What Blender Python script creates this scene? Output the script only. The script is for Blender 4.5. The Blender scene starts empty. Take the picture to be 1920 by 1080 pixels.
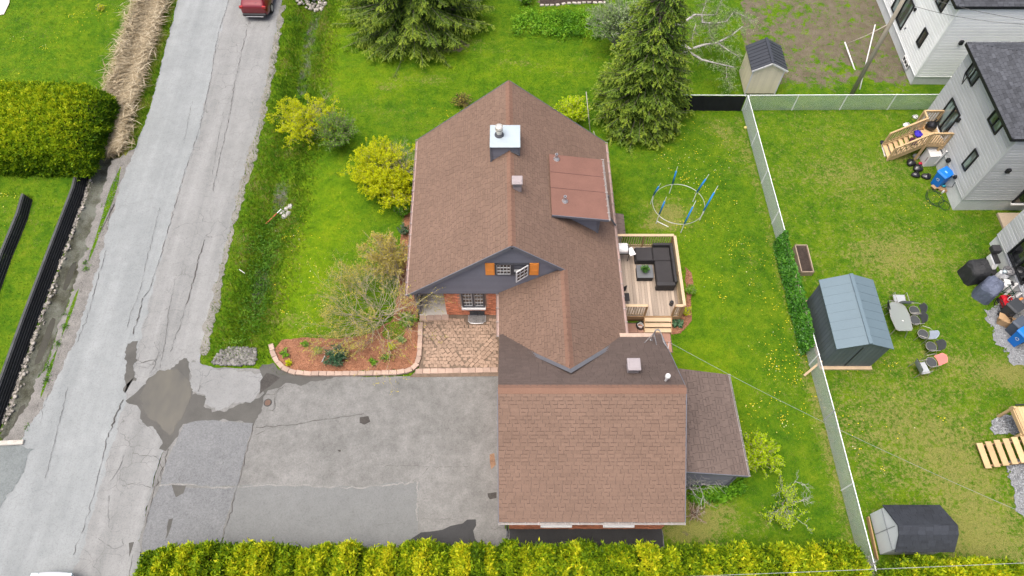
import bpy, math, random
import numpy as np
from mathutils import Vector, Matrix
random.seed(7); rng = np.random.default_rng(11)
SC = bpy.context.scene
COL = SC.collection
# ---------------------------------------------------------------- camera, light, exposure
cam = bpy.data.cameras.new('camera'); cam.lens = 24.375; cam.sensor_width = 36; cam.clip_end = 2000
co = bpy.data.objects.new('camera', cam); COL.objects.link(co)
co.location = (0, 0, 30); co.rotation_euler = (math.radians(30), 0, 0); SC.camera = co
SUN_EL, SUN_AZ = 76, 245          # azimuth clockwise from north (+y)
w = bpy.data.worlds.new('World'); SC.world = w; w.use_nodes = True
nt = w.node_tree; bg = nt.nodes['Background']
sky = nt.nodes.new('ShaderNodeTexSky'); sky.sky_type = 'NISHITA'; sky.sun_disc = False
sky.sun_elevation = math.radians(SUN_EL); sky.sun_rotation = math.radians(SUN_AZ)
sky.dust_density = 7.0; sky.air_density = 0.6; sky.ozone_density = 0.5
nt.links.new(sky.outputs[0], bg.inputs[0]); bg.inputs[1].default_value = 0.15
sl = bpy.data.lights.new('sun', 'SUN'); sl.energy = 1.0; sl.angle = math.radians(45); sl.color = (.97, .99, .96)
so = bpy.data.objects.new('sun', sl); COL.objects.link(so)
_az, _el = math.radians(SUN_AZ), math.radians(SUN_EL)
_d = Vector((math.sin(_az) * math.cos(_el), math.cos(_az) * math.cos(_el), math.sin(_el)))
so.rotation_euler = _d.to_track_quat('Z', 'Y').to_euler(); so.location = (-30, -20, 50)
vs = SC.view_settings; vs.view_transform = 'Standard'; vs.look = 'None'; vs.gamma = 1; vs.exposure = 1.08
vs.use_curve_mapping = False
# ---------------------------------------------------------------- surveying: picture point -> place at height z
FPX = 1300.0; SN, CS = math.sin(math.radians(60)), .5; HC = 30.0
def ray(u, v):
    b = (540 - v) / FPX
    return ((u - 960) / FPX, CS + b * SN, -SN + b * CS)
def P(u, v, z=0.):
    d = ray(u, v); t = (z - HC) / d[2]; return Vector((d[0] * t, d[1] * t, z))
def PY(u, v, y):
    d = ray(u, v); t = y / d[1]; return Vector((d[0] * t, y, HC + d[2] * t))
def PX(u, v, x):
    d = ray(u, v); t = x / d[0]; return Vector((x, d[1] * t, HC + d[2] * t))
# ---------------------------------------------------------------- terrain
def pl(px, z=0.): return np.array([P(u, v, z)[:2] for u, v in px])
def pdist(x, y, line):
    x = np.asarray(x, float); y = np.asarray(y, float); best = np.full(x.shape, 1e9)
    for (ax, ay), (bx, by) in zip(line[:-1], line[1:]):
        dx, dy = bx - ax, by - ay; L = dx * dx + dy * dy
        t = np.clip(((x - ax) * dx + (y - ay) * dy) / L, 0, 1)
        best = np.minimum(best, np.hypot(x - ax - t * dx, y - ay - t * dy))
    return best
def inpoly(x, y, poly):
    x = np.asarray(x, float); y = np.asarray(y, float); r = np.zeros(x.shape, bool); n = len(poly)
    for i in range(n):
        ax, ay = poly[i]; bx, by = poly[(i + 1) % n]
        if ay == by: continue
        c = ((ay > y) != (by > y)) & (x < (bx - ax) * (y - ay) / (by - ay) + ax)
        r ^= c
    return r
def sstep(a, b, x):
    t = np.clip((x - a) / (b - a), 0, 1); return t * t * (3 - 2 * t)
_nz = [(rng.uniform(.1, 1.4), rng.uniform(0, 6.28), rng.uniform(0, 6.28)) for _ in range(14)]
def wav(x, y, s=1.):
    r = 0
    for k, a, p in _nz: r = r + np.sin((np.cos(a) * x + np.sin(a) * y) * k * 2.2 * s + p)
    return r / 5.
DITCH = pl([(590, 10), (574, 90), (557, 200), (535, 300), (514, 400), (490, 500), (474, 580), (458, 640)])
REEDD = pl([(292, -10), (255, 110), (222, 210), (203, 290), (178, 350), (145, 450), (100, 570), (55, 690), (18, 800)])
WALLB = pl([(168, 318), (157, 367), (110, 493), (67, 610), (32, 710), (0, 800), (-60, 960)], -.35)
TERB = pl([(60, 374), (50, 410), (22, 480), (0, 540), (-30, 620)], .3)
ROAD = pl([(342, -40), (318, 60), (288, 180), (262, 260), (233, 330), (205, 420), (178, 520), (140, 640), (95, 740), (55, 800), (20, 860), (-60, 900), (-120, 1120),
           (200, 1130), (262, 1085), (262, 1015), (290, 900), (325, 790), (372, 690), (378, 655), (398, 570), (420, 470), (450, 350), (480, 250), (508, 110), (527, 0), (535, -40)])
ROAD = np.concatenate([ROAD, [[-15.5, 150.], [-22.1, 150.]]])
DRIVE = pl([(352, 690), (362, 675), (400, 690), (505, 692), (520, 704), (700, 706), (935, 702)]).tolist() + [[-.3, 12.7], [-.3, 5.75], [6.23, 5.75], [6.3, 4.5], [6.2, 3.0], [-14.6, 3.0]] + pl([(262, 1015), (290, 900), (325, 790)]).tolist()
DRIVE = np.array(DRIVE)
SIDE = pl([(-90, 832), (24, 836), (62, 842), (45, 880), (15, 930), (-15, 985), (-90, 1010)])
BED = pl([(515, 655), (530, 640), (560, 634), (620, 634), (668, 632), (690, 628), (735, 605), (748, 555), (752, 470), (755, 400), (772, 400), (785, 545), (786, 600), (786, 680), (770, 694), (600, 700), (545, 694), (524, 680)])
PATIO = pl([(787, 592), (940, 588), (940, 706), (768, 708), (786, 690)])
HOUSEF = np.array([[-4.6, 15.7], [-.3, 15.7], [-.3, 5.7], [6.3, 5.7], [6.3, 7.5], [9.1, 7.5], [9.1, 11.7], [6.3, 11.7], [6.3, 13.3], [4.7, 13.4], [4.7, 24.4], [-4.6, 24.4]])
DECKF = np.array([[4.7, 15.3], [8.15, 15.3], [8.15, 19.5], [4.7, 19.5]])
SOILR = pl([(1391, -60), (1388, 60), (1402, 120), (1396, 178), (1730, 178), (1710, 160), (1640, -60)])
GRAV = [pl([(1858, 790), (1878, 778), (1900, 780), (1916, 800), (1915, 812), (1862, 815)]), pl([(1886, 872), (1930, 860), (1950, 980), (1912, 960), (1905, 925), (1890, 895)]),
        pl([(1848, 585), (1885, 560), (1960, 600), (1960, 700), (1896, 676), (1873, 650), (1858, 615)])]
SHOULD = pl([(208, 300), (250, 280), (280, 258), (252, 330), (222, 420), (195, 520), (157, 640), (112, 740), (72, 800), (34, 840), (2, 838), (50, 765), (82, 690), (130, 560), (163, 460), (190, 370)])
def hz(x, y):
    x = np.asarray(x, float); y = np.asarray(y, float)
    z = .025 + .02 * wav(x, y, .8)
    z = z * sstep(0, .6, np.abs(x + 18) - 3.3)
    flat = inpoly(x, y, ROAD) | inpoly(x, y, DRIVE) | inpoly(x, y, HOUSEF) | inpoly(x, y, PATIO) | inpoly(x, y, SIDE)
    z = np.where(flat, -.06, z)
    far = sstep(43, 47, y); z = z * (1 - far) - .03 * far
    d = pdist(x, y, DITCH); z = z - (.46 + .07 * wav(x, y, 2.2)) * (1 - sstep(.12, 1.2, d)) * (y > 14.3) * ~inpoly(x, y, ROAD)
    # left yards
    wx = np.interp(y, WALLB[::-1, 1], WALLB[::-1, 0]); tx = np.interp(y, TERB[::-1, 1], TERB[::-1, 0])
    d2 = pdist(x, y, REEDD)
    left = (x < wx - .22) & (y > 9.6)
    zl = .27 + .03 * wav(x, y, .7) + np.where((x < tx - .1) & (y < TERB[0, 1] + .1), .45, 0)
    south = y < WALLB[0, 1]
    zn = .22 * sstep(-22.6, -25.5, x)
    z = np.where(south & left & (x < -18), zl, z)
    z = np.where(~south & (x < -20.5), zn + z * .6, z)
    dd = .42 * (1 - sstep(.1, 1.0, d2)) * ~inpoly(x, y, ROAD) * (x < -20)
    z = np.where(south & left, z, z - dd); z = np.where(south & ~left & (x < wx + .25) & (y > 9.6), np.minimum(z, -.36), z)
    return z
def hg(x, y): return float(hz(np.array([x]), np.array([y]))[0])
def G(u, v, dz=0.):
    z = 0.
    for _ in range(4):
        p = P(u, v, z); z = hg(p.x, p.y)
    p.z = z + dz; return p
# ---------------------------------------------------------------- materials
MATS = {}
def _base(name):
    m = bpy.data.materials.new(name); m.use_nodes = True; n = m.node_tree; b = n.nodes['Principled BSDF']
    MATS[name] = m; return m, n, b
def N(n, t, **k):
    x = n.nodes.new('ShaderNode' + t)
    for a, v in k.items():
        if a.startswith('i_'):
            key = a[2:]; x.inputs[int(key) if key.isdigit() else key.replace('_', ' ')].default_value = v
        else: setattr(x, a, v)
    return x
def noise(n, vec, scale, detail=4, rough=.6):
    x = N(n, 'TexNoise'); x.inputs['Scale'].default_value = scale; x.inputs['Detail'].default_value = detail; x.inputs['Roughness'].default_value = rough
    n.links.new(vec, x.inputs['Vector']); return x.outputs['Fac']
def ramp(n, fac, stops):
    r = N(n, 'ValToRGB'); e = r.color_ramp.elements
    while len(e) < len(stops): e.new(.5)
    for k, (p, c) in zip(e, stops):
        k.position = p; k.color = (*c, 1) if len(c) == 3 else c
    n.links.new(fac, r.inputs[0]); return r.outputs[0]
def mixc(n, fac, a, b, mode='MIX'):
    x = N(n, 'Mix', data_type='RGBA', blend_type=mode); x.clamp_factor = True
    for s, v in ((0, fac), (6, a), (7, b)):
        if isinstance(v, (int, float)): x.inputs[s].default_value = v
        elif isinstance(v, tuple): x.inputs[s].default_value = (*v, 1)
        else: n.links.new(v, x.inputs[s])
    return x.outputs[2]
def math_(n, op, a, b=0., c=0.):
    x = N(n, 'Math', operation=op)
    for i, v in enumerate((a, b, c)):
        if isinstance(v, (int, float)): x.inputs[i].default_value = v
        else: n.links.new(v, x.inputs[i])
    return x.outputs[0]
def attr(n, name): return N(n, 'Attribute', attribute_name=name).outputs['Fac']
def posn(n): return N(n, 'NewGeometry').outputs['Position']
def scaled(n, vec, s, rot=0.):
    m = N(n, 'Mapping'); m.inputs['Scale'].default_value = s; m.inputs['Rotation'].default_value = (0, 0, rot); n.links.new(vec, m.inputs['Vector']); return m.outputs[0]
def bump(n, b, h, dist=.02, strength=.6):
    x = N(n, 'Bump'); x.inputs['Distance'].default_value = dist; x.inputs['Strength'].default_value = strength
    n.links.new(h, x.inputs['Height']); n.links.new(x.outputs[0], b.inputs['Normal'])
def mul(c, f): return tuple(min(1, a * f) for a in c)
def mat(name, col, rough=.75, var=.18, sc=2.5, fine=40, fv=.12, bmp=.3, metal=0., tint=0., stretch=None, spec=.3):
    """plain worn surface: two noises vary the colour, fine bump; 'tint' lets each piece differ"""
    if name in MATS: return MATS[name]
    m, n, b = _base(name); p = posn(n)
    q = scaled(n, p, stretch) if stretch else p
    a = noise(n, q, sc); f = noise(n, q, fine, 2)
    v = math_(n, 'ADD', math_(n, 'MULTIPLY', math_(n, 'SUBTRACT', a, .5), 2 * var * 2), math_(n, 'MULTIPLY', math_(n, 'SUBTRACT', f, .5), 2 * fv * 2))
    if tint: v = math_(n, 'ADD', v, math_(n, 'MULTIPLY', math_(n, 'SUBTRACT', attr(n, 'tint'), .5), 2 * tint))
    v = math_(n, 'ADD', v, 1.)
    c = N(n, 'VectorMath', operation='SCALE'); c.inputs[0].default_value = col; n.links.new(v, c.inputs['Scale'])
    n.links.new(c.outputs[0], b.inputs['Base Color']); b.inputs['Roughness'].default_value = rough; b.inputs['Metallic'].default_value = metal
    b.inputs['Specular IOR Level'].default_value = spec
    if bmp: bump(n, b, f, .01, bmp)
    return m
def leafmat(name, stops, trans=.35, rough=.55):
    if name in MATS: return MATS[name]
    m, n, b = _base(name); t = attr(n, 'tint'); c = ramp(n, t, stops)
    n.links.new(c, b.inputs['Base Color']); b.inputs['Roughness'].default_value = rough; b.inputs['Specular IOR Level'].default_value = .25
    tr = N(n, 'BsdfTranslucent'); n.links.new(c, tr.inputs[0]); mx = N(n, 'MixShader'); mx.inputs[0].default_value = trans
    n.links.new(b.outputs[0], mx.inputs[1]); n.links.new(tr.outputs[0], mx.inputs[2]); n.links.new(mx.outputs[0], n.nodes['Material Output'].inputs[0])
    return m
def glassmat(name, col=(.02, .025, .03), rough=.04):
    if name in MATS: return MATS[name]
    m, n, b = _base(name); b.inputs['Base Color'].default_value = (*col, 1); b.inputs['Roughness'].default_value = rough
    b.inputs['Specular IOR Level'].default_value = .8; b.inputs['Coat Weight'].default_value = .5; b.inputs['Coat Roughness'].default_value = .02
    return m
# ---------------------------------------------------------------- mesh helpers
def off(parent):
    v = Vector((0, 0, 0))
    while parent is not None: v = v + parent.location; parent = parent.parent
    return v
def link(name, me, parent=None, kind=None):
    o = bpy.data.objects.new(name, me); COL.objects.link(o)
    if parent is not None: o.parent = parent
    if kind: o['kind'] = kind
    return o
class MB:
    def __init__(s): s.v = []; s.f = []; s.m = []; s.t = []
    def add(s, vs, fs, m=0, t=.5):
        k = len(s.v); s.v += [tuple(v) for v in vs]
        for f in fs: s.f.append(tuple(i + k for i in f)); s.m.append(m); s.t.append(t)
        return s
    def quad(s, a, b, c, d, m=0, t=.5): return s.add([a, b, c, d], [(0, 1, 2, 3)], m, t)
    def box(s, c, d, rz=0., m=0, t=.5, R=None):
        c = Vector(c); h = [x / 2 for x in d]; R = R or Matrix.Rotation(rz, 3, 'Z'); vs = []
        for z in (-1, 1):
            for x, y in ((-1, -1), (1, -1), (1, 1), (-1, 1)): vs.append(c + R @ Vector((x * h[0], y * h[1], z * h[2])))
        return s.add(vs, [(3, 2, 1, 0), (4, 5, 6, 7), (0, 1, 5, 4), (1, 2, 6, 5), (2, 3, 7, 6), (3, 0, 4, 7)], m, t)
    def bar(s, a, b, w, h, m=0, t=.5, up=Vector((0, 0, 1))):
        a = Vector(a); b = Vector(b); x = (b - a); L = x.length; x = x / L
        y = up.cross(x)
        if y.length < 1e-4: y = Vector((0, 1, 0)).cross(x)
        y.normalize(); z = x.cross(y); R = Matrix((x, y, z)).transposed()
        return s.box((a + b) / 2, (L, w, h), 0, m, t, R)
    def tube(s, pts, r, n=6, m=0, t=.5, close=False, cap=True):
        pts = [Vector(p) for p in pts]; k = len(pts); rs = r if hasattr(r, '__len__') else [r] * k; base = len(s.v); ref = None
        for i, p in enumerate(pts):
            if close: d = pts[(i + 1) % k] - pts[i - 1]
            else: d = pts[min(i + 1, k - 1)] - pts[max(i - 1, 0)]
            d.normalize()
            if ref is None: ref = Vector((0, 0, 1)) if abs(d.z) < .9 else Vector((1, 0, 0))
            x = d.cross(ref)
            if x.length < 1e-3: x = d.cross(Vector((.3, 1, .2)))
            x.normalize(); y = d.cross(x); ref = -y if False else ref
            for j in range(n):
                a = 2 * math.pi * j / n; s.v.append(tuple(p + (x * math.cos(a) + y * math.sin(a)) * rs[i]))
        for i in range(k if close else k - 1):
            for j in range(n):
                a = base + i * n + j; b = base + i * n + (j + 1) % n; c = base + ((i + 1) % k) * n + (j + 1) % n; d = base + ((i + 1) % k) * n + j
                s.f.append((a, b, c, d)); s.m.append(m); s.t.append(t)
        if cap and not close:
            s.f.append(tuple(base + j for j in range(n))[::-1]); s.m.append(m); s.t.append(t)
            s.f.append(tuple(base + (k - 1) * n + j for j in range(n))); s.m.append(m); s.t.append(t)
        return s
    def lathe(s, c, prof, n=16, m=0, t=.5):
        c = Vector(c); base = len(s.v)
        for r, z in prof:
            for j in range(n):
                a = 2 * math.pi * j / n; s.v.append((c.x + r * math.cos(a), c.y + r * math.sin(a), c.z + z))
        for i in range(len(prof) - 1):
            for j in range(n):
                s.f.append((base + i * n + j, base + i * n + (j + 1) % n, base + (i + 1) * n + (j + 1) % n, base + (i + 1) * n + j)); s.m.append(m); s.t.append(t)
        s.f.append(tuple(base + (len(prof) - 1) * n + j for j in range(n))); s.m.append(m); s.t.append(t)
        return s
    def prism(s, poly, z0, z1, m=0, t=.5):
        k = len(poly); vs = [(p[0], p[1], z0) for p in poly] + [(p[0], p[1], z1) for p in poly]
        fs = [tuple(range(k))[::-1], tuple(range(k, 2 * k))] + [(i, (i + 1) % k, k + (i + 1) % k, k + i) for i in range(k)]
        return s.add(vs, fs, m, t)
    def extr(s, poly, vec, m=0, t=.5):
        vec = Vector(vec); k = len(poly); A = [Vector(p) for p in poly]; vs = A + [p + vec for p in A]
        return s.add(vs, [tuple(range(k))[::-1], tuple(range(k, 2 * k))] + [(i, (i + 1) % k, k + (i + 1) % k, k + i) for i in range(k)], m, t)
    def build(s, name, mats, parent=None, local=False, smooth=False, kind=None, bevel=0., fix=True):
        me = bpy.data.meshes.new(name); o3 = Vector((0, 0, 0)) if local else off(parent)
        me.from_pydata([(v[0] - o3.x, v[1] - o3.y, v[2] - o3.z) for v in s.v], [], s.f)
        mats = mats if isinstance(mats, (list, tuple)) else [mats]
        for q in mats: me.materials.append(q)
        me.polygons.foreach_set('material_index', s.m)
        at = me.attributes.new('tint', 'FLOAT', 'FACE'); at.data.foreach_set('value', s.t)
        if fix:
            import bmesh
            b = bmesh.new(); b.from_mesh(me); bmesh.ops.recalc_face_normals(b, faces=b.faces)
            if bevel: bmesh.ops.bevel(b, geom=list(b.edges), offset=bevel, segments=1, affect='EDGES', clamp_overlap=True)
            b.to_mesh(me); b.free()
        if smooth: me.polygons.foreach_set('use_smooth', [True] * len(me.polygons))
        return link(name, me, parent, kind)
def npmesh(name, V, F, m, parent=None, tint=None, kind=None, local=False, smooth=False):
    V = np.asarray(V, np.float32); F = np.asarray(F, np.int32); o3 = Vector((0, 0, 0)) if local else off(parent)
    V = V - np.array(o3[:], np.float32); k = F.shape[1]
    me = bpy.data.meshes.new(name); me.vertices.add(len(V)); me.vertices.foreach_set('co', V.ravel())
    me.loops.add(F.size); me.loops.foreach_set('vertex_index', F.ravel()); me.polygons.add(len(F))
    me.polygons.foreach_set('loop_start', np.arange(0, F.size, k, dtype=np.int32)); me.update(calc_edges=True)
    if smooth: me.polygons.foreach_set('use_smooth', np.ones(len(F), bool))
    me.materials.append(m)
    if tint is not None:
        at = me.attributes.new('tint', 'FLOAT', 'FACE'); at.data.foreach_set('value', np.asarray(tint, np.float32))
    return link(name, me, parent, kind)
def diamonds(name, C, U, W, tint, m, parent=None, kind=None):
    """N leaf-sized rhombs: centre C, half length U, half width W"""
    n = len(C); V = np.empty((n, 4, 3), np.float32); V[:, 0] = C - U; V[:, 1] = C + W; V[:, 2] = C + U; V[:, 3] = C - W
    return npmesh(name, V.reshape(-1, 3), np.arange(4 * n).reshape(n, 4), m, parent, np.clip(tint, 0, 1), kind)
def rdir(n):
    v = rng.normal(size=(n, 3)); return v / np.linalg.norm(v, axis=1)[:, None]
def nrm(v): return v / np.maximum(np.linalg.norm(v, axis=-1, keepdims=True), 1e-9)
def tag(o, label, cat, group=None):
    o['label'] = label; o['category'] = cat
    if group: o['group'] = group
    return o
def thing(name, label, cat, loc=(0, 0, 0), rz=0., group=None):
    o = bpy.data.objects.new(name, None); COL.objects.link(o); o.location = loc; o.rotation_euler = (0, 0, rz); o.empty_display_size = .2
    return tag(o, label, cat, group)
KIDS = lambda o: [c for c in COL.objects if c.parent == o]
def dup(root, loc, rz=0., label=None, group=None, parent=None):
    c = root.copy(); COL.objects.link(c)
    if parent is None:
        c.location = loc; c.rotation_euler = (0, 0, rz)
        if label: c['label'] = label
        if group: c['group'] = group
    else: c.parent = parent
    for k in root.children: dup(k, None, parent=c)
    return c
def sheet(name, poly, z, m, kind='structure', parent=None, jit=0., step=.25):
    """flat patch with a slightly ragged edge"""
    pts = []; k = len(poly)
    for i in range(k):
        a = np.array(poly[i][:2], float); b = np.array(poly[(i + 1) % k][:2], float); L = np.linalg.norm(b - a); q = max(1, int(L / (.11 if jit > .035 else step))) if jit else 1
        nrmv = np.array([-(b - a)[1], (b - a)[0]]) / max(L, 1e-6)
        for j in range(q):
            c = a + (b - a) * j / q; pts.append(c + nrmv * jit * (.45 * rng.normal() + 1.5 * float(wav(c[0] * 2.6, c[1] * 2.6)) + .9 * float(wav(c[1] * 7, c[0] * 7))))
    me = bpy.data.meshes.new(name); area = sum(pts[i][0] * pts[(i + 1) % len(pts)][1] - pts[(i + 1) % len(pts)][0] * pts[i][1] for i in range(len(pts)))
    if area < 0: pts = pts[::-1]
    o3 = off(parent)
    me.from_pydata([(p[0] - o3.x, p[1] - o3.y, z - o3.z) for p in pts], [], [tuple(range(len(pts)))]); me.materials.append(m)
    return link(name, me, parent, kind)
# ---------------------------------------------------------------- ground
def ground_mat():
    m, n, b = _base('lawn'); p = posn(n)
    big = noise(n, p, .35, 4); mid = noise(n, p, 1.6, 5, .65); fine = noise(n, p, 22, 3, .7); fine2 = noise(n, p, 60, 2, .7)
    f = math_(n, 'ADD', math_(n, 'MULTIPLY', mid, .42), math_(n, 'ADD', math_(n, 'MULTIPLY', big, .25), math_(n, 'ADD', math_(n, 'MULTIPLY', fine, .22), math_(n, 'MULTIPLY', noise(n, p, 6.5, 4, .7), .26))))
    g = ramp(n, f, [(.42, (.020, .066, .003)), (.53, (.050, .122, .004)), (.63, (.092, .162, .005)), (.75, (.150, .195, .012))])
    g = mixc(n, math_(n, 'MULTIPLY', attr(n, 'lush'), .75), g, ramp(n, f, [(.42, (.055, .125, .002)), (.58, (.125, .215, .003)), (.75, (.20, .25, .006))]))
    straw = attr(n, 'straw'); s = math_(n, 'ADD', straw, math_(n, 'MULTIPLY', math_(n, 'SUBTRACT', noise(n, p, 2.2, 5, .75), .5), 1.3)); s = math_(n, 'ADD', s, math_(n, 'MULTIPLY', math_(n, 'SUBTRACT', noise(n, p, 7.5, 4, .78), .5), 2.3))
    s = math_(n, 'MULTIPLY', ramp(n, s, [(.48, (0, 0, 0)), (.82, (1, 1, 1))]), .85)
    g = mixc(n, s, g, ramp(n, fine, [(.3, (.13, .135, .03)), (.7, (.25, .235, .075))]))
    so_ = math_(n, 'ADD', attr(n, 'soil'), math_(n, 'MULTIPLY', math_(n, 'SUBTRACT', noise(n, p, 1.9, 6, .74), .5), 1.9))
    so_ = ramp(n, so_, [(.45, (0, 0, 0)), (.62, (1, 1, 1))])
    soil = ramp(n, math_(n, 'ADD', math_(n, 'MULTIPLY', mid, .5), math_(n, 'MULTIPLY', fine2, .5)), [(.3, (.075, .062, .040)), (.5, (.125, .106, .074)), (.72, (.175, .155, .115))])
    g = mixc(n, so_, g, soil)
    mu = math_(n, 'ADD', attr(n, 'mud'), math_(n, 'MULTIPLY', math_(n, 'SUBTRACT', noise(n, p, 3, 5, .7), .5), 1.1))
    mu = ramp(n, mu, [(.45, (0, 0, 0)), (.68, (1, 1, 1))])
    mud = ramp(n, math_(n, 'ADD', math_(n, 'MULTIPLY', fine, .4), math_(n, 'MULTIPLY', noise(n, p, 1.1, 3), .6)), [(.38, (.038, .037, .025)), (.5, (.085, .088, .068)), (.62, (.14, .148, .128))])
    g = mixc(n, mu, g, mud)
    n.links.new(g, b.inputs['Base Color']); b.inputs['Roughness'].default_value = .95; b.inputs['Specular IOR Level'].default_value = .1
    bump(n, b, math_(n, 'ADD', fine, math_(n, 'MULTIPLY', fine2, .6)), .06, .8)
    return m
def masks(x, y):
    """where the turf is dry, worn to soil, or wet mud"""
    straw = np.full(x.shape, .12); soil = np.zeros(x.shape); mud = np.zeros(x.shape)
    def blob(u, v, ru, rv, a, arr):
        c = P(u, v); sx = ru / 36.; sy = rv / 34.
        arr += a * np.exp(-((x - c.x) / sx) ** 2 - ((y - c.y) / sy) ** 2)
    right = sstep(13.6, 14.2, x) * (y < 29.4)
    straw += .25 * right
    for a in [(1560, 250, 60, 30, .12), (1600, 330, 110, 50, .3), (1680, 480, 90, 55, .45), (1700, 800, 130, 90, .35), (1800, 880, 60, 50, .3), (1840, 1010, 70, 60, .6), (1790, 680, 70, 30, .25), (1895, 700, 40, 20, .7),
              (1700, 290, 40, 15, .4), (1590, 620, 30, 60, .15),
              (1255, 400, 60, 35, .75), (1235, 425, 40, 14, .5), (1350, 240, 30, 40, .35), (1385, 300, 25, 50, .3), (1410, 480, 25, 60, .25), (1300, 960, 60, 40, .7), (1280, 1000, 40, 30, .5), (1400, 980, 80, 30, .3), (1450, 730, 60, 30, .25),
              (800, 150, 80, 20, .45), (725, 165, 30, 14, .5), (960, 120, 60, 25, .3), (900, 85, 60, 16, .3), (1080, 110, 50, 12, .25), (1060, 135, 60, 10, .3), (880, 190, 40, 6, .4),
              (540, 600, 40, 20, .5), (620, 560, 50, 30, .3), (700, 470, 40, 40, .3), (560, 480, 30, 40, .15), (60, 60, 40, 30, .1), (150, 150, 40, 14, .35), (60, 420, 60, 80, .22)]: blob(*a, straw)
    straw += .25 * (1 - sstep(0, .7, pdist(x, y, ROAD[-11:-2])))
    soil += inpoly(x, y, SOILR) * .66
    soil = np.where(inpoly(x, y, SOILR), np.maximum(soil - .35 * (1 - sstep(0, 1.2, pdist(x, y, pl([(1396, 172), (1720, 172)])))), 0), soil)
    for a in [(1440, 95, 40, 70, -.22), (1580, 130, 60, 25, -.2), (1500, 20, 60, 30, -.12), (1450, 20, 40, 40, -.15), (1620, 155, 22, 12, -.5), (830, 85, 70, 30, .8), (770, 60, 60, 30, .7), (1030, 55, 80, 14, .5), (1060, 3, 90, 10, 1.0), (1200, 215, 60, 30, .6),
              (1290, 1010, 40, 30, .3), (1655, 305, 20, 10, .3), (1650, 322, 20, 10, .3), (500, 330, 10, 60, .3), (270, 150, 20, 200, .0)]: blob(*a, soil)
    fx = np.interp(y, [4, 10.45, 29.3], [14.12, 14.02, 13.44]); straw += .42 * (1 - sstep(.0, .55, np.abs(x - fx + .25))) * (y < 29); straw += .30 * (1 - sstep(.0, .9, np.abs(y - 29.1))) * (x > 14) * 0 + .22 * np.clip(wav(x * .35, y * 2.2, 1.4), 0, 1) * (y > 24.5) * (x > -11) * (x < 13)
    d = pdist(x, y, DITCH); mud += (1 - sstep(.2, .8, d)) * (.36 + .30 * np.sin(y * 1.1 + 1) * (y < 30) + .2 * (y > 31)) * (y > 14.4)
    d2 = pdist(x, y, REEDD); mud += (1 - sstep(.25, .95, d2)) * 1.1 * (x < -19)
    straw += .8 * (1 - sstep(.8, 1.8, d2)) * (x < -20) * (y > 25); mud *= 1 - .8 * ((x < -19) & (y > 26))
    return straw, soil, mud
def lushness(x, y):
    l = np.zeros(x.shape)
    for u, v, ru, rv, a in [(600, 80, 70, 110, 1), (610, 420, 70, 150, .8), (560, 560, 60, 80, .9), (700, 160, 120, 40, .7), (960, 130, 160, 50, .6), (1300, 520, 50, 120, .55), (1340, 700, 70, 90, .5), (130, 60, 90, 80, .3)]:
        c = P(u, v); l += a * np.exp(-((x - c.x) / (ru / 36.)) ** 2 - ((y - c.y) / (rv / 34.)) ** 2)
    return np.clip(l, 0, 1) * (pdist(x, y, DITCH) > 1.1)
LAWN = ground_mat()
def build_ground():
    xs = np.concatenate([[-400, -150, -80, -55], np.arange(-42, -29, .22), np.arange(-29, -21.5, .06), np.arange(-21.5, 40.01, .22), [50, 80, 150, 400]])
    ys = np.concatenate([[-400, -120, -40, -15], np.arange(-4, 48.01, .22), [55, 80, 150, 400]])
    X, Y = np.meshgrid(xs, ys); Z = hz(X.ravel(), Y.ravel()).reshape(X.shape)
    V = np.stack([X.ravel(), Y.ravel(), Z.ravel()], 1); nx = len(xs); i = np.arange((len(ys) - 1) * nx).reshape(-1, nx)[:, :-1].ravel()
    F = np.stack([i, i + 1, i + 1 + nx, i + nx], 1)
    o = npmesh('ground', V, F, LAWN, kind='structure', smooth=True)
    s, so_, mu = masks(V[:, 0], V[:, 1])
    for k, a in (('straw', s), ('soil', so_), ('mud', mu), ('lush', lushness(V[:, 0], V[:, 1]))):
        at = o.data.attributes.new(k, 'FLOAT', 'POINT'); at.data.foreach_set('value', np.clip(a, 0, 1.5).astype(np.float32))
build_ground()
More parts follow.
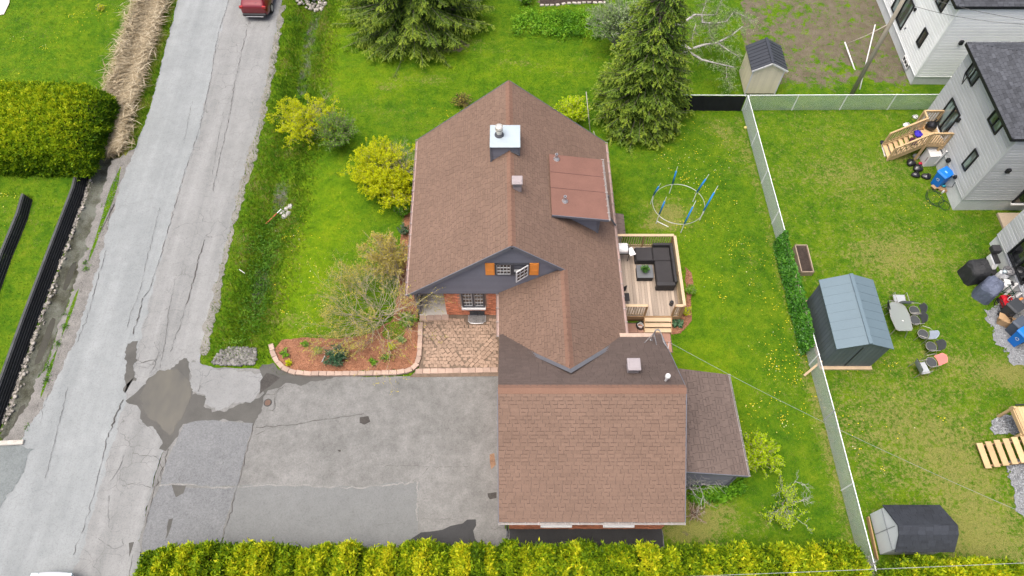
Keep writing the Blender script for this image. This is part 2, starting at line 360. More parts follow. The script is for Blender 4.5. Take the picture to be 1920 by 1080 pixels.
# ---------------------------------------------------------------- asphalt
def asphalt(name, c0, c1, streak=0., craze=0., coarse=0., rough=.9):
    m, n, b = _base(name); p = posn(n)
    big = noise(n, p, .45, 4, .6); mid = noise(n, p, 2.2, 5, .65); fine = noise(n, p, 55, 2, .8)
    f = math_(n, 'ADD', math_(n, 'MULTIPLY', big, .55), math_(n, 'MULTIPLY', mid, .45))
    if streak: f = math_(n, 'ADD', f, math_(n, 'MULTIPLY', math_(n, 'SUBTRACT', noise(n, scaled(n, p, (1.3, .06, 1), .06), 1.0, 4, .6), .5), streak))
    c = ramp(n, f, [(.3, c0), (.7, c1)])
    c = mixc(n, .75, c, ramp(n, fine, [(.25, (.55, .55, .55)), (.5, (.98, .98, .98)), (.75, (1.0, 1.0, 1.0))]), 'MULTIPLY')
    c = mixc(n, .8, c, ramp(n, noise(n, p, 15, 3, .75), [(.3, (.74, .74, .74)), (.5, (1, 1, 1)), (.72, (1, 1, 1))]), 'MULTIPLY')
    h = fine
    if coarse:
        f2 = noise(n, p, 14, 4, .8); c = mixc(n, coarse, c, ramp(n, f2, [(.35, (.45, .46, .48)), (.6, (1, 1, 1))]), 'MULTIPLY'); h = math_(n, 'ADD', fine, f2)
    if craze:
        wv = N(n, 'VectorMath', operation='ADD'); nn = N(n, 'TexNoise'); nn.inputs['Scale'].default_value = 1.3; n.links.new(p, nn.inputs['Vector'])
        sc_ = N(n, 'VectorMath', operation='SCALE'); n.links.new(nn.outputs['Color'], sc_.inputs[0]); sc_.inputs['Scale'].default_value = .8
        n.links.new(p, wv.inputs[0]); n.links.new(sc_.outputs[0], wv.inputs[1])
        vo = N(n, 'TexVoronoi', feature='DISTANCE_TO_EDGE'); vo.inputs['Scale'].default_value = 1.15; n.links.new(wv.outputs[0], vo.inputs['Vector'])
        k = ramp(n, vo.outputs['Distance'], [(.0, (1, 1, 1)), (.016, (0, 0, 0))])
        k = math_(n, 'MULTIPLY', k, ramp(n, noise(n, p, .5, 3), [(.42, (0, 0, 0)), (.6, (1, 1, 1))]))
        c = mixc(n, math_(n, 'MULTIPLY', k, craze), c, (.055, .05, .045))
    n.links.new(c, b.inputs['Base Color']); b.inputs['Roughness'].default_value = rough; b.inputs['Specular IOR Level'].default_value = .2
    bump(n, b, h, .012, .5); return m
A_ROAD = asphalt('road_asphalt', (.180, .195, .196), (.245, .262, .262), .7, .22)
A_OLD = asphalt('old_lane_asphalt', (.170, .175, .171), (.236, .241, .236), .9, .6)
A_DRIVE = asphalt('driveway_asphalt', (.114, .115, .108), (.230, .229, .219), .0, .0, .3)
A_LIGHT = asphalt('broken_apron_asphalt', (.17, .175, .172), (.235, .24, .237), 0, .8)
A_COARSE = asphalt('coarse_patch_asphalt', (.140, .146, .149), (.192, .198, .200), 0, .2, .55)
A_DARK = asphalt('dark_sealed_asphalt', (.022, .023, .024), (.036, .037, .038), 0, 0, 0, .6)
M_GRAVEL = mat('roadside_gravel', (.150, .145, .134), .95, .3, 1.6, 30, .35, .8)
M_CRUSH = mat('crushed_stone', (.17, .178, .185), .9, .2, 3, 26, .45, 1.)
M_CRACK = mat('crack_filling', (.062, .058, .053), .95, .2, 3, 40, .2, 0)
M_WET = mat('wet_asphalt', (.064, .063, .057), .6, .22, 1.1, 30, .14, .1, spec=.2)
sheet('gravel_shoulder', SHOULD, .012, M_GRAVEL, jit=.07)
sheet('road', ROAD, .018, A_ROAD, jit=.045)
OLD = pl([(440, -40), (430, 0), (408, 70), (395, 150), (375, 240), (345, 330), (325, 400), (302, 480), (280, 560), (262, 640), (250, 700), (232, 770), (212, 830), (185, 930), (150, 1040), (120, 1130),
          (200, 1130), (262, 1082), (262, 1015), (288, 900), (323, 790), (370, 690), (378, 655), (399, 570), (421, 470), (450, 350), (481, 250), (509, 110), (528, 0), (536, -40)])
OLD = np.concatenate([OLD, [[-15.4, 150.], [-18.3, 150.]]])
sheet('road_lane', OLD, .022, A_OLD, jit=.05)
sheet('gravel_edge', pl([(378, 662), (380, 640), (398, 570), (420, 470), (450, 350), (480, 250), (508, 110), (526, 10), (535, 10), (518, 110), (491, 250), (461, 350), (431, 470), (409, 570), (391, 640), (388, 664)]), .027, mat('pale_road_grit', (.165, .16, .142), .95, .3, 1.6, 26, .35, .6), jit=.07)
sheet('driveway', DRIVE, .026, A_DRIVE, jit=.02)
sheet('driveway_apron', pl([(356, 684), (372, 676), (395, 690), (450, 698), (488, 700), (492, 735), (470, 752), (440, 757), (428, 765), (405, 770), (385, 758), (388, 740), (362, 736), (357, 715)]), .034, A_LIGHT, jit=.05)
sheet('driveway_patch', pl([(345, 796), (380, 788), (432, 790), (475, 794), (462, 850), (446, 910), (395, 914), (300, 908), (320, 850)]), .032, A_COARSE, jit=.03)
sheet('driveway_strip', pl([(300, 911), (395, 916), (443, 914), (428, 965), (414, 1016), (405, 1060), (265, 1060), (268, 1010), (280, 960)]), .030, A_COARSE, jit=.03)
sheet('side_driveway', SIDE, .030, asphalt('faded_blue_asphalt', (.125, .143, .143), (.185, .203, .20), 0, 0, .4), jit=.06)
sheet('silt_film', pl([(440, 912), (520, 908), (600, 912), (680, 914), (740, 906), (786, 904), (784, 930), (782, 985), (784, 1060), (400, 1060), (418, 1008), (432, 955)]), .0305, asphalt('silt_covered_asphalt', (.135, .140, .137), (.172, .178, .175), 0, 0, .12), jit=.03)
for q in ([(446, 914), (520, 909), (600, 913), (680, 915), (740, 907), (780, 905)], [(300, 910), (345, 908), (395, 915), (443, 914)], [(783, 905), (783, 940), (781, 985)]):
    rb = MB(); L_ = [P(*e) for e in q]; fn = []
    for a_, c_ in zip(L_[:-1], L_[1:]):
        for j in range(8): fn.append(a_ + (c_ - a_) * (j / 8) + Vector((random.gauss(0, .02), random.gauss(0, .03), 0)))
    for a_, c_ in zip(fn[:-1], fn[1:]):
        d_ = Vector((-(c_ - a_).y, (c_ - a_).x, 0)).normalized() * random.uniform(.012, .04); rb.quad((a_.x - d_.x, a_.y - d_.y, .0365), (c_.x - d_.x, c_.y - d_.y, .0365), (c_.x + d_.x, c_.y + d_.y, .0365), (a_.x + d_.x, a_.y + d_.y, .0365))
    rb.build('silt_line', mat('pale_silt', (.182, .183, .172), .95, .25, 3, 24, .2, .1), kind='structure', fix=False)
sheet('damp_asphalt', pl([(486, 690), (500, 676), (512, 686), (530, 698), (600, 705), (625, 706), (610, 716), (560, 722), (540, 716), (512, 728), (494, 736), (490, 712)]), .0335, M_WET, jit=.05)
vc = thing('valve_cover', 'small round rusty valve cover set in a cracked square of driveway', 'utility cover', P(502, 755)); b = MB(); b.lathe(P(502, 755, .03), [(.19, 0), (.19, .012), (.16, .016)], 20); b.build('collar', [M_CRACK], vc); b = MB(); b.lathe(P(502, 755, .046), [(.13, 0), (.13, .010), (.02, .014)], 20); b.build('lid', [mat('rusty_iron', (.12, .075, .055), .8, .25, 6, 30, .2, .3)], vc)
sheet('sealed_strip', pl([(953, 985), (1240, 990), (1246, 1036), (1250, 1075), (940, 1075), (955, 1034)]), .030, A_DARK, jit=.02)
sheet('wet_stain', pl([(772, 1012), (790, 1002), (815, 996), (845, 986), (868, 983), (876, 976), (893, 974), (893, 985), (885, 996), (890, 1012), (905, 1030), (930, 1040), (940, 1050), (770, 1050)]), .034, A_DARK, jit=.03)
sheet('wet_asphalt_band', pl([(345, 672), (362, 690), (356, 715), (362, 738), (386, 742), (384, 760), (405, 772), (430, 767), (442, 759), (470, 754), (494, 738), (490, 700), (505, 697), (512, 712), (500, 740), (488, 765), (476, 796), (440, 790), (385, 789), (345, 796),
      (325, 832), (312, 846), (298, 842), (305, 826), (288, 800), (268, 792), (256, 762), (236, 752), (262, 730), (290, 704), (318, 692)]), .030, M_WET, jit=.06)
def puddle_mat():
    m, n, b = _base('muddy_water'); p = posn(n)
    c = ramp(n, noise(n, scaled(n, p, (1, .5, 1), -.4), .8, 3), [(.35, (.050, .050, .043)), (.6, (.076, .073, .057)), (.8, (.115, .105, .074))])
    n.links.new(c, b.inputs['Base Color']); b.inputs['Roughness'].default_value = .06; b.inputs['Specular IOR Level'].default_value = .5; return m
M_PUD = puddle_mat()
sheet('puddle', pl([(265, 745), (275, 712), (300, 695), (335, 692), (356, 715), (358, 745), (345, 780), (322, 815), (305, 800), (288, 790), (268, 770)]), .036, M_PUD, jit=.05)
sheet('wet_crack', pl([(240, 645), (258, 640), (258, 660), (252, 690), (256, 715), (240, 720), (232, 738), (236, 690), (234, 665)]), .030, M_WET, jit=.05)
sheet('wet_hole', pl([(322, 910), (350, 911), (345, 925), (332, 932)]), .038, M_WET, jit=.02)
sheet('wet_hole', pl([(317, 975), (325, 972), (316, 1005), (309, 1012)]), .038, M_WET, jit=.02)
sheet('wet_hole', pl([(242, 1018), (252, 1016), (246, 1035), (243, 1045)]), .030, M_WET, jit=.02)
for q in ([(675, 784), (690, 781), (694, 790), (684, 796), (675, 793)], [(914, 923), (931, 923), (931, 935), (918, 937), (913, 931)], [(634, 844), (639, 844), (639, 847), (634, 847)], [(500, 700), (525, 708), (498, 730), (486, 740), (490, 715)]):
    sheet('oil_stain', pl(q), .0345, mat('tar_stain', (.045, .042, .038), .9, .3, 2, 20, .3, .2), jit=.02)
sheet('rust_stain', pl([(918, 852), (927, 850), (930, 872), (922, 880)]), .0335, mat('rust_wash', (.19, .115, .07), .9, .3, 3, 20, .2, .2), jit=.03)
def cracks(lines, z):
    b = MB()
    for w0, px in lines:
        pts = [P(u, v) for u, v in px]; fine = [pts[0]]
        for a, c in zip(pts[:-1], pts[1:]):
            k = max(2, int((c - a).length / .14))
            for j in range(1, k + 1):
                q = a + (c - a) * (j / k); fine.append(q + Vector((random.gauss(0, .028), random.gauss(0, .028), 0)))
        L = []
        for i, q in enumerate(fine):
            d = fine[min(i + 1, len(fine) - 1)] - fine[max(i - 1, 0)]; d = Vector((-d.y, d.x, 0)).normalized() * w0 * random.uniform(.1, 1.3) * .26
            L.append((q + d, q - d))
        for (a, c), (e, f) in zip(L[:-1], L[1:]):
            b.quad((a.x, a.y, z), (c.x, c.y, z), (f.x, f.y, z), (e.x, e.y, z), 0)
    b.build('asphalt_cracks', M_CRACK, kind='stuff', fix=False)
cracks([(.045, [(430, 0), (408, 70), (395, 150), (375, 240), (345, 330), (325, 400), (302, 480)]), (.11, [(268, 560), (260, 595), (250, 630)]), (.05, [(302, 480), (282, 540), (268, 560)]),
        (.03, [(300, 390), (290, 430), (275, 490), (262, 550)]), (.03, [(262, 550), (245, 590), (238, 620)]), (.03, [(362, 190), (352, 230), (345, 270)]),
        (.05, [(470, 30), (455, 90), (440, 160), (430, 220), (412, 300), (400, 360)]), (.09, [(385, 450), (375, 480), (360, 540), (350, 572)]), (.035, [(350, 572), (335, 620), (320, 660)]),
        (.03, [(330, 520), (318, 580), (310, 640), (300, 690)]), (.03, [(300, 660), (290, 690), (280, 700)]), (.025, [(420, 210), (410, 260), (398, 330)]),
        (.12, [(232, 750), (218, 780), (202, 820)]), (.05, [(202, 820), (195, 850), (178, 920)]), (.03, [(178, 920), (160, 980), (140, 1040)]), (.06, [(250, 850), (270, 855), (294, 857)]), (.04, [(294, 857), (305, 880), (300, 905), (290, 920)]),
        (.07, [(316, 842), (305, 880), (292, 912)]), (.05, [(290, 912), (283, 950), (272, 990)]), (.035, [(232, 855), (225, 880), (205, 905)]), (.03, [(205, 930), (203, 960), (206, 990)]), (.03, [(240, 909), (255, 908), (285, 915)]),
        (.04, [(226, 300), (215, 340), (210, 380), (203, 430)]), (.04, [(200, 470), (180, 540), (160, 610), (142, 650)]), (.03, [(90, 740), (80, 780), (75, 800)]), (.035, [(128, 725), (112, 790), (100, 840), (85, 900)]),
        (.03, [(322, 40), (318, 70)]), (.02, [(225, 387), (240, 386)]), (.03, [(250, 1040), (242, 1080)]), (.02, [(185, 1010), (215, 1030), (232, 1025), (230, 1010)]),
        (.05, [(255, 674), (268, 680), (288, 676)]), (.03, [(290, 642), (300, 668), (278, 690), (258, 686)])], .044)
cracks([(.05, [(475, 796), (462, 850), (446, 910), (432, 965), (416, 1016)]), (.045, [(480, 802), (515, 800), (560, 796), (600, 788), (620, 786), (640, 782), (682, 777)]), (.03, [(480, 816), (498, 808), (515, 800)]), (.02, [(616, 777), (618, 786)]),
        (.02, [(772, 904), (795, 888), (806, 875), (811, 855)]), (.018, [(790, 974), (835, 973), (870, 972)]), (.015, [(700, 985), (720, 983), (760, 982)]), (.02, [(520, 722), (515, 745), (512, 775)]), (.05, [(535, 722), (520, 735), (514, 770)]),
        (.03, [(493, 740), (518, 740)]), (.03, [(493, 770), (514, 770)]), (.02, [(880, 874), (850, 876), (720, 874)]), (.03, [(920, 990), (952, 992), (953, 1030)]),
        (.02, [(480, 973), (490, 974)]), (.04, [(372, 735), (378, 715), (380, 700)]), (.03, [(335, 890), (338, 905)]), (.02, [(415, 886), (420, 850)])], .046)
# ---------------------------------------------------------------- stones, mud and water
def stones(name, pts, smin, smax, m, zoff=0., flat=.6):
    """loose stones, too many and too small to pick out one by one"""
    t = (1 + 5 ** .5) / 2
    iv = np.array([(-1, t, 0), (1, t, 0), (-1, -t, 0), (1, -t, 0), (0, -1, t), (0, 1, t), (0, -1, -t), (0, 1, -t), (t, 0, -1), (t, 0, 1), (-t, 0, -1), (-t, 0, 1)]) / 1.9
    fc = np.array([(0, 11, 5), (0, 5, 1), (0, 1, 7), (0, 7, 10), (0, 10, 11), (1, 5, 9), (5, 11, 4), (11, 10, 2), (10, 7, 6), (7, 1, 8), (3, 9, 4), (3, 4, 2), (3, 2, 6), (3, 6, 8), (3, 8, 9), (4, 9, 5), (2, 4, 11), (6, 2, 10), (8, 6, 7), (9, 8, 1)])
    n = len(pts); pts = np.asarray(pts, float)
    s = rng.uniform(smin, smax, (n, 1, 1)) * rng.uniform(.6, 1.3, (n, 1, 3)) * np.array([1, 1, flat])
    v = iv[None] * (1 + rng.normal(0, .14, (n, 12, 1))) * s; a = rng.uniform(0, 6.28, n); c, sn = np.cos(a)[:, None], np.sin(a)[:, None]
    x = v[..., 0] * c - v[..., 1] * sn; y = v[..., 0] * sn + v[..., 1] * c; v[..., 0] = x; v[..., 1] = y
    z = hz(pts[:, 0], pts[:, 1]) + zoff; v[..., 0] += pts[:, 0:1]; v[..., 1] += pts[:, 1:2]; v[..., 2] += z[:, None]
    if pts.shape[1] > 2: v[..., 2] += pts[:, 2:3]
    F = (fc[None] + 12 * np.arange(n)[:, None, None]).reshape(-1, 3)
    return npmesh(name, v.reshape(-1, 3), F, m, kind='stuff', tint=np.repeat(rng.random(n), 20))
M_STONE = mat('pale_field_stone', (.23, .215, .19), .85, .15, 4, 20, .15, .3, tint=.45)
M_RUB = mat('grey_rubble', (.155, .15, .14), .9, .15, 4, 20, .2, .3, tint=.4)
def along(line, n, spread):
    L = np.asarray(line); seg = np.linalg.norm(np.diff(L, axis=0), axis=1); c = np.concatenate([[0], np.cumsum(seg)]); t = rng.uniform(0, c[-1], n)
    x = np.interp(t, c, L[:, 0]); y = np.interp(t, c, L[:, 1]); return np.stack([x + rng.normal(0, spread, n), y + rng.normal(0, spread, n)], 1)
RIP = pl([(172, 335), (163, 367), (118, 493), (75, 610), (40, 710), (8, 800)], -.3)
stones('stone_riprap', along(RIP + np.array([-.08, 0]), 560, .10), .04, .105, M_STONE, .03)
RBP = pl([(402, 672), (420, 655), (455, 652), (482, 656), (480, 684), (440, 686), (398, 684)])
def inside(poly, n):
    poly = np.asarray(poly); lo, hi = poly.min(0), poly.max(0); q = rng.uniform(lo, hi, (n * 3, 2)); return q[inpoly(q[:, 0], q[:, 1], poly)][:n]
stones('stone_rubble', inside(RBP, 420), .05, .12, M_RUB, .04)
stones('culvert_stones', inside(pl([(552, -8), (610, -8), (612, 6), (590, 14), (560, 10)]), 110), .06, .16, M_STONE, .1)
stones('roadside_gravel', np.concatenate([inside(SHOULD, 2600), along(ROAD[19:29], 700, .16)]), .008, .03, M_RUB, .015)
for g in GRAV:
    gp = sheet('gravel_bed', g, .05, M_CRUSH, jit=.13); stones('crushed_stones', inside(g, 900), .015, .05, mat('crushed_chip', (.20, .21, .22), .9, .1, 4, 20, .1, .2, tint=.5), .03)
def strip(name, line, w, z, m):
    b = MB(); L = [Vector((x, y, 0)) for x, y in line]; R = []
    for i, q in enumerate(L):
        d = L[min(i + 1, len(L) - 1)] - L[max(i - 1, 0)]; d = Vector((-d.y, d.x, 0)).normalized() * w; R.append((q + d, q - d))
    for (a, c), (e, f) in zip(R[:-1], R[1:]): b.quad((a.x, a.y, z), (c.x, c.y, z), (f.x, f.y, z), (e.x, e.y, z))
    return b.build(name, m, kind='structure', fix=False)
M_DITCH = mat('silty_ditch_water', (.105, .115, .098), .35, .35, 1.6, 9, .2, .1, spec=.4)
strip('ditch_water', REEDD[5:], .17, -.39, mat('shaded_ditch_water', (.028, .027, .017), .25, .2, 2, 10, .1, 0, spec=.4))  # wet ditch bottom, with the ditch's shadow put into its dark colour
# ---------------------------------------------------------------- grass
def grass_field(name, n, xr, yr, hmin, hmax, wid, m, keep=None, base_t=.35, lean=.5, tints=None):
    x = rng.uniform(*xr, n); y = rng.uniform(*yr, n)
    bad = inpoly(x, y, ROAD) | inpoly(x, y, DRIVE) | inpoly(x, y, HOUSEF) | inpoly(x, y, PATIO) | inpoly(x, y, DECKF) | inpoly(x, y, BED) | (inpoly(x, y, SHOULD) & (x > -40)) | inpoly(x, y, SIDE)
    for g in GRAV: bad |= inpoly(x, y, g)
    k = ~bad
    s, so_, mu = masks(x, y)
    k &= rng.random(n) > np.clip(so_ * 1.15, 0, .93); k &= rng.random(n) > np.clip(mu * .8, 0, .9)
    if keep is not None: k &= keep(x, y)
    x, y, s = x[k], y[k], s[k]; n = len(x); z = hz(x, y)
    a = rng.uniform(0, 6.28, n); h = rng.uniform(hmin, hmax, n); ln = rng.uniform(0, lean, n) * h; b = rng.uniform(0, 6.28, n)
    V = np.empty((n, 3, 3), np.float32); wx, wy = np.cos(a) * wid, np.sin(a) * wid
    V[:, 0] = np.stack([x - wx, y - wy, z - .01], 1); V[:, 1] = np.stack([x + wx, y + wy, z - .01], 1)
    V[:, 2] = np.stack([x + np.cos(b) * ln, y + np.sin(b) * ln, z + h], 1)
    t = base_t + .16 * wav(x, y, .6) + .14 * wav(y, x, 2.3) + rng.normal(0, .20, n) + .9 * np.clip(s + .5 * wav(x + 9, y, 1.7) + .55 * wav(x * 3, y * 3 + 4, 1.9) - .12, 0, 1) * .55
    t += .14 * lushness(x, y)
    if tints is not None: t = tints(x, y, t)
    return npmesh(name, V.reshape(-1, 3), np.arange(3 * n).reshape(n, 3), m, kind='stuff', tint=np.clip(t, 0, 1))
M_GRASS = leafmat('grass_blade', [(0, (.020, .070, .003)), (.3, (.065, .160, .004)), (.55, (.135, .230, .006)), (.75, (.235, .240, .030)), (1, (.33, .30, .12))], .4, .7)
def lawnzone(x, y): return (pdist(x, y, DITCH) > .6 + .8 * rng.random(len(x))) & (x > -15.2) & (x < 13.95)
grass_field('lawn_grass', 330000, (-15.5, 14), (4, 46), .03, .075, .014, M_GRASS, lawnzone, .36)
grass_field('neighbour_lawn_grass', 130000, (13.95, 31), (3.6, 47), .03, .075, .015, M_GRASS, lambda x, y: ~((x > 23.4) & (y > 21.9)), .42)
grass_field('yard_grass', 80000, (-38, -20.5), (12, 46), .03, .08, .016, M_GRASS, None, .36)
grass_field('verge_grass', 90000, (-15.6, -9.5), (13.2, 46), .08, .24, .018, M_GRASS, lambda x, y: pdist(x, y, DITCH) < .7 + 1.5 * rng.random(len(x)), .36, .9)
grass_field('roadside_grass', 30000, (-24, -20.6), (24.5, 46), .08, .22, .018, M_GRASS, lambda x, y: (pdist(x, y, REEDD) > .45), .36, .9)
# dandelions
def dandelions():
    spots = [(1290, 300, 70, 55, 170), (1430, 560, 60, 90, 160), (1480, 680, 60, 70, 190), (560, 450, 40, 90, 90), (1350, 450, 70, 90, 150), (170, 60, 70, 50, 90), (60, 90, 60, 60, 50), (1650, 800, 120, 60, 70), (1640, 690, 60, 20, 40), (700, 570, 120, 40, 30),
             (860, 210, 80, 20, 40), (1450, 780, 60, 60, 80), (1290, 340, 40, 20, 60), (1700, 400, 120, 90, 50), (590, 600, 60, 30, 60), (20, 400, 30, 30, 25), (1480, 230, 60, 30, 15)]
    q = []
    for u, v, su, sv, k in spots:
        sub = [(random.gauss(u, su * .6), random.gauss(v, sv * .6), random.choice((4, 7, 12, 18))) for _ in range(max(2, k // 11))]
        for _ in range(k):
            cu, cv, sd = random.choice(sub); p = P(random.gauss(cu, sd * 1.2), random.gauss(cv, sd)) if random.random() < .72 else P(random.gauss(u, su * .6), random.gauss(v, sv * .6)); q.append((p.x, p.y))
    q = np.array(q); bad = inpoly(q[:, 0], q[:, 1], HOUSEF) | inpoly(q[:, 0], q[:, 1], DECKF) | inpoly(q[:, 0], q[:, 1], BED) | inpoly(q[:, 0], q[:, 1], ROAD); q = q[~bad]; n = len(q)
    V = []; r = rng.uniform(.010, .026, n); z = hz(q[:, 0], q[:, 1]) + .075
    a = np.arange(6) * math.pi / 3
    V = np.stack([q[:, 0:1] + r[:, None] * np.cos(a), q[:, 1:2] + r[:, None] * np.sin(a), np.repeat(z[:, None], 6, 1) + rng.normal(0, .004, (n, 6))], 2)
    npmesh('dandelions', V.reshape(-1, 3), np.arange(6 * n).reshape(n, 6), leafmat('dandelion_yellow', [(0, (.62, .5, .01)), (.8, (.7, .58, .03)), (1, (.6, .6, .5))], .2), kind='stuff', tint=rng.random(n))
dandelions()
# ---------------------------------------------------------------- dry reeds lying over the left ditch
def reeds():
    n = 26000; L = along(REEDD[:6], n, .42); x, y = L[:, 0], L[:, 1]; k = y > 25.9 + .5 * rng.random(n); x, y = x[k], y[k]; n = len(x)
    z = hz(x, y) + rng.uniform(.15, .62, n); a = rng.normal(.3, .75, n) + np.where(rng.random(n) < .12, 1.6, 0)
    l = rng.uniform(.2, .62, n); C = np.stack([x, y, z], 1); U = np.stack([np.cos(a) * l, np.sin(a) * l, rng.normal(0, .1, n) * l], 1)
    W = nrm(np.cross(U, np.array([0, .3, 1.]))) * .024
    diamonds('dry_reeds', C, U, W, rng.random(n), leafmat('straw_reed', [(0, (.24, .19, .11)), (.5, (.44, .37, .25)), (1, (.60, .53, .39))], .35, .8), kind='stuff')
reeds()
# weeds in the right hand ditch
def leafy(name, pts, n, r, h, size, m, kind='stuff', tb=.4):
    pts = np.asarray(pts); i = rng.integers(0, len(pts), n); d = rdir(n); C = np.empty((n, 3)); C[:, 0] = pts[i, 0] + rng.normal(0, r, n); C[:, 1] = pts[i, 1] + rng.normal(0, r, n)
    C[:, 2] = hz(C[:, 0], C[:, 1]) + rng.uniform(.02, h, n); d[:, 2] = np.abs(d[:, 2]) * .8; l = rng.uniform(.6, 1.3, n)[:, None] * size
    U = nrm(d) * l; W = nrm(np.cross(U, rdir(n))) * l * .3
    return diamonds(name, C, U, W, tb + .25 * wav(C[:, 0], C[:, 1], 3) + rng.normal(0, .15, n) + .25 * (C[:, 2] - C[:, 2].mean()), m, kind=kind)
M_WEED = leafmat('weed_leaf', [(0, (.03, .09, .008)), (.5, (.08, .20, .012)), (1, (.18, .32, .02))], .35)
leafy('ditch_weeds', along(DITCH[4:], 60, .4), 4200, .25, .3, .07, M_WEED)
leafy('ditch_weeds', along(DITCH[:4], 14, .5), 700, .2, .22, .06, M_WEED)
leafy('shoulder_weeds', [P(*q)[:2] for q in [(190, 385), (160, 493), (162, 504), (120, 590), (123, 613), (90, 690), (110, 645), (72, 705), (90, 714), (48, 800)]], 700, .09, .12, .05, M_WEED)
# ---------------------------------------------------------------- building kit
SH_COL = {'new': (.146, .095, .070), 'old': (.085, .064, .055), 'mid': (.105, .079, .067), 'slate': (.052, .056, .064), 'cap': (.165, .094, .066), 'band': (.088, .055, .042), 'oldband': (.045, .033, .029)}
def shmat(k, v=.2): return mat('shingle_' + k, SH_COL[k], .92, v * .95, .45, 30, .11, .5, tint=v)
UPZ = Vector((0, 0, 1))
def shingle_tabs(poly, A, xd, ud, cw=.145, tw=.31, tv=.12):
    q = [((p - A).dot(xd), (p - A).dot(ud)) for p in poly]; t0 = min(b for a, b in q); t1 = max(b for a, b in q); out = []; j = 0; t = t0
    while t < t1 - .02:
        hh = min(cw, t1 - t); tm = t + hh * .5; xs = []
        for (a, b), (c, d) in zip(q, q[1:] + q[:1]):
            if (b > tm) != (d > tm): xs.append(a + (tm - b) / (d - b) * (c - a))
        if len(xs) >= 2:
            lo, hi = min(xs), max(xs); s = lo - random.random() * tw - (j % 3) * .1
            while s < hi:
                ww = tw * random.uniform(.85, 1.15); a, b = max(s, lo), min(s + ww, hi)
                if b - a > .03: out.append((a, b, t, t + hh, min(1, max(0, random.gauss(.5, tv * 2))), b - a > ww * .98))
                s += ww
        t += cw; j += 1
    return out
def tab_geom(b, A, xd, ud, nv, a0, a1, t0, t1, tint, lift=.018, m=0, band=None, bandw=.026):
    g = .006; P3 = lambda s, t, h: A + xd * s + ud * t + nv * h
    v = [P3(a0 + g, t0, .0), P3(a1 - g, t0, .0), P3(a0 + g, t0, lift), P3(a1 - g, t0, lift), P3(a0 + g, t1, .004), P3(a1 - g, t1, .004), P3(a0 + g, t1, -.004), P3(a1 - g, t1, -.004)]
    b.add(v, [(2, 3, 5, 4), (0, 1, 3, 2), (0, 2, 4, 6), (3, 1, 7, 5)], m, tint)
    if band is not None and random.random() < .62:   # dark granule dash, painting in the shadow under the butt of the next course
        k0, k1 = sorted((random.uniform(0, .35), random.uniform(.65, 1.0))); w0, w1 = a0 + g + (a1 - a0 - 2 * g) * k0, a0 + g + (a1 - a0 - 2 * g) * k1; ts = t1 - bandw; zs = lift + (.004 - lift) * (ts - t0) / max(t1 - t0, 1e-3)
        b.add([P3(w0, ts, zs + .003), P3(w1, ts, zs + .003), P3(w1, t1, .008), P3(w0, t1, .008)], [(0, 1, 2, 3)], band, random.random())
def frame_bars(b, o, xd, up, nv, w, h, t, d, m=0, inset=0.):
    R = Matrix((xd, up, nv)).transposed()
    def bar(cx, cy, sx, sy): b.box(o + xd * cx + up * cy + nv * (d / 2 - inset), (sx, sy, d), 0, m, .5, R)
    bar(w / 2, t / 2, w, t); bar(w / 2, h - t / 2, w, t); bar(t / 2, h / 2, t, h - 2 * t); bar(w - t / 2, h / 2, t, h - 2 * t); return bar
def window(parent, o, xd, up, nv, w, h, fm, t=.07, cols=1, rows=1, mm=None, d=.07, split=1, pane=None, mw=.025, name='window', sashes=None, curtain=0.):
    """frame with real depth, recessed panes and glazing bars"""
    b = MB(); bar = frame_bars(b, o, xd, up, nv, w, h, t, d)
    for k in range(1, split): bar(w * k / split, h / 2, t, h - 2 * t)
    f = b.build(name, [fm], parent); pm = pane or glassmat('window_glass'); R = Matrix((xd, up, nv)).transposed()
    sw = w / split
    for k in range(split):
        p = MB(); p.box(o + xd * (sw * (k + .5)) + up * (h / 2) + nv * .012, (sw - t * (1.3 if split > 1 else 2), h - 2 * t, .012), 0, 0, .5, R); p.build('pane', [pm], f)
    if cols > 1 or rows > 1:
        g = MB()
        for k in range(split):
            x0 = sw * k + t * .6; x1 = sw * (k + 1) - t * .6
            for i in range(1, cols): g.box(o + xd * (x0 + (x1 - x0) * i / cols) + up * (h / 2) + nv * .027, (mw, h - 2 * t, .014), 0, 0, .5, R)
            for j in range(1, rows): g.box(o + xd * ((x0 + x1) / 2) + up * (t + (h - 2 * t) * j / rows) + nv * .029, (x1 - x0, mw, .014), 0, 0, .5, R)
            g2 = mw * 1.1
            for e in (x0 + g2, x1 - g2): g.box(o + xd * e + up * (h / 2) + nv * .031, (mw * 1.6, h - 2 * t, .014), 0, 0, .5, R)
            for e in (t + g2, h - t - g2): g.box(o + xd * ((x0 + x1) / 2) + up * e + nv * .033, (x1 - x0, mw * 1.6, .014), 0, 0, .5, R)
        g.build('glazing_bar', [mm or fm], f)
    return f
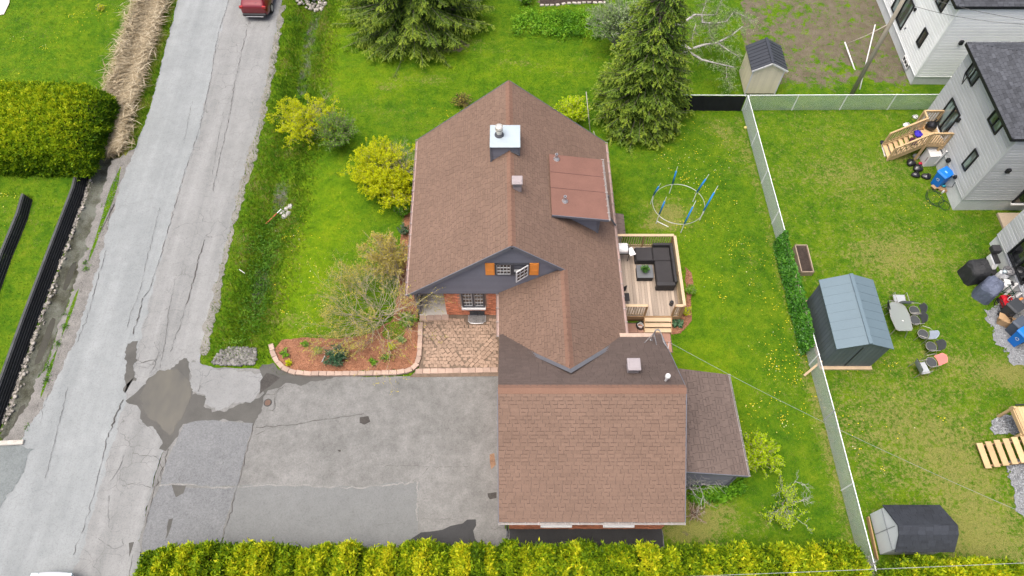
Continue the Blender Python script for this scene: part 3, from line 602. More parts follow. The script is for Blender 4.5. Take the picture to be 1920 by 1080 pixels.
def brickwork(b, o, xd, up, nv, w, h, holes=(), bw=.205, bh=.068):
    j = 0; y = 0.
    while y < h - .02:
        x = -random.random() * .02 - (bw / 2 if j % 2 else 0)
        while x < w:
            a, c = max(x + .005, 0), min(x + bw - .006, w); top = min(y + bh - .011, h)
            if c - a > .03 and not any(a < hx1 and c > hx0 and y < hy1 and top > hy0 for hx0, hx1, hy0, hy1 in holes):
                e = random.uniform(.009, .02); P3 = lambda s, t, k: o + xd * s + up * t + nv * k
                v = [P3(a, y, -.01), P3(c, y, -.01), P3(c, top, -.01), P3(a, top, -.01), P3(a, y, e), P3(c, y, e), P3(c, top, e), P3(a, top, e)]
                b.add(v, [(4, 5, 6, 7), (0, 1, 5, 4), (1, 2, 6, 5), (2, 3, 7, 6), (3, 0, 4, 7)], 0, min(1, max(0, random.gauss(.5, .25))))
            x += bw
        y += bh; j += 1
M_BRICK = mat('red_brick', (.54, .205, .112), .9, .12, 3, 30, .2, .4, tint=.42)
M_MORTAR = mat('mortar', (.36, .27, .21), .95, .15, 4, 30, .15, .4)
M_GREYSIDE = mat('slate_grey_siding', (.155, .158, .185), .6, .07, 1.2, 30, .06, .15, tint=.10)
M_TRIM = mat('grey_trim', (.115, .12, .14), .5, .08, 2, 30, .05, .1)
M_WHITE = mat('white_paint', (.58, .58, .57), .5, .05, 2, 30, .05, .1)
M_WINFR = mat('dark_grey_frame', (.06, .062, .07), .45, .05, 2, 30, .05, .05)
M_ORANGE = mat('orange_shutter_paint', (.74, .265, .05), .55, .08, 2, 30, .06, .1)
M_CONC = mat('porch_concrete', (.44, .42, .37), .9, .16, 1.4, 30, .12, .3)
M_GUT = mat('pinkish_gutter', (.32, .235, .21), .45, .12, 2, 20, .1, .1)
M_WGUT = mat('white_gutter', (.27, .25, .24), .45, .2, 2, 9, .2, .1)
M_SOFF = mat('dark_soffit', (.07, .06, .055), .8)
M_FLASH = mat('grey_flashing', (.13, .135, .15), .45, .1, 3, 20, .1, .1, metal=.2)
M_GALV = mat('galvanised_metal', (.42, .42, .43), .35, .15, 3, 20, .1, .1, metal=.6)
M_CAPM = mat('pale_sheet_metal', (.36, .42, .445), .35, .06, 2, 20, .04, .05, metal=.25)
X, Yv = Vector((1, 0, 0)), Vector((0, 1, 0)); SOUTH = Vector((0, -1, 0)); WEST = Vector((-1, 0, 0)); EAST = Vector((1, 0, 0))
# ---------------------------------------------------------------- the brown roofed house with its garage
house = thing('house', 'brown shingled house with dark grey gable, orange shutters and attached brick garage', 'house', (1.5, 15, 0))
def V3(x, y, z): return Vector((x, y, z))
RZ, PT = 6.6, .8466     # main ridge height and pitch
def zr(x): return RZ - .825 * x
KX = .0162
# corners
A_SW, A_NW, A_RS, A_RN = V3(-4.75, 15.48, 2.55), V3(-4.90, 24.78, 2.55), V3(0, 15.48, RZ), V3(-.15, 24.78, RZ)
E_N, E_S = V3(4.85, 24.67, RZ - .825 * (4.85 + KX * 9.19)), V3(5.02, 13.44, RZ - .825 * (5.02 - KX * 2.04))
WR_N, WR_S = V3(2.22, 15.55, RZ - .825 * 2.2211), V3(2.296, 10.85, RZ - .825 * 2.221); WL_N, WL_S = V3(-.60, 15.70, 2.46), V3(-.56, 13.38, 2.46)
MR_S = V3(2.221, 15.48, zr(2.221))
GR_W, GR_E = V3(-.53, 9.79, 5.5), V3(6.56, 9.79, 5.5); GS_W, GS_E = V3(-.50, 5.46, 2.8), V3(6.56, 5.46, 2.8); GN_W, GN_E = V3(-.55, 13.46, 2.6), V3(6.56, 13.46, 2.6)
AX = [V3(6.57, 7.36, 2.87), V3(9.46, 7.36, 2.2), V3(9.33, 11.74, 2.2), V3(6.57, 11.80, 2.87)]
PLANES = [  # polygon, eave origin, along, kind of shingle
    ([A_NW, A_SW, A_RS, A_RN], A_NW, 'new'), ([E_S, E_N, A_RN, A_RS, MR_S, WR_S], E_S, 'new'), ([WL_N, WL_S, WR_S, WR_N], WL_N, 'new'),
    ([GS_W, GS_E, GR_E, GR_W], GS_W, 'new'), ([GN_E, GN_W, GR_W, GR_E], GN_E, 'old'), ([AX[1], AX[2], AX[3], AX[0]], AX[1], 'mid')]
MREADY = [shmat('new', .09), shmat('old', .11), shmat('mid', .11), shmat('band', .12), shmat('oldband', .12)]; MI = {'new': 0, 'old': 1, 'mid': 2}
deck = MB()
for poly, A, k in PLANES:
    n = Vector((0, 0, 0))
    for i in range(1, len(poly) - 1): n += (poly[i] - poly[0]).cross(poly[i + 1] - poly[0])
    n.normalize(); n = n if n.z > 0 else -n
    deck.extr([p - n * .012 for p in poly], -n * .14, 0)
roof = deck.build('roof', [mat('roof_edge', (.10, .075, .068), .8, .1, 2, 20, .1, .1)], house)
rest = MB(); singles = []
for poly, A, k in PLANES:
    B = poly[1]; xd = (B - A).normalized(); n = Vector((0, 0, 0))
    for i in range(1, len(poly) - 1): n += (poly[i] - poly[0]).cross(poly[i + 1] - poly[0])
    n.normalize(); n = n if n.z > 0 else -n
    ud = n.cross(xd).normalized()
    cen = sum(poly, Vector()) / len(poly)
    if (cen - A).dot(ud) < 0: ud = -ud
    for tb in shingle_tabs(poly, A, xd, ud):
        if poly[0] is GS_W and tb[5] and len(singles) < 300 and abs((tb[1] - tb[0]) - .31) < .06 and tb[0] > .4: singles.append((A + xd * tb[0] + ud * tb[2], xd, ud, n, tb[1] - tb[0], tb[4]))
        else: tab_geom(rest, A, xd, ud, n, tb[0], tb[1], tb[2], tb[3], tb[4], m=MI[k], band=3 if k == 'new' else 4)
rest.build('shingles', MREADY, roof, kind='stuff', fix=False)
vmesh = []
for i in range(5):
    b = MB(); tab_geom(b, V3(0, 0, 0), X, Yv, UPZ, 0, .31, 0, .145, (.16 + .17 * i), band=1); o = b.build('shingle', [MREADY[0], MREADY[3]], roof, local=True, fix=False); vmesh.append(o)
for i, (loc, xd, ud, n, wd, t) in enumerate(singles):
    pr = vmesh[min(4, int(t * 5))]; o = bpy.data.objects.new('shingle', pr.data); COL.objects.link(o); o.parent = roof
    M = Matrix((xd * (wd / .31), ud, n)).transposed().to_4x4(); M.translation = loc - off(roof); o.matrix_local = M
for o in vmesh: bpy.data.objects.remove(o)
def ridge_caps(a, b, hw, pitch_l, pitch_r, up0):
    d = (b - a); L = d.length; d.normalize(); s = Vector((d.y, -d.x, 0)).normalized(); k = int(L / .25); mb = MB()
    for sg, pt in ((1, pitch_r), (-1, pitch_l)):
        e = s * sg * hw + Vector((0, 0, -pt * hw)); pts = [V3(0, 0, .035), Vector(e) + V3(0, 0, .03), Vector(e) + d * .27 + V3(0, 0, .018), d * .27 + V3(0, 0, .022)]
        mb.add(pts + [p - V3(0, 0, .03) for p in pts], [(0, 1, 2, 3), (0, 1, 5, 4), (1, 2, 6, 5)], 0, .5)
    pr = mb.build('ridge_cap', [shmat('cap', .15)], roof, local=True, fix=False)
    for i in range(k):
        o = pr if i == 0 else pr.copy()
        if i: COL.objects.link(o); o.parent = roof
        o.location = a + d * (L * i / k) - off(roof)
ridge_caps(A_RS, A_RN, .16, .85, .83, 0); ridge_caps(WR_S, WR_N, .16, .82, .83, 0); ridge_caps(GR_W, GR_E, .19, .8, .62, 0)
fl = MB()
for a, c, sd in ((WR_S, WL_S, -1), (WR_S, E_S, 1)):
    d = (c - a).normalized(); o2 = Vector((0, -.24, .19)); fl.add([a + V3(0, .02, .05), c + V3(0, .02, .05), c + o2 + V3(0, 0, .05), a + o2 + V3(0, 0, .05)], [(0, 1, 2, 3)])
fl.build('valley_flashing', [M_FLASH], roof, fix=False)
# rake boards along the front gable and the garage ends
def rake(a, c, w): rk = MB(); rk.bar(a, c, w, .17); rk.build('rake_board', [M_TRIM], roof)
for a, c in ((A_SW, A_RS), (A_RS, MR_S)): rake(a + V3(0, -.012, -.08), c + V3(0, -.012, -.08), .04)
for a, c in ((GS_E, GR_E), (GR_E, GN_E), (GS_W, GR_W)): rake(a + V3(.015 if a.x > 0 else -.015, 0, -.10), c + V3(.015 if a.x > 0 else -.015, 0, -.10), .03)
rake(A_NW + V3(0, .02, -.08), A_RN + V3(0, .02, -.08), .03); rake(A_RN + V3(0, .02, -.08), E_N + V3(0, .02, -.08), .03)
def gutter(a, b, outw, m, hang=.62, parent=house, w=.11):
    mb = MB(); d = (b - a).normalized(); o = Vector(outw); c0 = [o * .0 + V3(0, 0, -.01), o * .0 + V3(0, 0, -.10), o * w + V3(0, 0, -.10), o * (w + .012) + V3(0, 0, .0)]
    prof = [c0[0], c0[1], c0[2], c0[3]]; t = .008
    ins = [prof[0] + o * t, prof[1] + o * t + V3(0, 0, t), prof[2] - o * t + V3(0, 0, t), prof[3] - o * t]
    ring = prof + ins[::-1]; mb.extr([a + p for p in ring], b - a)
    g = mb.build('gutter', [m], parent); L = (b - a).length; k = max(2, int(L / hang)); h = MB()
    mb2 = MB(); mb2.box((0, 0, 0), (.03, w + .05, .012) if abs(o.y) > .5 else (w + .05, .03, .012))
    pr = mb2.build('hanger', [M_WGUT], g, local=True)
    for i in range(k + 1):
        q = pr if i == 0 else pr.copy()
        if i: COL.objects.link(q); q.parent = g
        q.location = a + (b - a) * (i / k) + o * (w / 2) + V3(0, 0, .005) - off(g)
    return g
gutter(A_NW + V3(-.005, 0, -.02), A_SW + V3(-.005, .02, -.02), WEST, M_GUT); gutter(E_S + V3(.01, .06, -.02), E_N + V3(.01, -.02, -.02), EAST, M_GUT)
gutter(GS_W + V3(0, -.01, -.03), GS_E + V3(0, -.01, -.03), SOUTH, M_WGUT, .5, house, .075); gutter(V3(5.1, 13.47, 2.57), GN_E + V3(0, .01, -.03), Yv, M_GUT, .5, house, .06)
gutter(AX[1] + V3(.01, 0, -.02), AX[2] + V3(.01, 0, -.02), EAST, M_WGUT, .62, house, .07); gutter(WL_N + V3(-.005, -.12, -.02), WL_S + V3(-.005, .08, -.02), WEST, M_GUT)
# walls
b = MB()
b.box((.72, 20.1, 1.24), (7.7, 8.6, 2.48)); b.box((-3.82, 21.0, 1.235), (1.32, 6.8, 2.47)); b.box((2.2, 14.6, 1.23), (5.0, 2.3, 2.46))
b.build('wall', [M_MORTAR], house)
fw = MB(); fw.box((-1.85, 15.85, 1.26), (2.62, .12, 2.5)); front = fw.build('front_wall', [M_MORTAR], house)
WX0, WX1, WZ0, WZ1 = -2.36, -1.28, .98, 2.5
bb = MB(); brickwork(bb, V3(-3.15, 15.79, .06), X, UPZ, SOUTH, 2.6, 2.42, [(WX0 + 3.15 - .04, WX1 + 3.15 + .04, WZ0 - .06 - .13, 3)])
bb.build('bricks', [M_BRICK], front, kind='stuff', fix=False)
bb = MB(); brickwork(bb, V3(-3.16, 17.4, .06), SOUTH, UPZ, WEST, 1.6, 2.42); bb.build('bricks', [M_BRICK], front, kind='stuff', fix=False)
window(house, V3(WX0, 15.77, WZ0), X, UPZ, SOUTH, WX1 - WX0, 1.42, M_WINFR, .075, 3, 4, M_WHITE, .09, 2, mw=.013)
sb = MB(); sb.box(((WX0 + WX1) / 2, 15.70, WZ0 - .06), (WX1 - WX0 + .06, .22, .1)); sb.build('window_sill', [M_WHITE], house, bevel=.01)
# gable
gb = MB(); gy = 15.66
gb.extr([V3(-4.58, gy, 2.42), V3(4.9, gy, 2.42), V3(4.5, gy, 2.8), V3(0, gy, 6.42), V3(-4.58, gy, 2.55)], (0, .1, 0)); gable = gb.build('gable_wall', [M_TRIM], house)
sd = MB(); z = 2.42
while z < 6.3:
    z1 = min(z + .115, 6.38); xl0 = -4.62 + max(0, z - 2.5) / (6.46 - 2.5) * 4.62; xl1 = -4.62 + max(0, z1 - 2.5) / (6.46 - 2.5) * 4.62; y0, y1 = gy - .028, gy - .008
    t = random.uniform(.3, .7); sd.add([(xl0, y0, z), (-xl0, y0, z), (-xl1, y1, z1), (xl1, y1, z1), (xl0, gy, z), (-xl0, gy, z)], [(0, 1, 2, 3), (4, 5, 1, 0)], 0, t); z += .115
sd.build('siding', [M_GREYSIDE], gable, kind='stuff', fix=False)
so2 = MB(); so2.box((-1.7, 15.74, 2.40), (5.9, .2, .04)); so2.box((-3.85, 16.6, 2.42), (1.45, 1.9, .03)); so2.build('soffit', [M_SOFF], house)
GW0, GW1, GZ0, GZ1 = -.72, .72, 4.14, 5.04
def gwin(x0, x1, op):
    o = V3(x0, gy - .03, GZ0); w = x1 - x0
    f = MB(); frame_bars(f, o, X, UPZ, SOUTH, w, GZ1 - GZ0, .055, .07); fr = f.build('window', [M_WINFR], house)
    if op:
        inr = MB(); inr.box(o + V3(w / 2, .02, .45), (w - .1, .01, .8)); inr.build('opening', [mat('dark_room', (.008, .008, .009), .9)], fr)
        a = math.radians(35); xd = Vector((-math.cos(a), -math.sin(a), 0)); nv = Vector((-xd.y, xd.x, 0)); nv = nv if nv.y < 0 else -nv
        s = MB(); so_ = o + V3(w - .04, -.06, .03); frame_bars(s, so_, xd, UPZ, nv, w - .08, .84, .05, .04); R = Matrix((xd, UPZ, nv)).transposed()
        for i in (1, 2): s.box(so_ + xd * (w - .08) * i / 3 + UPZ * .42 + nv * .02, (.025, .76, .02), 0, 0, .5, R)
        for j in (1, 2): s.box(so_ + xd * (w - .08) / 2 + UPZ * (.84 * j / 3) + nv * .022, (w - .16, .025, .02), 0, 0, .5, R)
        s.build('open_sash', [M_WHITE], fr); g = MB(); g.box(so_ + xd * (w - .08) / 2 + UPZ * .42 + nv * .015, (w - .17, .75, .008), 0, 0, .5, R); g.build('pane', [glassmat('window_glass')], fr)
        rl = MB(); rl.box(o + V3(w / 2, -.02, .30), (w - .14, .03, .16)); rl.build('inner_sill', [M_WHITE], fr)
    else:
        g = MB(); g.box(o + V3(w / 2, -.012, .45), (w - .1, .01, .8)); g.build('pane', [glassmat('window_glass')], fr); q = MB()
        for i in range(0, 5): q.box(o + V3(.065 + (w - .13) * i / 4, -.035, .45), (.018, .02, .8))
        for j in range(0, 4): q.box(o + V3(w / 2, -.037, .065 + .77 * j / 3), (w - .1, .022, .018))
        q.build('glazing_bar', [M_WHITE], fr)
gwin(GW0, -.01, False); gwin(.01, GW1, True)
for x in (-.95, .95):
    s = MB(); R = .19; s.box((x, gy - .045, 4.58), (.40, .05, .94)); sh = s.build('shutter', [M_ORANGE], house, bevel=.008)
    p = MB()
    for zc in (4.36, 4.80): p.box((x, gy - .074, zc), (.27, .014, .36))
    p.build('raised_panel', [M_ORANGE], sh)
# porch
p = MB(); p.box((-3.82, 16.62, .05), (1.36, 1.86, .14)); p.build('porch_floor', [M_CONC], house, bevel=.01)
p = MB(); p.box((-4.47, 15.86, 1.28), (.14, .16, 2.4)); p.box((-4.47, 16.7, .65), (.09, 1.5, .9)); p.build('porch_post', [M_TRIM], house)
# window well
p = MB(); c = [V3(-2.12, 15.76, .1), V3(-2.12, 15.42, .1), V3(-2.0, 15.32, .1), V3(-1.72, 15.30, .1), V3(-1.42, 15.32, .1), V3(-1.28, 15.42, .1), V3(-1.28, 15.76, .1)]
p.tube([q - V3(0, 0, .035) for q in c], .02, 8); ww = p.build('window_well', [M_GALV], house)
p = MB(); p.prism([(q.x, q.y) for q in c], .04, .075); p.build('well_floor', [mat('dark_gravel', (.15, .145, .14), .95, .3, 4, 20, .3)], ww)
window(ww, V3(-2.05, 15.775, .1), X, UPZ, SOUTH, .72, .38, M_WINFR, .04, 1, 1, None, .04, 2, name='cellar_window')
# chimney
b = MB(); b.box((-.31, 21.06, 6.15), (1.22, 1.08, 1.42)); ch = b.build('chimney', [M_TRIM], house)
sd = MB(); z = 5.45
while z < 6.8:
    for (x0, y0, x1, y1) in ((-.92, 20.52, .3, 20.52), (-.92, 21.6, -.92, 20.52), (.3, 20.52, .3, 21.6)):
        d = Vector((x1 - x0, y1 - y0, 0)).normalized(); nn = Vector((d.y, -d.x, 0)); a = V3(x0, y0, z); c = V3(x1, y1, z)
        sd.add([a + nn * .028, c + nn * .028, c + nn * .006 + UPZ * .115, a + nn * .006 + UPZ * .115, a, c], [(0, 1, 2, 3), (4, 5, 1, 0)], 0, random.random())
    z += .115
sd.build('siding', [M_GREYSIDE], ch, kind='stuff', fix=False)
b = MB()
for x in (-.93, .31): b.box((x, 20.5, 6.15), (.09, .09, 1.4))
b.box((-.31, 20.49, 6.80), (1.24, .07, .09)); b.build('corner_trim', [M_TRIM], ch)
b = MB(); b.box((-.305, 21.06, 6.89), (1.34, 1.3, .05)); cap = b.build('chimney_cap', [M_CAPM], ch, bevel=.012)
b = MB(); b.lathe((-.56, 21.12, 6.915), [(.21, 0), (.2, .05), (.15, .1), (.14, .12)], 20, 1); b.lathe((-.56, 21.12, 7.03), [(.13, 0), (.13, .16), (.165, .17), (.165, .21), (.13, .22), (.13, .27), (.17, .28), (.17, .42), (.12, .46), (0.02, .47)], 20, 0)
b.lathe((-.56, 21.12, 7.24), [(.135, 0), (.135, .035)], 20, 1)
b.build('flue', [mat('flue_steel', (.55, .52, .47), .3, .1, 4, 20, .1, 0, metal=.5), M_WINFR], ch, smooth=False)
b = MB()
for q in ((V3(-.9, 20.5, zr(.9)), V3(-.04, 20.5, RZ)), (V3(-.04, 20.5, RZ), V3(.3, 20.5, zr(.3)))): b.bar(q[0] + V3(0, -.05, .03), q[1] + V3(0, -.05, .03), .1, .02)
b.build('flashing', [M_FLASH], ch)
def roof_vent(x, y, z, s, h, m):
    b = MB(); b.box((x, y, z - h / 2 - .05), (s * .8, s * .8, h)); o = b.build('roof_vent', [m], house)
    c = MB(); c.box((x, y, z), (s, s, .1)); c.build('vent_cap', [m], o, bevel=.02); d = MB(); d.box((x, y, z + .055), (s * .72, s * .72, .02)); d.build('vent_lid', [m], o, bevel=.006)
    l = MB()
    for k in range(3): l.box((x, y - s * .41, z - .08 - .06 * k), (s * .78, .02, .022))
    l.build('vent_slat', [mat('vent_slat_grey', (.13, .125, .13), .6)], o)
M_VENT = mat('mauve_grey_metal', (.27, .235, .235), .5, .08, 3, 20, .06, .1)
roof_vent(.22, 18.62, 6.86, .46, .5, M_VENT)
pv = PY(1182, 701, 10.9); roof_vent(pv.x, 10.9, 5.18, .52, .45, mat('pale_vent_metal', (.25, .225, .23), .5, .06, 3, 20, .05, .1))
def pipe(base, h, r, m, capr=None):
    b = MB(); b.lathe(base, [(r * 2.2, 0), (r * 1.7, .06), (r * 1.15, .12), (r, .14), (r, h)], 14); o = b.build('vent_pipe', [m], house, smooth=False)
    if capr:
        c = MB(); c.lathe(Vector(base) + V3(0, 0, h), [(capr, 0), (capr, .1), (capr * .8, .15), (.01, .17)], 16); c.build('pipe_cap', [M_WHITE], o, smooth=True)
    else:
        c = MB(); c.lathe(Vector(base) + V3(0, 0, h), [(r * .75, .004), (.01, .005)], 12); c.build('pipe_bore', [M_WINFR], o)
pipe(P(1246, 718, 4.95), .62, .045, M_WHITE, .10)
# dormer on the east slope
DR = [V3(1.72, 21.46, 5.26), V3(1.75, 17.98, 5.26), V3(4.32, 18.1, 4.72), V3(4.24, 21.58, 4.72)]
b = MB(); b.extr([p for p in DR], (0, 0, -.07)); dm = b.build('dormer', [mat('brown_membrane', (.155, .078, .058), .7, .14, .9, 16, .07, .2)], house)
def dz(x): return 5.26 - (x - 1.73) / 2.57 * .54 - .075
b = MB()
b.extr([V3(2.0, 18.42, zr(2.0) - .1), V3(3.95, 18.42, zr(3.95) - .05), V3(3.95, 18.42, dz(3.95)), V3(2.0, 18.42, dz(2.0))], (0, 2.85, 0)); b.build('dormer_wall', [M_GREYSIDE], dm)
sd = MB()
for k in range(11):
    z = 3.35 + .115 * k; xa = (RZ - z - .08) / .825
    if xa < 3.9: sd.add([(xa, 18.395, z), (3.95, 18.395, z), (3.95, 18.412, z + .115), (max(1.9, xa - .14), 18.412, z + .115), (xa, 18.42, z), (3.95, 18.42, z)], [(0, 1, 2, 3), (4, 5, 1, 0)], 0, random.random())
sd.build('siding', [M_GREYSIDE], dm, kind='stuff', fix=False)
b = MB(); b.bar(DR[1] + V3(0, -.012, -.05), DR[2] + V3(0, -.012, -.05), .03, .13); b.box((3.96, 18.40, 3.95), (.09, .07, 1.3)); b.build('trim', [M_TRIM], dm)
for fy in (.30, .56): 
    a = DR[0] + (DR[1] - DR[0]) * fy; c = DR[3] + (DR[2] - DR[3]) * fy; b = MB(); b.bar(a + V3(.02, 0, .004), c + V3(-.02, 0, .004), .03, .012); b.build('seam', [mat('brown_seam', (.11, .055, .045), .7)], dm)
g = gutter(DR[3] + V3(-.02, 0, .0), DR[2] + V3(-.02, 0, .0), EAST, M_WGUT, .35, house, .09)
b = MB(); b.tube([V3(4.42, 19.55, 4.6), V3(4.55, 19.5, 3.2), V3(4.98, 19.3, 2.62)], .045, 8); b.build('downpipe', [M_WINFR], house)
for u, v in ((1043, 298), (1059, 375)):
    q = P(u, v, 5.2); pipe((q.x, q.y, dz(q.x) + .07), .34, .07, M_GALV)
# garage and annex
b = MB(); b.box((3.05, 9.6, 1.38), (6.3, 7.7, 2.76)); b.extr([V3(-.1, 5.75, 2.7), V3(-.1, 9.79, 5.2), V3(-.1, 13.4, 2.6)], (.05, 0, 0)); b.extr([V3(6.15, 5.75, 2.7), V3(6.15, 9.79, 5.2), V3(6.15, 13.4, 2.6)], (.05, 0, 0))
gw = b.build('garage_wall', [M_MORTAR], house)
bb = MB(); brickwork(bb, V3(-.1, 13.4, .04), SOUTH, UPZ, WEST, 7.65, 2.5); bb.build('bricks', [M_BRICK], gw, kind='stuff', fix=False)
bb = MB(); brickwork(bb, V3(-.1, 5.75, .04), X, UPZ, SOUTH, 6.3, 2.66, [(1.24, 2.5, 1.15, 2.6), (3.74, 5.02, 1.15, 2.6)])
bb.build('bricks', [M_BRICK], gw, kind='stuff', fix=False)
for x0 in (1.17, 3.67):
    window(gw, V3(x0, 5.74, 1.28), X, UPZ, SOUTH, 1.2, .9, M_WHITE, .06, 1, 1, None, .05, 2, name='garage_window'); s = MB(); s.box((x0 + .6, 5.66, 1.2), (1.26, .2, .1)); s.build('garage_sill', [M_WHITE], gw, bevel=.01)
b = MB(); b.box((7.7, 9.6, 1.1), (2.85, 4.2, 2.2)); an = b.build('annex_wall', [M_TRIM], house)
sd = MB()
for k in range(21):
    z = .05 + .115 * k; xr = 9.125 if z < 2.15 else 9.125 - (z - 2.15) / .232
    if xr > 6.4: sd.add([(6.28, 7.47, z), (xr, 7.47, z), (xr, 7.488, z + .115), (6.28, 7.488, z + .115), (6.28, 7.5, z), (xr, 7.5, z)], [(0, 1, 2, 3), (4, 5, 1, 0)], 0, random.random())
sd.build('siding', [M_GREYSIDE], an, kind='stuff', fix=False)
b = MB(); b.bar(AX[0] + V3(0, -.012, -.06), AX[1] + V3(0, -.012, -.06), .03, .15); b.box((9.12, 7.47, 1.1), (.09, .07, 2.1)); b.build('annex_trim', [M_TRIM], house)
b = MB(); b.tube([V3(-.28, 5.5, 2.7), V3(-.2, 5.62, 2.3), V3(-.2, 5.66, .15), V3(-.2, 5.4, .08)], .04, 8); b.build('downpipe', [M_WINFR], house)
# lower entry roof on the east side, north of the deck
b = MB(); b.extr([V3(4.62, 19.75, 1.35), V3(5.72, 19.75, 1.1), V3(5.66, 21.0, 1.1), V3(4.62, 21.0, 1.35)], (0, 0, .07)); er = b.build('cellar_hatch_roof', [shmat('mid', .16)], house)
b = MB(); b.box((5.1, 20.4, .6), (.95, 1.1, 1.0)); b.build('cellar_hatch_wall', [M_WHITE], er)
tb = MB(); xd = Yv; ud = Vector((-1.1, 0, .25)).normalized(); nn = Vector((.25, 0, 1.1)).normalized(); A = V3(5.7, 19.75, 1.175)
for q in shingle_tabs([A, V3(5.66, 21.0, 1.175), V3(4.66, 21.0, 1.41), V3(4.66, 19.75, 1.41)], A, xd, ud): tab_geom(tb, A, xd, ud, nn, q[0], q[1], q[2], q[3], q[4])
tb.build('shingles', [shmat('mid', .16)], er, kind='stuff', fix=False)
# power service mast on the garage corner
mb = MB(); q = V3(6.0, 13.0, 2.95); mb.tube([q, q + V3(.02, 0, 1.0), q + V3(.1, -.02, 1.1), q + V3(.2, -.05, 1.02)], .035, 8); mb.tube([q + V3(-.35, -.2, .15), q + V3(0, 0, .7)], .018, 6); mb.tube([q + V3(.15, -.35, .3), q + V3(0, 0, .7)], .018, 6)
mb.lathe(q + V3(0, 0, -.1), [(.12, 0), (.06, .1), (.05, .16)], 12)
mast = mb.build('service_mast', [M_GALV], house)
mb = MB()
for k in range(4):
    a = q + V3(.2, -.05, 1.02); mb.tube([a, a + V3(.2 + .06 * k, -.25 - .05 * k, -.5 - .1 * k), a + V3(.35, -.55 - .03 * k, -.45), q + V3(.62, -.35, .62)], .008, 5)
mb.build('service_cable', [mat('grey_cable', (.35, .35, .36), .6)], mast)
# ---------------------------------------------------------------- paved patio
M_PAVER = mat('buff_paver', (.262, .186, .135), .9, .14, 1.3, 30, .14, .4, tint=.16)
M_JOINT = mat('paver_joint', (.135, .10, .073), .95, .3, 3, 20, .2, .3)
M_EDGE = mat('pink_concrete_block', (.33, .245, .195), .9, .12, 1.6, 30, .12, .3, tint=.16)
patio = sheet('patio', PATIO, .045, M_JOINT)
def piece_proto(dx, dy, dz, mats, n=4, jit=.012):
    out = []
    for i in range(n):
        b = MB(); q = [(sx * dx / 2 + random.gauss(0, jit), sy * dy / 2 + random.gauss(0, jit)) for sx, sy in ((-1, -1), (1, -1), (1, 1), (-1, 1))]
        c = .012; qi = [(x * (1 - c / dx * 2), y * (1 - c / dy * 2)) for x, y in q]
        vs = [(x, y, 0) for x, y in q] + [(x, y, dz * .8) for x, y in q] + [(x, y, dz) for x, y in qi]
        b.add(vs, [(0, 1, 5, 4), (1, 2, 6, 5), (2, 3, 7, 6), (3, 0, 4, 7), (4, 5, 9, 8), (5, 6, 10, 9), (6, 7, 11, 10), (7, 4, 8, 11), (8, 9, 10, 11)], 0, (i + .5) / n)
        me = b.build('proto', mats, None, local=True); out.append(me.data); bpy.data.objects.remove(me)
    return out
def put(name, me, parent, loc, rz=0., sc=(1, 1, 1)):
    o = bpy.data.objects.new(name, me); COL.objects.link(o); o.parent = parent; o.location = Vector(loc) - off(parent); o.rotation_euler = (0, 0, rz); o.scale = sc; return o
pav = piece_proto(.180, .154, .045, [M_PAVER], 6); pav2 = piece_proto(.242, .172, .045, [M_PAVER], 6, .006)
bands = [(P(806, 612), P(864, 692)), (P(935, 634), P(876, 694))]
inner = pl([(795, 601), (934, 598), (934, 689), (795, 690)]); keep = []
def bdist(x, y): return min(float(pdist(np.array([x]), np.array([y]), [a[:2], c[:2]])[0]) for a, c in bands)
y = inner[:, 1].min() + .08; r = 0
while y < inner[:, 1].max() - .03:
    x = inner[:, 0].min() + .1 + (.095 if r % 2 else 0)
    while x < inner[:, 0].max():
        if bool(inpoly(np.array([x]), np.array([y]), inner)[0]) and bdist(x, y) > .305 and not (-2.3 < x < -1.15 and y > 15.25): keep.append((x, y))
        x += .197
    y += .172; r += 1
extra = []
for a, c in bands:
    d = (c - a); L = d.length; d.normalize(); s = Vector((-d.y, d.x, 0)); an = math.atan2(d.y, d.x)
    for lane in (-.19, 0, .19):
        k = lane * .7
        while k < L:
            q = a + d * k + s * lane
            if bool(inpoly(np.array([q.x]), np.array([q.y]), inner)[0]): extra.append((q.x, q.y, an))
            k += .268
random.shuffle(keep); spare = MB()
nb = 290 - len(extra)
for i, (x, y) in enumerate(keep):
    if i < nb: put('paver', random.choice(pav), patio, (x + random.gauss(0, .006), y + random.gauss(0, .006), .03 + random.uniform(0, .006)), random.gauss(0, .05))
    else: spare.box((x, y, .05), (.178, .152, .05), random.gauss(0, .05), 0, random.random())
for x, y, an in extra: put('paver', random.choice(pav2), patio, (x, y, .031 + random.uniform(0, .006)), an + random.gauss(0, .02))
if spare.v: spare.build('pavers', [M_PAVER], patio, kind='stuff')
bl = piece_proto(.34, .26, .10, [M_EDGE], 4, .006)
a, c = P(779, 697), P(934, 694); L = (c - a).length; k = int(L / .35)
for i in range(k): put('border_block', random.choice(bl), patio, a + (c - a) * ((i + .5) / k) + Vector((0, 0, -.03)), math.atan2((c - a).y, (c - a).x), (L / k / .345, 1, 1))
# porch step row
a, c = P(787, 598), P(842, 596); k = 4
for i in range(k): put('step_block', random.choice(bl), patio, a + (c - a) * ((i + .5) / k) + Vector((0, 0, .012)), 0, ((c - a).length / k / .345, 1.15, 1.1))
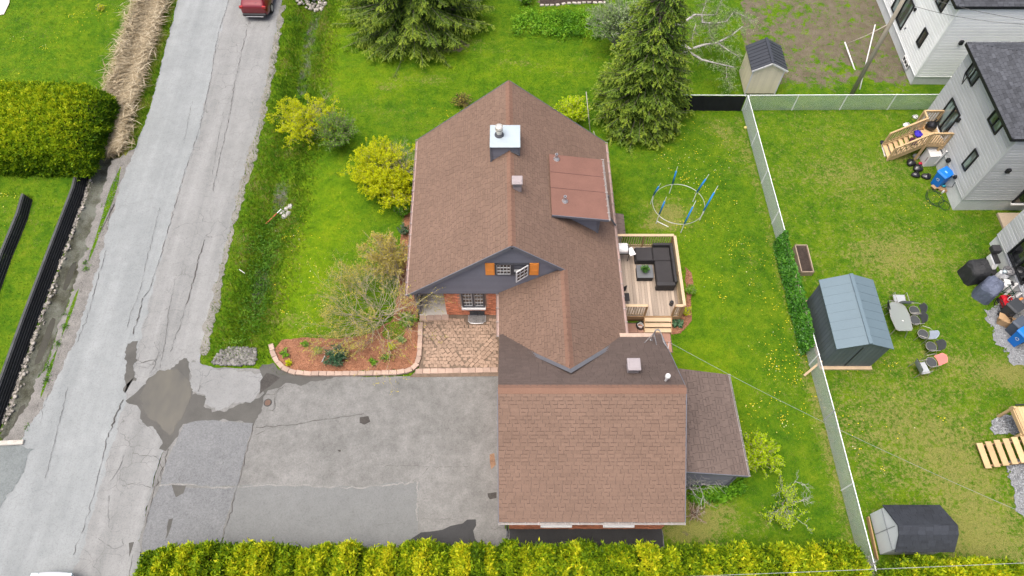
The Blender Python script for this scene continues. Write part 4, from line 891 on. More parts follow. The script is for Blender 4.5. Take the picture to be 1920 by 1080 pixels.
# ---------------------------------------------------------------- flower bed with block edging
M_MULCH = mat('red_bark_mulch', (.215, .098, .055), .95, .3, 1.8, 22, .45, .9)
sheet('flower_bed', BED, .05, M_MULCH, jit=.05)
edge = thing('garden_edging', 'row of pinkish concrete blocks curving round the red mulch bed', 'edging', (-10, 13.2, 0))
line = [P(*q) for q in [(509, 647), (513, 664), (521, 680), (533, 692), (550, 699), (580, 702), (640, 702), (700, 701), (745, 700), (766, 696), (780, 687), (786, 672), (788, 645), (789, 606)]]
acc = [0]
for p0, p1 in zip(line[:-1], line[1:]): acc.append(acc[-1] + (p1 - p0).length)
L = acc[-1]; k = int(L / .36)
def atl(t):
    t = max(0, min(L, t))
    for i in range(len(acc) - 1):
        if t <= acc[i + 1] + 1e-6: return line[i] + (line[i + 1] - line[i]) * ((t - acc[i]) / (acc[i + 1] - acc[i]))
for i in range(k):
    t = L * (i + .5) / k; d = atl(t + .15) - atl(t - .15); put('edging_block', random.choice(bl), edge, atl(t) + Vector((0, 0, .03)), math.atan2(d.y, d.x) + random.gauss(0, .015), (L / k / .346, .9, 1.25))
def chips(name, poly, n, m, z=.055, s=(.02, .06)):
    q = inside(poly, n); n = len(q); C = np.column_stack([q, np.full(n, z) + rng.uniform(0, .02, n)]); U = rdir(n); U[:, 2] *= .25; U = nrm(U) * rng.uniform(*s, n)[:, None]; W = nrm(np.cross(U, np.array([0, 0, 1.]) + .3 * rdir(n))) * rng.uniform(.006, .014, n)[:, None]
    diamonds(name, C, U, W, rng.random(n), m, kind='stuff')
M_CHIP = leafmat('bark_chip', [(0, (.09, .04, .022)), (.6, (.24, .105, .055)), (1, (.36, .20, .12))], .05, .9)
chips('mulch_chips', BED, 9000, M_CHIP)
# ---------------------------------------------------------------- deck
DZ = .58
M_DECKW = [mat('deck_board', (.285, .232, .182), .8, .22, .9, 26, .22, .3, tint=.38, stretch=(6, .5, 1)), mat('rail_timber', (.42, .315, .20), .75, .12, 1.4, 30, .12, .2, tint=.12), mat('tan_timber', (.31, .195, .10), .8, .14, 1.4, 30, .14, .2)]
deck_t = thing('deck', 'weathered timber deck with railing and steps beside the brown house', 'deck', (6.6, 17.4, 0))
x0, x1, y0, y1 = 4.75, 8.05, 15.45, 19.42; n = 23; bw = (x1 - x0) / n
dbs = []
for i in range(5):
    b = MB(); b.box((0, 0, 0), (bw - .008, y1 - y0, .032), 0, 0, (i + .5) / 5); o = b.build('proto', [M_DECKW[0]], None, local=True, bevel=.003); dbs.append(o.data); bpy.data.objects.remove(o)
for i in range(n): put('deck_board', random.choice(dbs), deck_t, (x0 + bw * (i + .5), (y0 + y1) / 2 + random.uniform(-.006, .006), DZ - .016))
b = MB(); b.box((6.4, y0 - .02, DZ - .16), (3.3, .035, .28)); b.box((8.07, 17.43, DZ - .16), (.035, 4.0, .28)); b.box((6.4, y1 + .02, DZ - .16), (3.3, .035, .28)); b.box((6.4, 17.4, DZ - .2), (3.1, 3.8, .05)); b.build('fascia_board', [M_DECKW[2]], deck_t)
b = MB(); b.box((5.58, y0 + .02, .22), (1.6, .03, .42)); b.box((7.88, y0 + .02, .22), (.36, .03, .42)); b.build('skirt_board', [mat('dark_tan_skirting', (.20, .115, .05), .85, .2, 1.4, 30, .15, .2)], deck_t)
def balus_proto(h, s=.035):
    b = MB(); b.box((0, 0, h / 2), (s, s, h)); o = b.build('p', [M_DECKW[1]], None, local=True); d = o.data; bpy.data.objects.remove(o); return d
bal = balus_proto(.80); bald = balus_proto(.84)
def railing(a, c, root, z, h=.98, gap=.115, posts=2, top=.14, proto=bal):
    a = Vector((*a, z)); c = Vector((*c, z)); d = c - a; L = d.length; an = math.atan2(d.y, d.x)
    t = MB(); t.bar(a + Vector((0, 0, h)), c + Vector((0, 0, h)), top, .036); t.build('top_rail', [M_DECKW[1]], root, bevel=.004)
    t = MB(); t.bar(a + Vector((0, 0, h - .07)), c + Vector((0, 0, h - .07)), .035, .085); t.bar(a + Vector((0, 0, .10)), c + Vector((0, 0, .10)), .035, .085); t.build('rail', [M_DECKW[1]], root)
    for i in range(posts):
        p = a + d * (i / max(1, posts - 1)); t = MB(); t.box((p.x, p.y, z + (h - .02) / 2 - .1), (.09, .09, h + .16), an); t.build('post', [M_DECKW[2]], root, bevel=.004)
    k = int(L / gap)
    for i in range(1, k): q = a + d * (i / k); put('baluster', proto, root, (q.x, q.y, z + .09), an)
railing((5.15, 19.44), (8.02, 19.44), deck_t, DZ, posts=3); railing((8.06, 19.40), (8.06, 15.46), deck_t, DZ, posts=3)
railing((5.1, 15.47), (6.33, 15.47), deck_t, DZ, posts=2); railing((7.66, 15.47), (8.0, 15.47), deck_t, DZ, posts=2, gap=.1)
for i in range(4):
    z = DZ - .145 * (i + 1) + .02; yy = y0 - .03 - .215 * (i + .5)
    if z > .05:
        b = MB(); b.box((7.0, yy, z), (1.26, .235, .036)); b.build('stair_tread', [M_DECKW[1]], deck_t, bevel=.004)
        b = MB(); b.box((7.0, yy + .105, z - .065), (1.22, .02, .1)); b.build('stair_riser', [M_DECKW[2]], deck_t)
b = MB()
for x in (6.35, 7.65): b.extr([(x - .02, y0, 0), (x - .02, y0, DZ), (x - .02, y0 - .72, .1), (x - .02, y0 - .72, 0)], (.04, 0, 0))
b.build('stringer', [M_DECKW[2]], deck_t)
# brown tiles at the foot of the steps
tile_path = sheet('tile_path', [(5.0, 13.75), (7.62, 13.75), (7.62, 15.35), (5.0, 15.35)], .05, mat('tile_joint', (.10, .065, .05), .9)); tl = piece_proto(.49, .49, .04, [mat('red_brown_tile', (.26, .145, .105), .85, .12, 1.5, 24, .12, .2, tint=.15)], 3, .003)
for i in range(5):
    for j in range(3): put('tile', random.choice(tl), tile_path, (5.28 + i * .515, 14.02 + j * .515, .035), 0)
MULCH2 = pl([(1284, 500), (1296, 512), (1299, 540), (1294, 560), (1296, 590), (1290, 612), (1276, 626), (1258, 628), (1258, 600), (1288, 578)])
sheet('mulch_border', MULCH2, .045, M_MULCH, jit=.03); chips('mulch_chips', MULCH2, 1500, M_CHIP, .05)
# sofa
M_WICK = mat('black_wicker', (.028, .027, .028), .7, .15, 5, 60, .3, .6); M_CUSH = mat('charcoal_cushion', (.030, .028, .029), .9, .15, 2, 40, .12, .3)
sofa = thing('corner_sofa', 'black wicker corner sofa in the corner of the timber deck', 'sofa', (7.2, 17.8, DZ))
b = MB(); b.box((6.98, 18.72, DZ + .17), (1.72, .78, .3)); b.box((7.46, 17.62, DZ + .17), (.80, 1.42, .3)); b.build('base', [M_WICK], sofa, bevel=.015)
b = MB(); b.box((7.45, 19.16, DZ + .33), (.86, .14, .62)); b.box((7.92, 18.1, DZ + .33), (.14, 2.25, .62)); b.build('backrest', [M_WICK], sofa, bevel=.02)
b = MB(); b.box((7.45, 16.92, DZ + .28), (.90, .2, .52)); b.build('arm', [M_WICK], sofa, bevel=.02)
for c, d in (((6.56, 18.70, DZ + .38), (.82, .78, .13)), ((7.42, 18.70, DZ + .38), (.84, .78, .13)), ((7.44, 17.66, DZ + .38), (.80, 1.26, .13))):
    b = MB(); b.box(c, d); b.build('cushion', [M_CUSH], sofa, bevel=.035)
tb = thing('coffee_table', 'square dark wicker coffee table in front of the corner sofa', 'table', (6.52, 17.7, DZ))
b = MB(); b.box((6.52, 17.72, DZ + .17), (.76, .70, .33)); b.build('base', [M_WICK], tb, bevel=.015); b = MB(); b.box((6.52, 17.72, DZ + .355), (.80, .74, .03)); b.build('table_top', [mat('grey_slate_top', (.10, .105, .11), .5, .1, 2, 30, .1, .1)], tb, bevel=.008)
pt = thing('potted_plant', 'small bushy green plant in a dark pot on the coffee table', 'potted plant', (6.5, 17.72, DZ + .37))
b = MB(); b.lathe((6.5, 17.72, DZ + .37), [(.09, 0), (.13, .16), (.14, .17), (.11, .15)], 14); b.build('pot', [M_WINFR], pt)
nl = 260; d = rdir(nl); d[:, 2] = np.abs(d[:, 2]) * 1.1; C = np.array([6.5, 17.72, DZ + .52]) + d * rng.uniform(.05, .24, nl)[:, None]; U = nrm(d + .5 * rdir(nl)) * .05
M_LEAFG = leafmat('plant_leaf', [(0, (.02, .07, .01)), (.6, (.06, .18, .02)), (1, (.14, .28, .05))], .3)
diamonds('leaves', C, U, nrm(np.cross(U, rdir(nl))) * .02, rng.random(nl), M_LEAFG, pt)
# grill
gr = thing('grill', 'white lidded barbecue grill on the deck against the house eave', 'grill', (5.25, 18.7, DZ))
M_BLK = mat('black_metal', (.02, .02, .022), .45, .1, 3, 30, .1, .1)
b = MB(); b.box((5.4, 18.75, DZ + .72), (.75, .5, .16)); b.build('firebox', [M_BLK], gr, bevel=.02)
prof = [(-.28, 0), (-.27, .12), (-.18, .22), (0, .26), (.18, .22), (.27, .12), (.28, 0)]; b = MB(); b.extr([(5.06, 18.75 + a, DZ + .80 + z) for a, z in prof], (.62, 0, 0)); b.build('lid', [M_WHITE], gr, bevel=.015)
b = MB(); b.box((5.86, 18.6, DZ + .78), (.3, .45, .03), .4); b.build('side_shelf', [M_WHITE], gr)
for x in (5.13, 5.78):
    for yy in (18.55, 18.95): b = MB(); b.tube([(x, yy, DZ), (x, yy, DZ + .66)], .02, 6); b.build('leg', [M_BLK], gr)
b = MB(); b.tube([(5.68, 18.48, DZ + .9), (5.68, 18.44, DZ + 1.0), (5.18, 18.44, DZ + 1.0), (5.18, 18.48, DZ + .9)], .014, 6); b.build('handle', [mat('dark_red_handle', (.10, .012, .014), .5)], gr)
# folding chair half under the eave, lantern, hose reel
fc = thing('deck_chair', 'dark folding chair on the deck half hidden under the eave', 'chair', (5.45, 16.3, DZ))
b = MB(); b.box((5.42, 16.25, DZ + .42), (.42, .42, .04)); b.build('seat', [M_CUSH], fc, bevel=.01); b = MB(); b.box((5.3, 16.5, DZ + .68), (.40, .04, .5), .5); b.build('backrest', [M_CUSH], fc, bevel=.01)
for sx, sy in ((-1, -1), (1, -1), (1, 1), (-1, 1)): b = MB(); b.tube([(5.42 + .18 * sx, 16.25 + .18 * sy, DZ + .42), (5.42 + .22 * sx, 16.25 + .2 * sy, DZ)], .013, 6); b.build('leg', [M_GALV], fc)
lp = P(1258, 571, DZ); la = thing('lantern', 'small black lantern standing on the deck by the top step', 'lantern', lp)
b = MB(); b.lathe(lp, [(.10, 0), (.10, .03), (.02, .035)], 12); b.build('base', [M_BLK], la); b = MB(); b.lathe(lp + Vector((0, 0, .03)), [(.07, 0), (.07, .2)], 10); b.build('glass', [glassmat('window_glass')], la)
b = MB(); b.lathe(lp + Vector((0, 0, .23)), [(.10, 0), (.08, .06), (.02, .1)], 12); b.build('lid', [M_BLK], la)
hp = P(1200, 612, .08); ho = thing('hose_reel', 'black and white garden hose coil on the tiles beside the deck steps', 'hose', hp)
for m, rr, ph, nm in ((M_BLK, .19, 0, 'coil'), (M_WHITE, .14, .02, 'pale_coil')):
    b = MB(); pts = [hp + Vector((math.cos(t * .5) * (rr + .03 * math.sin(t * 1.7)), math.sin(t * .5) * (rr + .03 * math.cos(t * 1.3)), .02 + .011 * t * .5 + ph)) for t in range(44 if nm == 'coil' else 26)]
    b.tube(pts, .016, 6); b.build(nm, [m], ho)
# ---------------------------------------------------------------- retaining walls
M_BT = mat('black_stained_timber', (.014, .016, .018), .75, .3, 1.5, 30, .25, .3, tint=.25)
M_BTOP = mat('weathered_cap_timber', (.055, .058, .058), .85, .3, 2, 30, .2, .3)
def retaining(name, label, line, z0, z1, planks, cap=True):
    L = [Vector((x, y, 0)) for x, y in line]; t = thing(name, label, 'retaining wall', (L[0].x, L[0].y, 0)); h = (z1 - z0) / planks
    for a, c in zip(L[:-1], L[1:]):
        k = max(1, round((c - a).length / 3.6))
        for j in range(k):
            p, q = a + (c - a) * (j / k), a + (c - a) * ((j + 1) / k); nrmv = Vector((-(c - a).y, (c - a).x, 0)).normalized(); nrmv = nrmv if nrmv.x > 0 else -nrmv
            for i in range(planks):
                s = -nrmv * (.035 * i) ; b = MB(); zz = z0 + h * (i + .5); b.bar(p + s + UPZ * zz, q + s + UPZ * zz - (q - p).normalized() * .01, .09, h - .022, 0, random.random()); b.build('plank', [M_BT], t, bevel=.008)
    if cap:
        b = MB()
        for a, c in zip(L[:-1], L[1:]):
            s = Vector((-.035 * planks - .04, 0, 0)); b.bar(a + s + UPZ * (z1 + .01), c + s + UPZ * (z1 + .01), .12, .04)
        b.build('capping', [M_BTOP], t)
retaining('retaining_wall', 'long black plank retaining wall above the stony roadside ditch', WALLB, -.38, .34, 6)
retaining('retaining_wall', 'short upper black plank wall stepping up the lawn behind the ditch wall', TERB, .2, .78, 5)
k = thing('concrete_kerb', 'pale concrete kerb beam at the end of the side driveway ditch', 'kerb', P(10, 832)); b = MB(); a, c = P(-40, 834), P(46, 830); b.bar(a + UPZ * .02, c + UPZ * .02, .22, .22); b.build('beam', [mat('weathered_concrete', (.36, .34, .30), .9, .2, 2, 20, .2, .4)], k, bevel=.02)
sheet('neighbour_driveway', [tuple(G(*q)[:2]) for q in [(-40, -20), (22, -20), (18, 8), (8, 28), (-40, 34)]], .3, M_CONC)
# culvert
cp = P(585, 6, -.22); cu = thing('culvert_pipe', 'dark round culvert mouth framed by grey stones at the ditch head', 'culvert', cp)
b = MB(); pts = [cp + Vector((0, 0, .12)), cp + Vector((.2, 2.2, .16))]; b.tube(pts, .21, 16, cap=False); b.tube([p + Vector((0, .0, 0)) for p in pts], .185, 16, cap=False); b.build('pipe', [M_GALV], cu, fix=False)
b = MB(); b.tube([cp + Vector((.02, .3, .12)), cp + Vector((.03, .34, .12))], .183, 16); b.build('bore', [mat('dark_room', (.008, .008, .009), .9)], cu)
# marker stake and white stones on the ditch bank
a = G(499, 421, .05); c = G(522, 404, .22); mk = thing('marker_stake', 'faded orange marker stake lying across the ditch bank', 'stake', a)
b = MB(); b.tube([a, c], .03, 8); b.build('pole', [mat('faded_orange', (.42, .10, .055), .6, .15, 3, 20, .1)], mk)
b = MB(); b.tube([c, c + (c - a).normalized() * .3], .031, 8); b.build('band', [M_WHITE], mk)
for i, (u, v) in enumerate([(530, 401), (538, 393), (545, 388), (541, 402), (534, 408)]):
    q = G(u, v, .04); b = MB(); b.lathe(q, [(.12, -.04), (.15, .04), (.1, .12), (.02, .15)], 7); o = b.build('white_stone', [mat('bleached_stone', (.34, .33, .315), .85, .12, 5, 20, .1, .3)], None)
    for vv in o.data.vertices: vv.co += Vector((random.gauss(0, .02), random.gauss(0, .02), random.gauss(0, .015)))
    tag(o, ['whitish stone touching the tip of the orange stake', 'upper whitish stone of the little heap', 'whitish stone of the heap farthest from the stake', 'whitish stone on the lawn side of the heap', 'lowest whitish stone of the heap'][i], 'stone', 'whitish stones by the orange stake')
a = G(449, 506, .05); c = G(460, 514, .06); b = MB(); b.tube([a, c], .022, 6); o = b.build('broken_stick', [M_WHITE]); tag(o, 'small pale stick lying in the grass at the road verge', 'stick')
# ---------------------------------------------------------------- cars
M_TYRE = mat('tyre_rubber', (.02, .02, .02), .9); M_LAMP = mat('red_lamp', (.30, .012, .012), .2, .05, 3, 20, .05, 0, spec=.6)
def carmat(name, col):
    m, n, b = _base(name); b.inputs['Base Color'].default_value = (*col, 1); b.inputs['Roughness'].default_value = .28; b.inputs['Coat Weight'].default_value = .8; b.inputs['Coat Roughness'].default_value = .05; b.inputs['Metallic'].default_value = .2; return m
def make_car(label, loc, paint, rz=0.):
    """nose to +y, origin on the ground under the tail"""
    t = thing('parked_car', label, 'car', loc, rz)
    # stations along y: (y, half width, z bottom, z shoulder, z top, half width at top)
    st = [(0, .70, .42, .78, .92, .66), (.06, .80, .30, .82, 1.06, .70), (.25, .87, .24, .90, 1.20, .72), (.55, .89, .22, .94, 1.55, .60), (1.2, .90, .20, .94, 1.62, .60), (2.2, .90, .20, .93, 1.60, .59), (2.75, .90, .20, .92, 1.42, .60), (3.15, .89, .21, .92, 1.08, .70), (3.7, .88, .24, .88, .98, .70), (4.15, .82, .30, .78, .86, .62), (4.35, .66, .40, .62, .70, .5)]
    b = MB(); rows = []
    for y, w, zb, zs, zt, wt in st: rows.append([(-w * .9, y, zb), (-w, y, zb + .14), (-w, y, zs - .06), (-w * .965, y, zs), (-wt, y, zt - .05), (-wt * .82, y, zt), (0, y, zt + .025), (wt * .82, y, zt), (wt, y, zt - .05), (w * .965, y, zs), (w, y, zs - .06), (w, y, zb + .14), (w * .9, y, zb)])
    n = len(rows[0]); vs = [p for r in rows for p in r]; fs = []
    for i in range(len(rows) - 1):
        for j in range(n): fs.append((i * n + j, i * n + (j + 1) % n, (i + 1) * n + (j + 1) % n, (i + 1) * n + j))
    fs += [tuple(range(n)), tuple((len(rows) - 1) * n + j for j in range(n))]
    b.add(vs, fs); body = b.build('body', [paint], t, local=True, smooth=True)
    md = body.modifiers.new('s', 'SUBSURF'); md.levels = md.render_levels = 2
    gl = glassmat('car_glass', (.05, .06, .07), .05)
    g = MB(); g.add([(-.60, .265, 1.12), (.60, .265, 1.12), (.50, .50, 1.49), (-.50, .50, 1.49), (-.60, .31, 1.09), (.60, .31, 1.09), (.50, .56, 1.46), (-.50, .56, 1.46)], [(0, 1, 2, 3), (0, 1, 5, 4), (1, 2, 6, 5), (2, 3, 7, 6), (3, 0, 4, 7)]); g.build('rear_window', [gl], t, local=True)
    g = MB(); g.add([(-.60, 3.12, 1.09), (.60, 3.12, 1.09), (.50, 2.66, 1.48), (-.50, 2.66, 1.48), (-.6, 3.06, 1.06), (.6, 3.06, 1.06)], [(0, 1, 2, 3), (0, 1, 5, 4)]); g.build('windscreen', [gl], t, local=True)
    for s in (-1, 1):
        g = MB(); g.add([(s * .865, .75, 1.0), (s * .865, 2.7, 1.0), (s * .635, 2.3, 1.5), (s * .64, .85, 1.5)], [(0, 1, 2, 3)]); g.build('side_window', [gl], t, local=True)
        l = MB(); l.box((s * .72, .07, .96), (.24, .12, .18)); l.build('tail_light', [M_LAMP], t, local=True, bevel=.02)
        l = MB(); l.box((s * .66, 4.2, .70), (.3, .16, .12)); l.build('headlight', [M_CAPM], t, local=True, bevel=.02)
        m = MB(); m.box((s * 1.0, 2.75, 1.02), (.2, .1, .13)); m.build('mirror', [paint], t, local=True, bevel=.02)
        for y in (.85, 3.45):
            wv = MB(); wv.tube([(s * .72, y, .31), (s * .90, y, .31)], .31, 20); wl = wv.build('wheel', [M_TYRE], t, local=True); r = MB(); r.tube([(s * .89, y, .31), (s * .912, y, .31)], .20, 14); r.build('rim', [M_GALV], wl, local=True)
    p = MB(); p.box((0, .055, .68), (.34, .03, .17)); p.build('licence_plate', [M_WHITE], t, local=True)
    p = MB(); p.box((0, .0, .46), (1.5, .16, .2)); p.build('bumper', [mat('dark_bumper', (.03, .03, .032), .6)], t, local=True, bevel=.04)
    p = MB(); p.box((0, -.045, .37), (1.1, .1, .06)); p.build('bumper_trim', [M_GALV], t, local=True, bevel=.01)
    p = MB(); p.tube([(0, .17, 1.12), (.30, .21, 1.2)], .012, 5); p.build('wiper', [M_BLK], t, local=True)
    for s in (-1, 1): p = MB(); p.tube([(s * .56, .75, 1.60), (s * .57, .9, 1.66), (s * .57, 2.0, 1.66), (s * .56, 2.15, 1.59)], .018, 6); p.build('roof_rail', [M_GALV], t, local=True)
    return t
cpos = P(479, 33, .3); make_car('dark red hatchback seen from behind on the road', (cpos.x, cpos.y + .05, .02), carmat('red_car_paint', (.15, .006, .012)), math.radians(-1))
wpos = P(98, 1073, .75); make_car('white car whose nose just enters the frame on the road', (wpos.x, wpos.y - 4.3, .02), carmat('white_car_paint', (.7, .72, .74)), 0)
# ---------------------------------------------------------------- chain link fences
M_WIRE = mat('fence_wire', (.62, .66, .67), .6, .05, 2, 20, .05, 0); M_FPOST = mat('fence_pipe', (.66, .68, .69), .5, .08, 2, 20, .08, 0)
def chain_fence(label, pts, h=1.22, pitch=.068, wr=.0045, screen=None, post_gap=2.5, group='chain link fences around the yards'):
    t = thing('chain_link_fence', label, 'fence', (pts[0][0], pts[0][1], 0), 0, group); V = []; F = []
    for (ax, ay), (bx, by) in zip(pts[:-1], pts[1:]):
        a = Vector((ax, ay, 0)); c = Vector((bx, by, 0)); d = c - a; L = d.length; d.normalize(); nn = Vector((-d.y, d.x, 0))
        k = max(1, int(L / post_gap))
        for i in range(k + 1):
            q = a + d * (L * i / k); b = MB(); b.tube([q + UPZ * -.1, q + UPZ * (h + .02)], .03, 8); b.build('post', [M_FPOST], t)
        b = MB(); b.tube([a + UPZ * h, c + UPZ * h], .021, 8); b.build('top_rail', [M_FPOST], t)
        if screen: continue
        s = -h
        while s < L:
            for sg in (1, -1):
                s0, s1, z0, z1 = (s, s + h, .03, h) if sg == 1 else (s, s + h, h, .03)
                if s0 < 0: z0 = z0 + (z1 - z0) * (-s0) / (s1 - s0); s0 = 0
                if s1 > L: z1 = z0 + (z1 - z0) * (L - s0) / (s1 - s0); s1 = L
                if s1 - s0 < .02: continue
                p, q = a + d * s0 + UPZ * z0 + nn * .004 * sg, a + d * s1 + UPZ * z1 + nn * .004 * sg; e = (q - p).normalized(); w_ = nn.cross(e) * wr; k0 = len(V)
                V += [tuple(p + w_), tuple(q + w_), tuple(q - w_), tuple(p - w_), tuple(p + w_ * .2 + nn * wr * 1.6), tuple(q + w_ * .2 + nn * wr * 1.6)]; F += [(k0, k0 + 1, k0 + 2, k0 + 3), (k0 + 4, k0 + 5, k0 + 2, k0 + 3)]
            s += pitch
    if V: npmesh('wire_mesh', V, F, M_WIRE, t, kind='stuff')
    return t
FA = P(1391, 208); FB = (14.02, 10.45); FC = (14.12, 4.2)
chain_fence('long chain link fence dividing the dandelion lawn from the neighbours', [(FA.x, FA.y), FB, FC, (14.15, 2.0)])
FN = P(1752, 206); chain_fence('chain link fence between the bare soil yard and the neighbours lawn', [(FA.x + .12, FA.y + .02), (FN.x, FN.y)])
FW = P(1270, 207); f = chain_fence('fence run covered in black privacy fabric beside the spruce', [(FW.x, FW.y), (FA.x - .12, FA.y + .02)], screen=True)
M_SCR = mat('black_privacy_fabric', (.008, .009, .011), .8, .3, 1.5, 20, .2, .3)
b = MB(); n = 26; a = Vector((FW.x, FW.y, 0)); c = Vector((FA.x - .1, FA.y, 0))
for i in range(n):
    p, q = a + (c - a) * (i / n), a + (c - a) * ((i + 1) / n); o1, o2 = -.04 - .012 * math.sin(i * 1.3), -.04 - .012 * math.sin(i * 1.3 + 1.3)
    b.quad(p + Vector((0, o1, .02)), q + Vector((0, o2, .02)), q + Vector((0, o2, 1.2)), p + Vector((0, o1, 1.2)))
b.build('privacy_screen', [M_SCR], f, fix=False)
FE = P(1760, 198)
# plank across the fence, planter box
a, c = P(1508, 704, .15), P(1541, 677, 1.0); b = MB(); b.bar(a, c, .1, .05); o = b.build('loose_plank', [M_DECKW[1]]); tag(o, 'loose wooden plank leaning over the chain link fence by the grey shed', 'plank')
pb = P(1503, 492); t = thing('planter_box', 'weathered wooden planter box of dark soil behind the ivy fence', 'planter', pb)
for dx, dy, sx, sy in ((-.3, 0, .05, 1.62), (.3, 0, .05, 1.62), (0, -.80, .64, .05), (0, .80, .64, .05)): b = MB(); b.box(pb + Vector((dx, dy, .2)), (sx, sy, .4)); b.build('side_board', [mat('grey_planter_wood', (.28, .22, .16), .85, .2, 2, 30, .2, .2)], t)
b = MB(); b.box(pb + Vector((0, 0, .15)), (.56, 1.56, .3)); b.build('soil', [mat('dark_garden_soil', (.035, .025, .02), .95, .4, 5, 20, .4, .8)], t)
# trampoline frame
tc = Vector((8.72, 21.95, 0)); tr = thing('trampoline_frame', 'bare round trampoline ring with blue foam covered poles on the lawn', 'trampoline', tc)
ring = [tc + Vector((1.36 * math.cos(t), 1.30 * math.sin(t), .78)) for t in np.linspace(0, 2 * math.pi, 56)[:-1]]
b = MB(); b.tube(ring, .015, 8, close=True); b.build('ring', [M_GALV], tr, smooth=True)
M_BLUE = mat('blue_foam_sleeve', (.012, .16, .42), .6, .15, 3, 20, .1, .1)
for (u, v), (u2, v2) in (((1261, 345), (1268, 321)), ((1306, 361), (1323, 336)), ((1319, 396), (1339, 361)), ((1283, 420), (1299, 388)), ((1236, 402), (1246, 378)), ((1225, 366), (1235, 350))):
    q = P(u, v, .78); c2 = P(u2, v2, 1.75); up = (c2 - q)
    b = MB(); b.tube([Vector((q.x - .03, q.y - .03, .02)), q - UPZ * .02], .018, 6); b.build('leg', [M_FPOST], tr)
    b = MB(); b.tube([q + up * .03, q + up], .045, 8); sl_ = b.build('pole_sleeve', [M_BLUE], tr, smooth=True); b = MB(); b.tube([q + up * .98, q + up * 1.35], .012, 6); b.build('pole_tip', [M_FPOST], sl_)
q = P(1231, 415); b = MB(); b.tube([q + UPZ * .03, P(1253, 426) + UPZ * .03], .02, 6); b.build('foot_rail', [M_FPOST], tr)
# ---------------------------------------------------------------- sheds
def gable_shed(label, x0, x1, y0, y1, zw, zr_, roofm, wallm, ribs, ribgap, base=None, over=.12, trim=None, ax='y', panel=.0, door=None):
    t = thing('garden_shed', label, 'shed', ((x0 + x1) / 2, (y0 + y1) / 2, 0)); xm = (x0 + x1) / 2
    b = MB(); b.extr([(x0, y0, .12), (x1, y0, .12), (x1, y0, zw), (xm, y0, zr_), (x0, y0, zw)], (0, y1 - y0, 0)); wl = b.build('wall', [wallm], t)
    if base: b = MB(); b.box((xm, (y0 + y1) / 2, .06), (x1 - x0 + .1, y1 - y0 + .35, .12)); b.build('base', [base], t)
    s = (zr_ - zw) / (xm - x0); e = over
    for sg in (-1, 1):
        xe = xm + sg * (xm - x0 + e); ze = zw - s * e; a = [(xm, y0 - e, zr_ + .02), (xe, y0 - e, ze + .02), (xe, y1 + e, ze + .02), (xm, y1 + e, zr_ + .02)]
        b = MB(); b.extr(a, (0, 0, .05)); rf = b.build('roof_panel', [roofm], t)
        n = int((y1 - y0 + 2 * e) / ribgap)
        for i in range(1, n):
            yy = y0 - e + (y1 - y0 + 2 * e) * i / n; r = MB(); r.bar((xm, yy, zr_ + .075), (xe, yy, ze + .075), .035, ribs); r.build('rib', [roofm], rf)
    b = MB(); b.bar((xm, y0 - e, zr_ + .085), (xm, y1 + e, zr_ + .085), .16, .03); b.build('ridge_cap', [roofm], t)
    if trim:
        b = MB()
        for sg in (-1, 1): b.bar((xm, y0 - e - .012, zr_ + .02), (xm + sg * (xm - x0 + e), y0 - e - .012, zw - s * e + .02), .025, .10); b.box((xm + sg * (xm - x0 - .03), y0 - .012, zw / 2), (.07, .03, zw - .15))
        b.build('trim', [trim], t)
    if panel:
        n = int((zw - .2) / panel); sb = MB(); k = int((x1 - x0) / panel)
        for i in range(k):
            xa, xb = x0 + (x1 - x0) * i / k + .006, x0 + (x1 - x0) * (i + 1) / k - .006; f = lambda x: zw + (zr_ - zw) * (1 - abs(x - xm) / (xm - x0)) - .01
            sb.extr([(xa, y0 - .004, .13), (xb, y0 - .004, .13), (xb, y0 - .004, f(xb)), (xa, y0 - .004, f(xa))], (0, -.012, 0), 0, random.random())
        k = int((y1 - y0) / panel)
        for xx, sg in ((x0, -1), (x1, 1)):
            for i in range(k):
                ya = y0 + (y1 - y0) * i / k; sb.box((xx + sg * .008, ya + (y1 - y0) / k / 2, (zw + .1) / 2), (.012, (y1 - y0) / k - .012, zw - .12), 0, 0, random.random())
        sb.build('wall_boards', [wallm], wl, kind='stuff', fix=False)
    if door:
        b = MB(); b.box((door[0], y0 - .02, .98), (door[1], .03, 1.6)); dd = b.build('door', [wallm], t); b = MB(); b.box((door[0], y0 - .04, .98), (.015, .02, 1.6)); b.build('door_gap', [M_BLK], dd)
    return t
M_RSHED = mat('blue_grey_resin', (.105, .150, .175), .5, .05, 1, 20, .04, .1); M_WSHED = mat('dark_grey_resin', (.085, .107, .113), .6, .06, 1, 30, .05, .2, tint=.1)
gs = gable_shed('large blue grey plastic shed on a timber base beside the ivy fence', 14.42, 16.75, 13.05, 16.4, 2.15, 2.66, M_RSHED, M_WSHED, .012, .42, M_DECKW[1], .1, None, panel=.2)
b = MB(); b.box((15.5, 13.012, 1.2), (.02, .03, 2.0)); b.build('door_gap', [M_BLK], gs)
M_TROOF = mat('charcoal_metal_roof', (.036, .040, .048), .4, .1, 1.5, 20, .06, .05); M_TAN = mat('cream_vinyl', (.66, .60, .455), .6, .05, 1.2, 20, .04, .1, tint=.05)
gable_shed('small cream shed with charcoal metal roof behind the wire fence', 13.80, 15.62, 30.6, 32.45, 1.95, 2.45, M_TROOF, M_TAN, .04, .26, None, .12, M_WHITE, panel=.11)
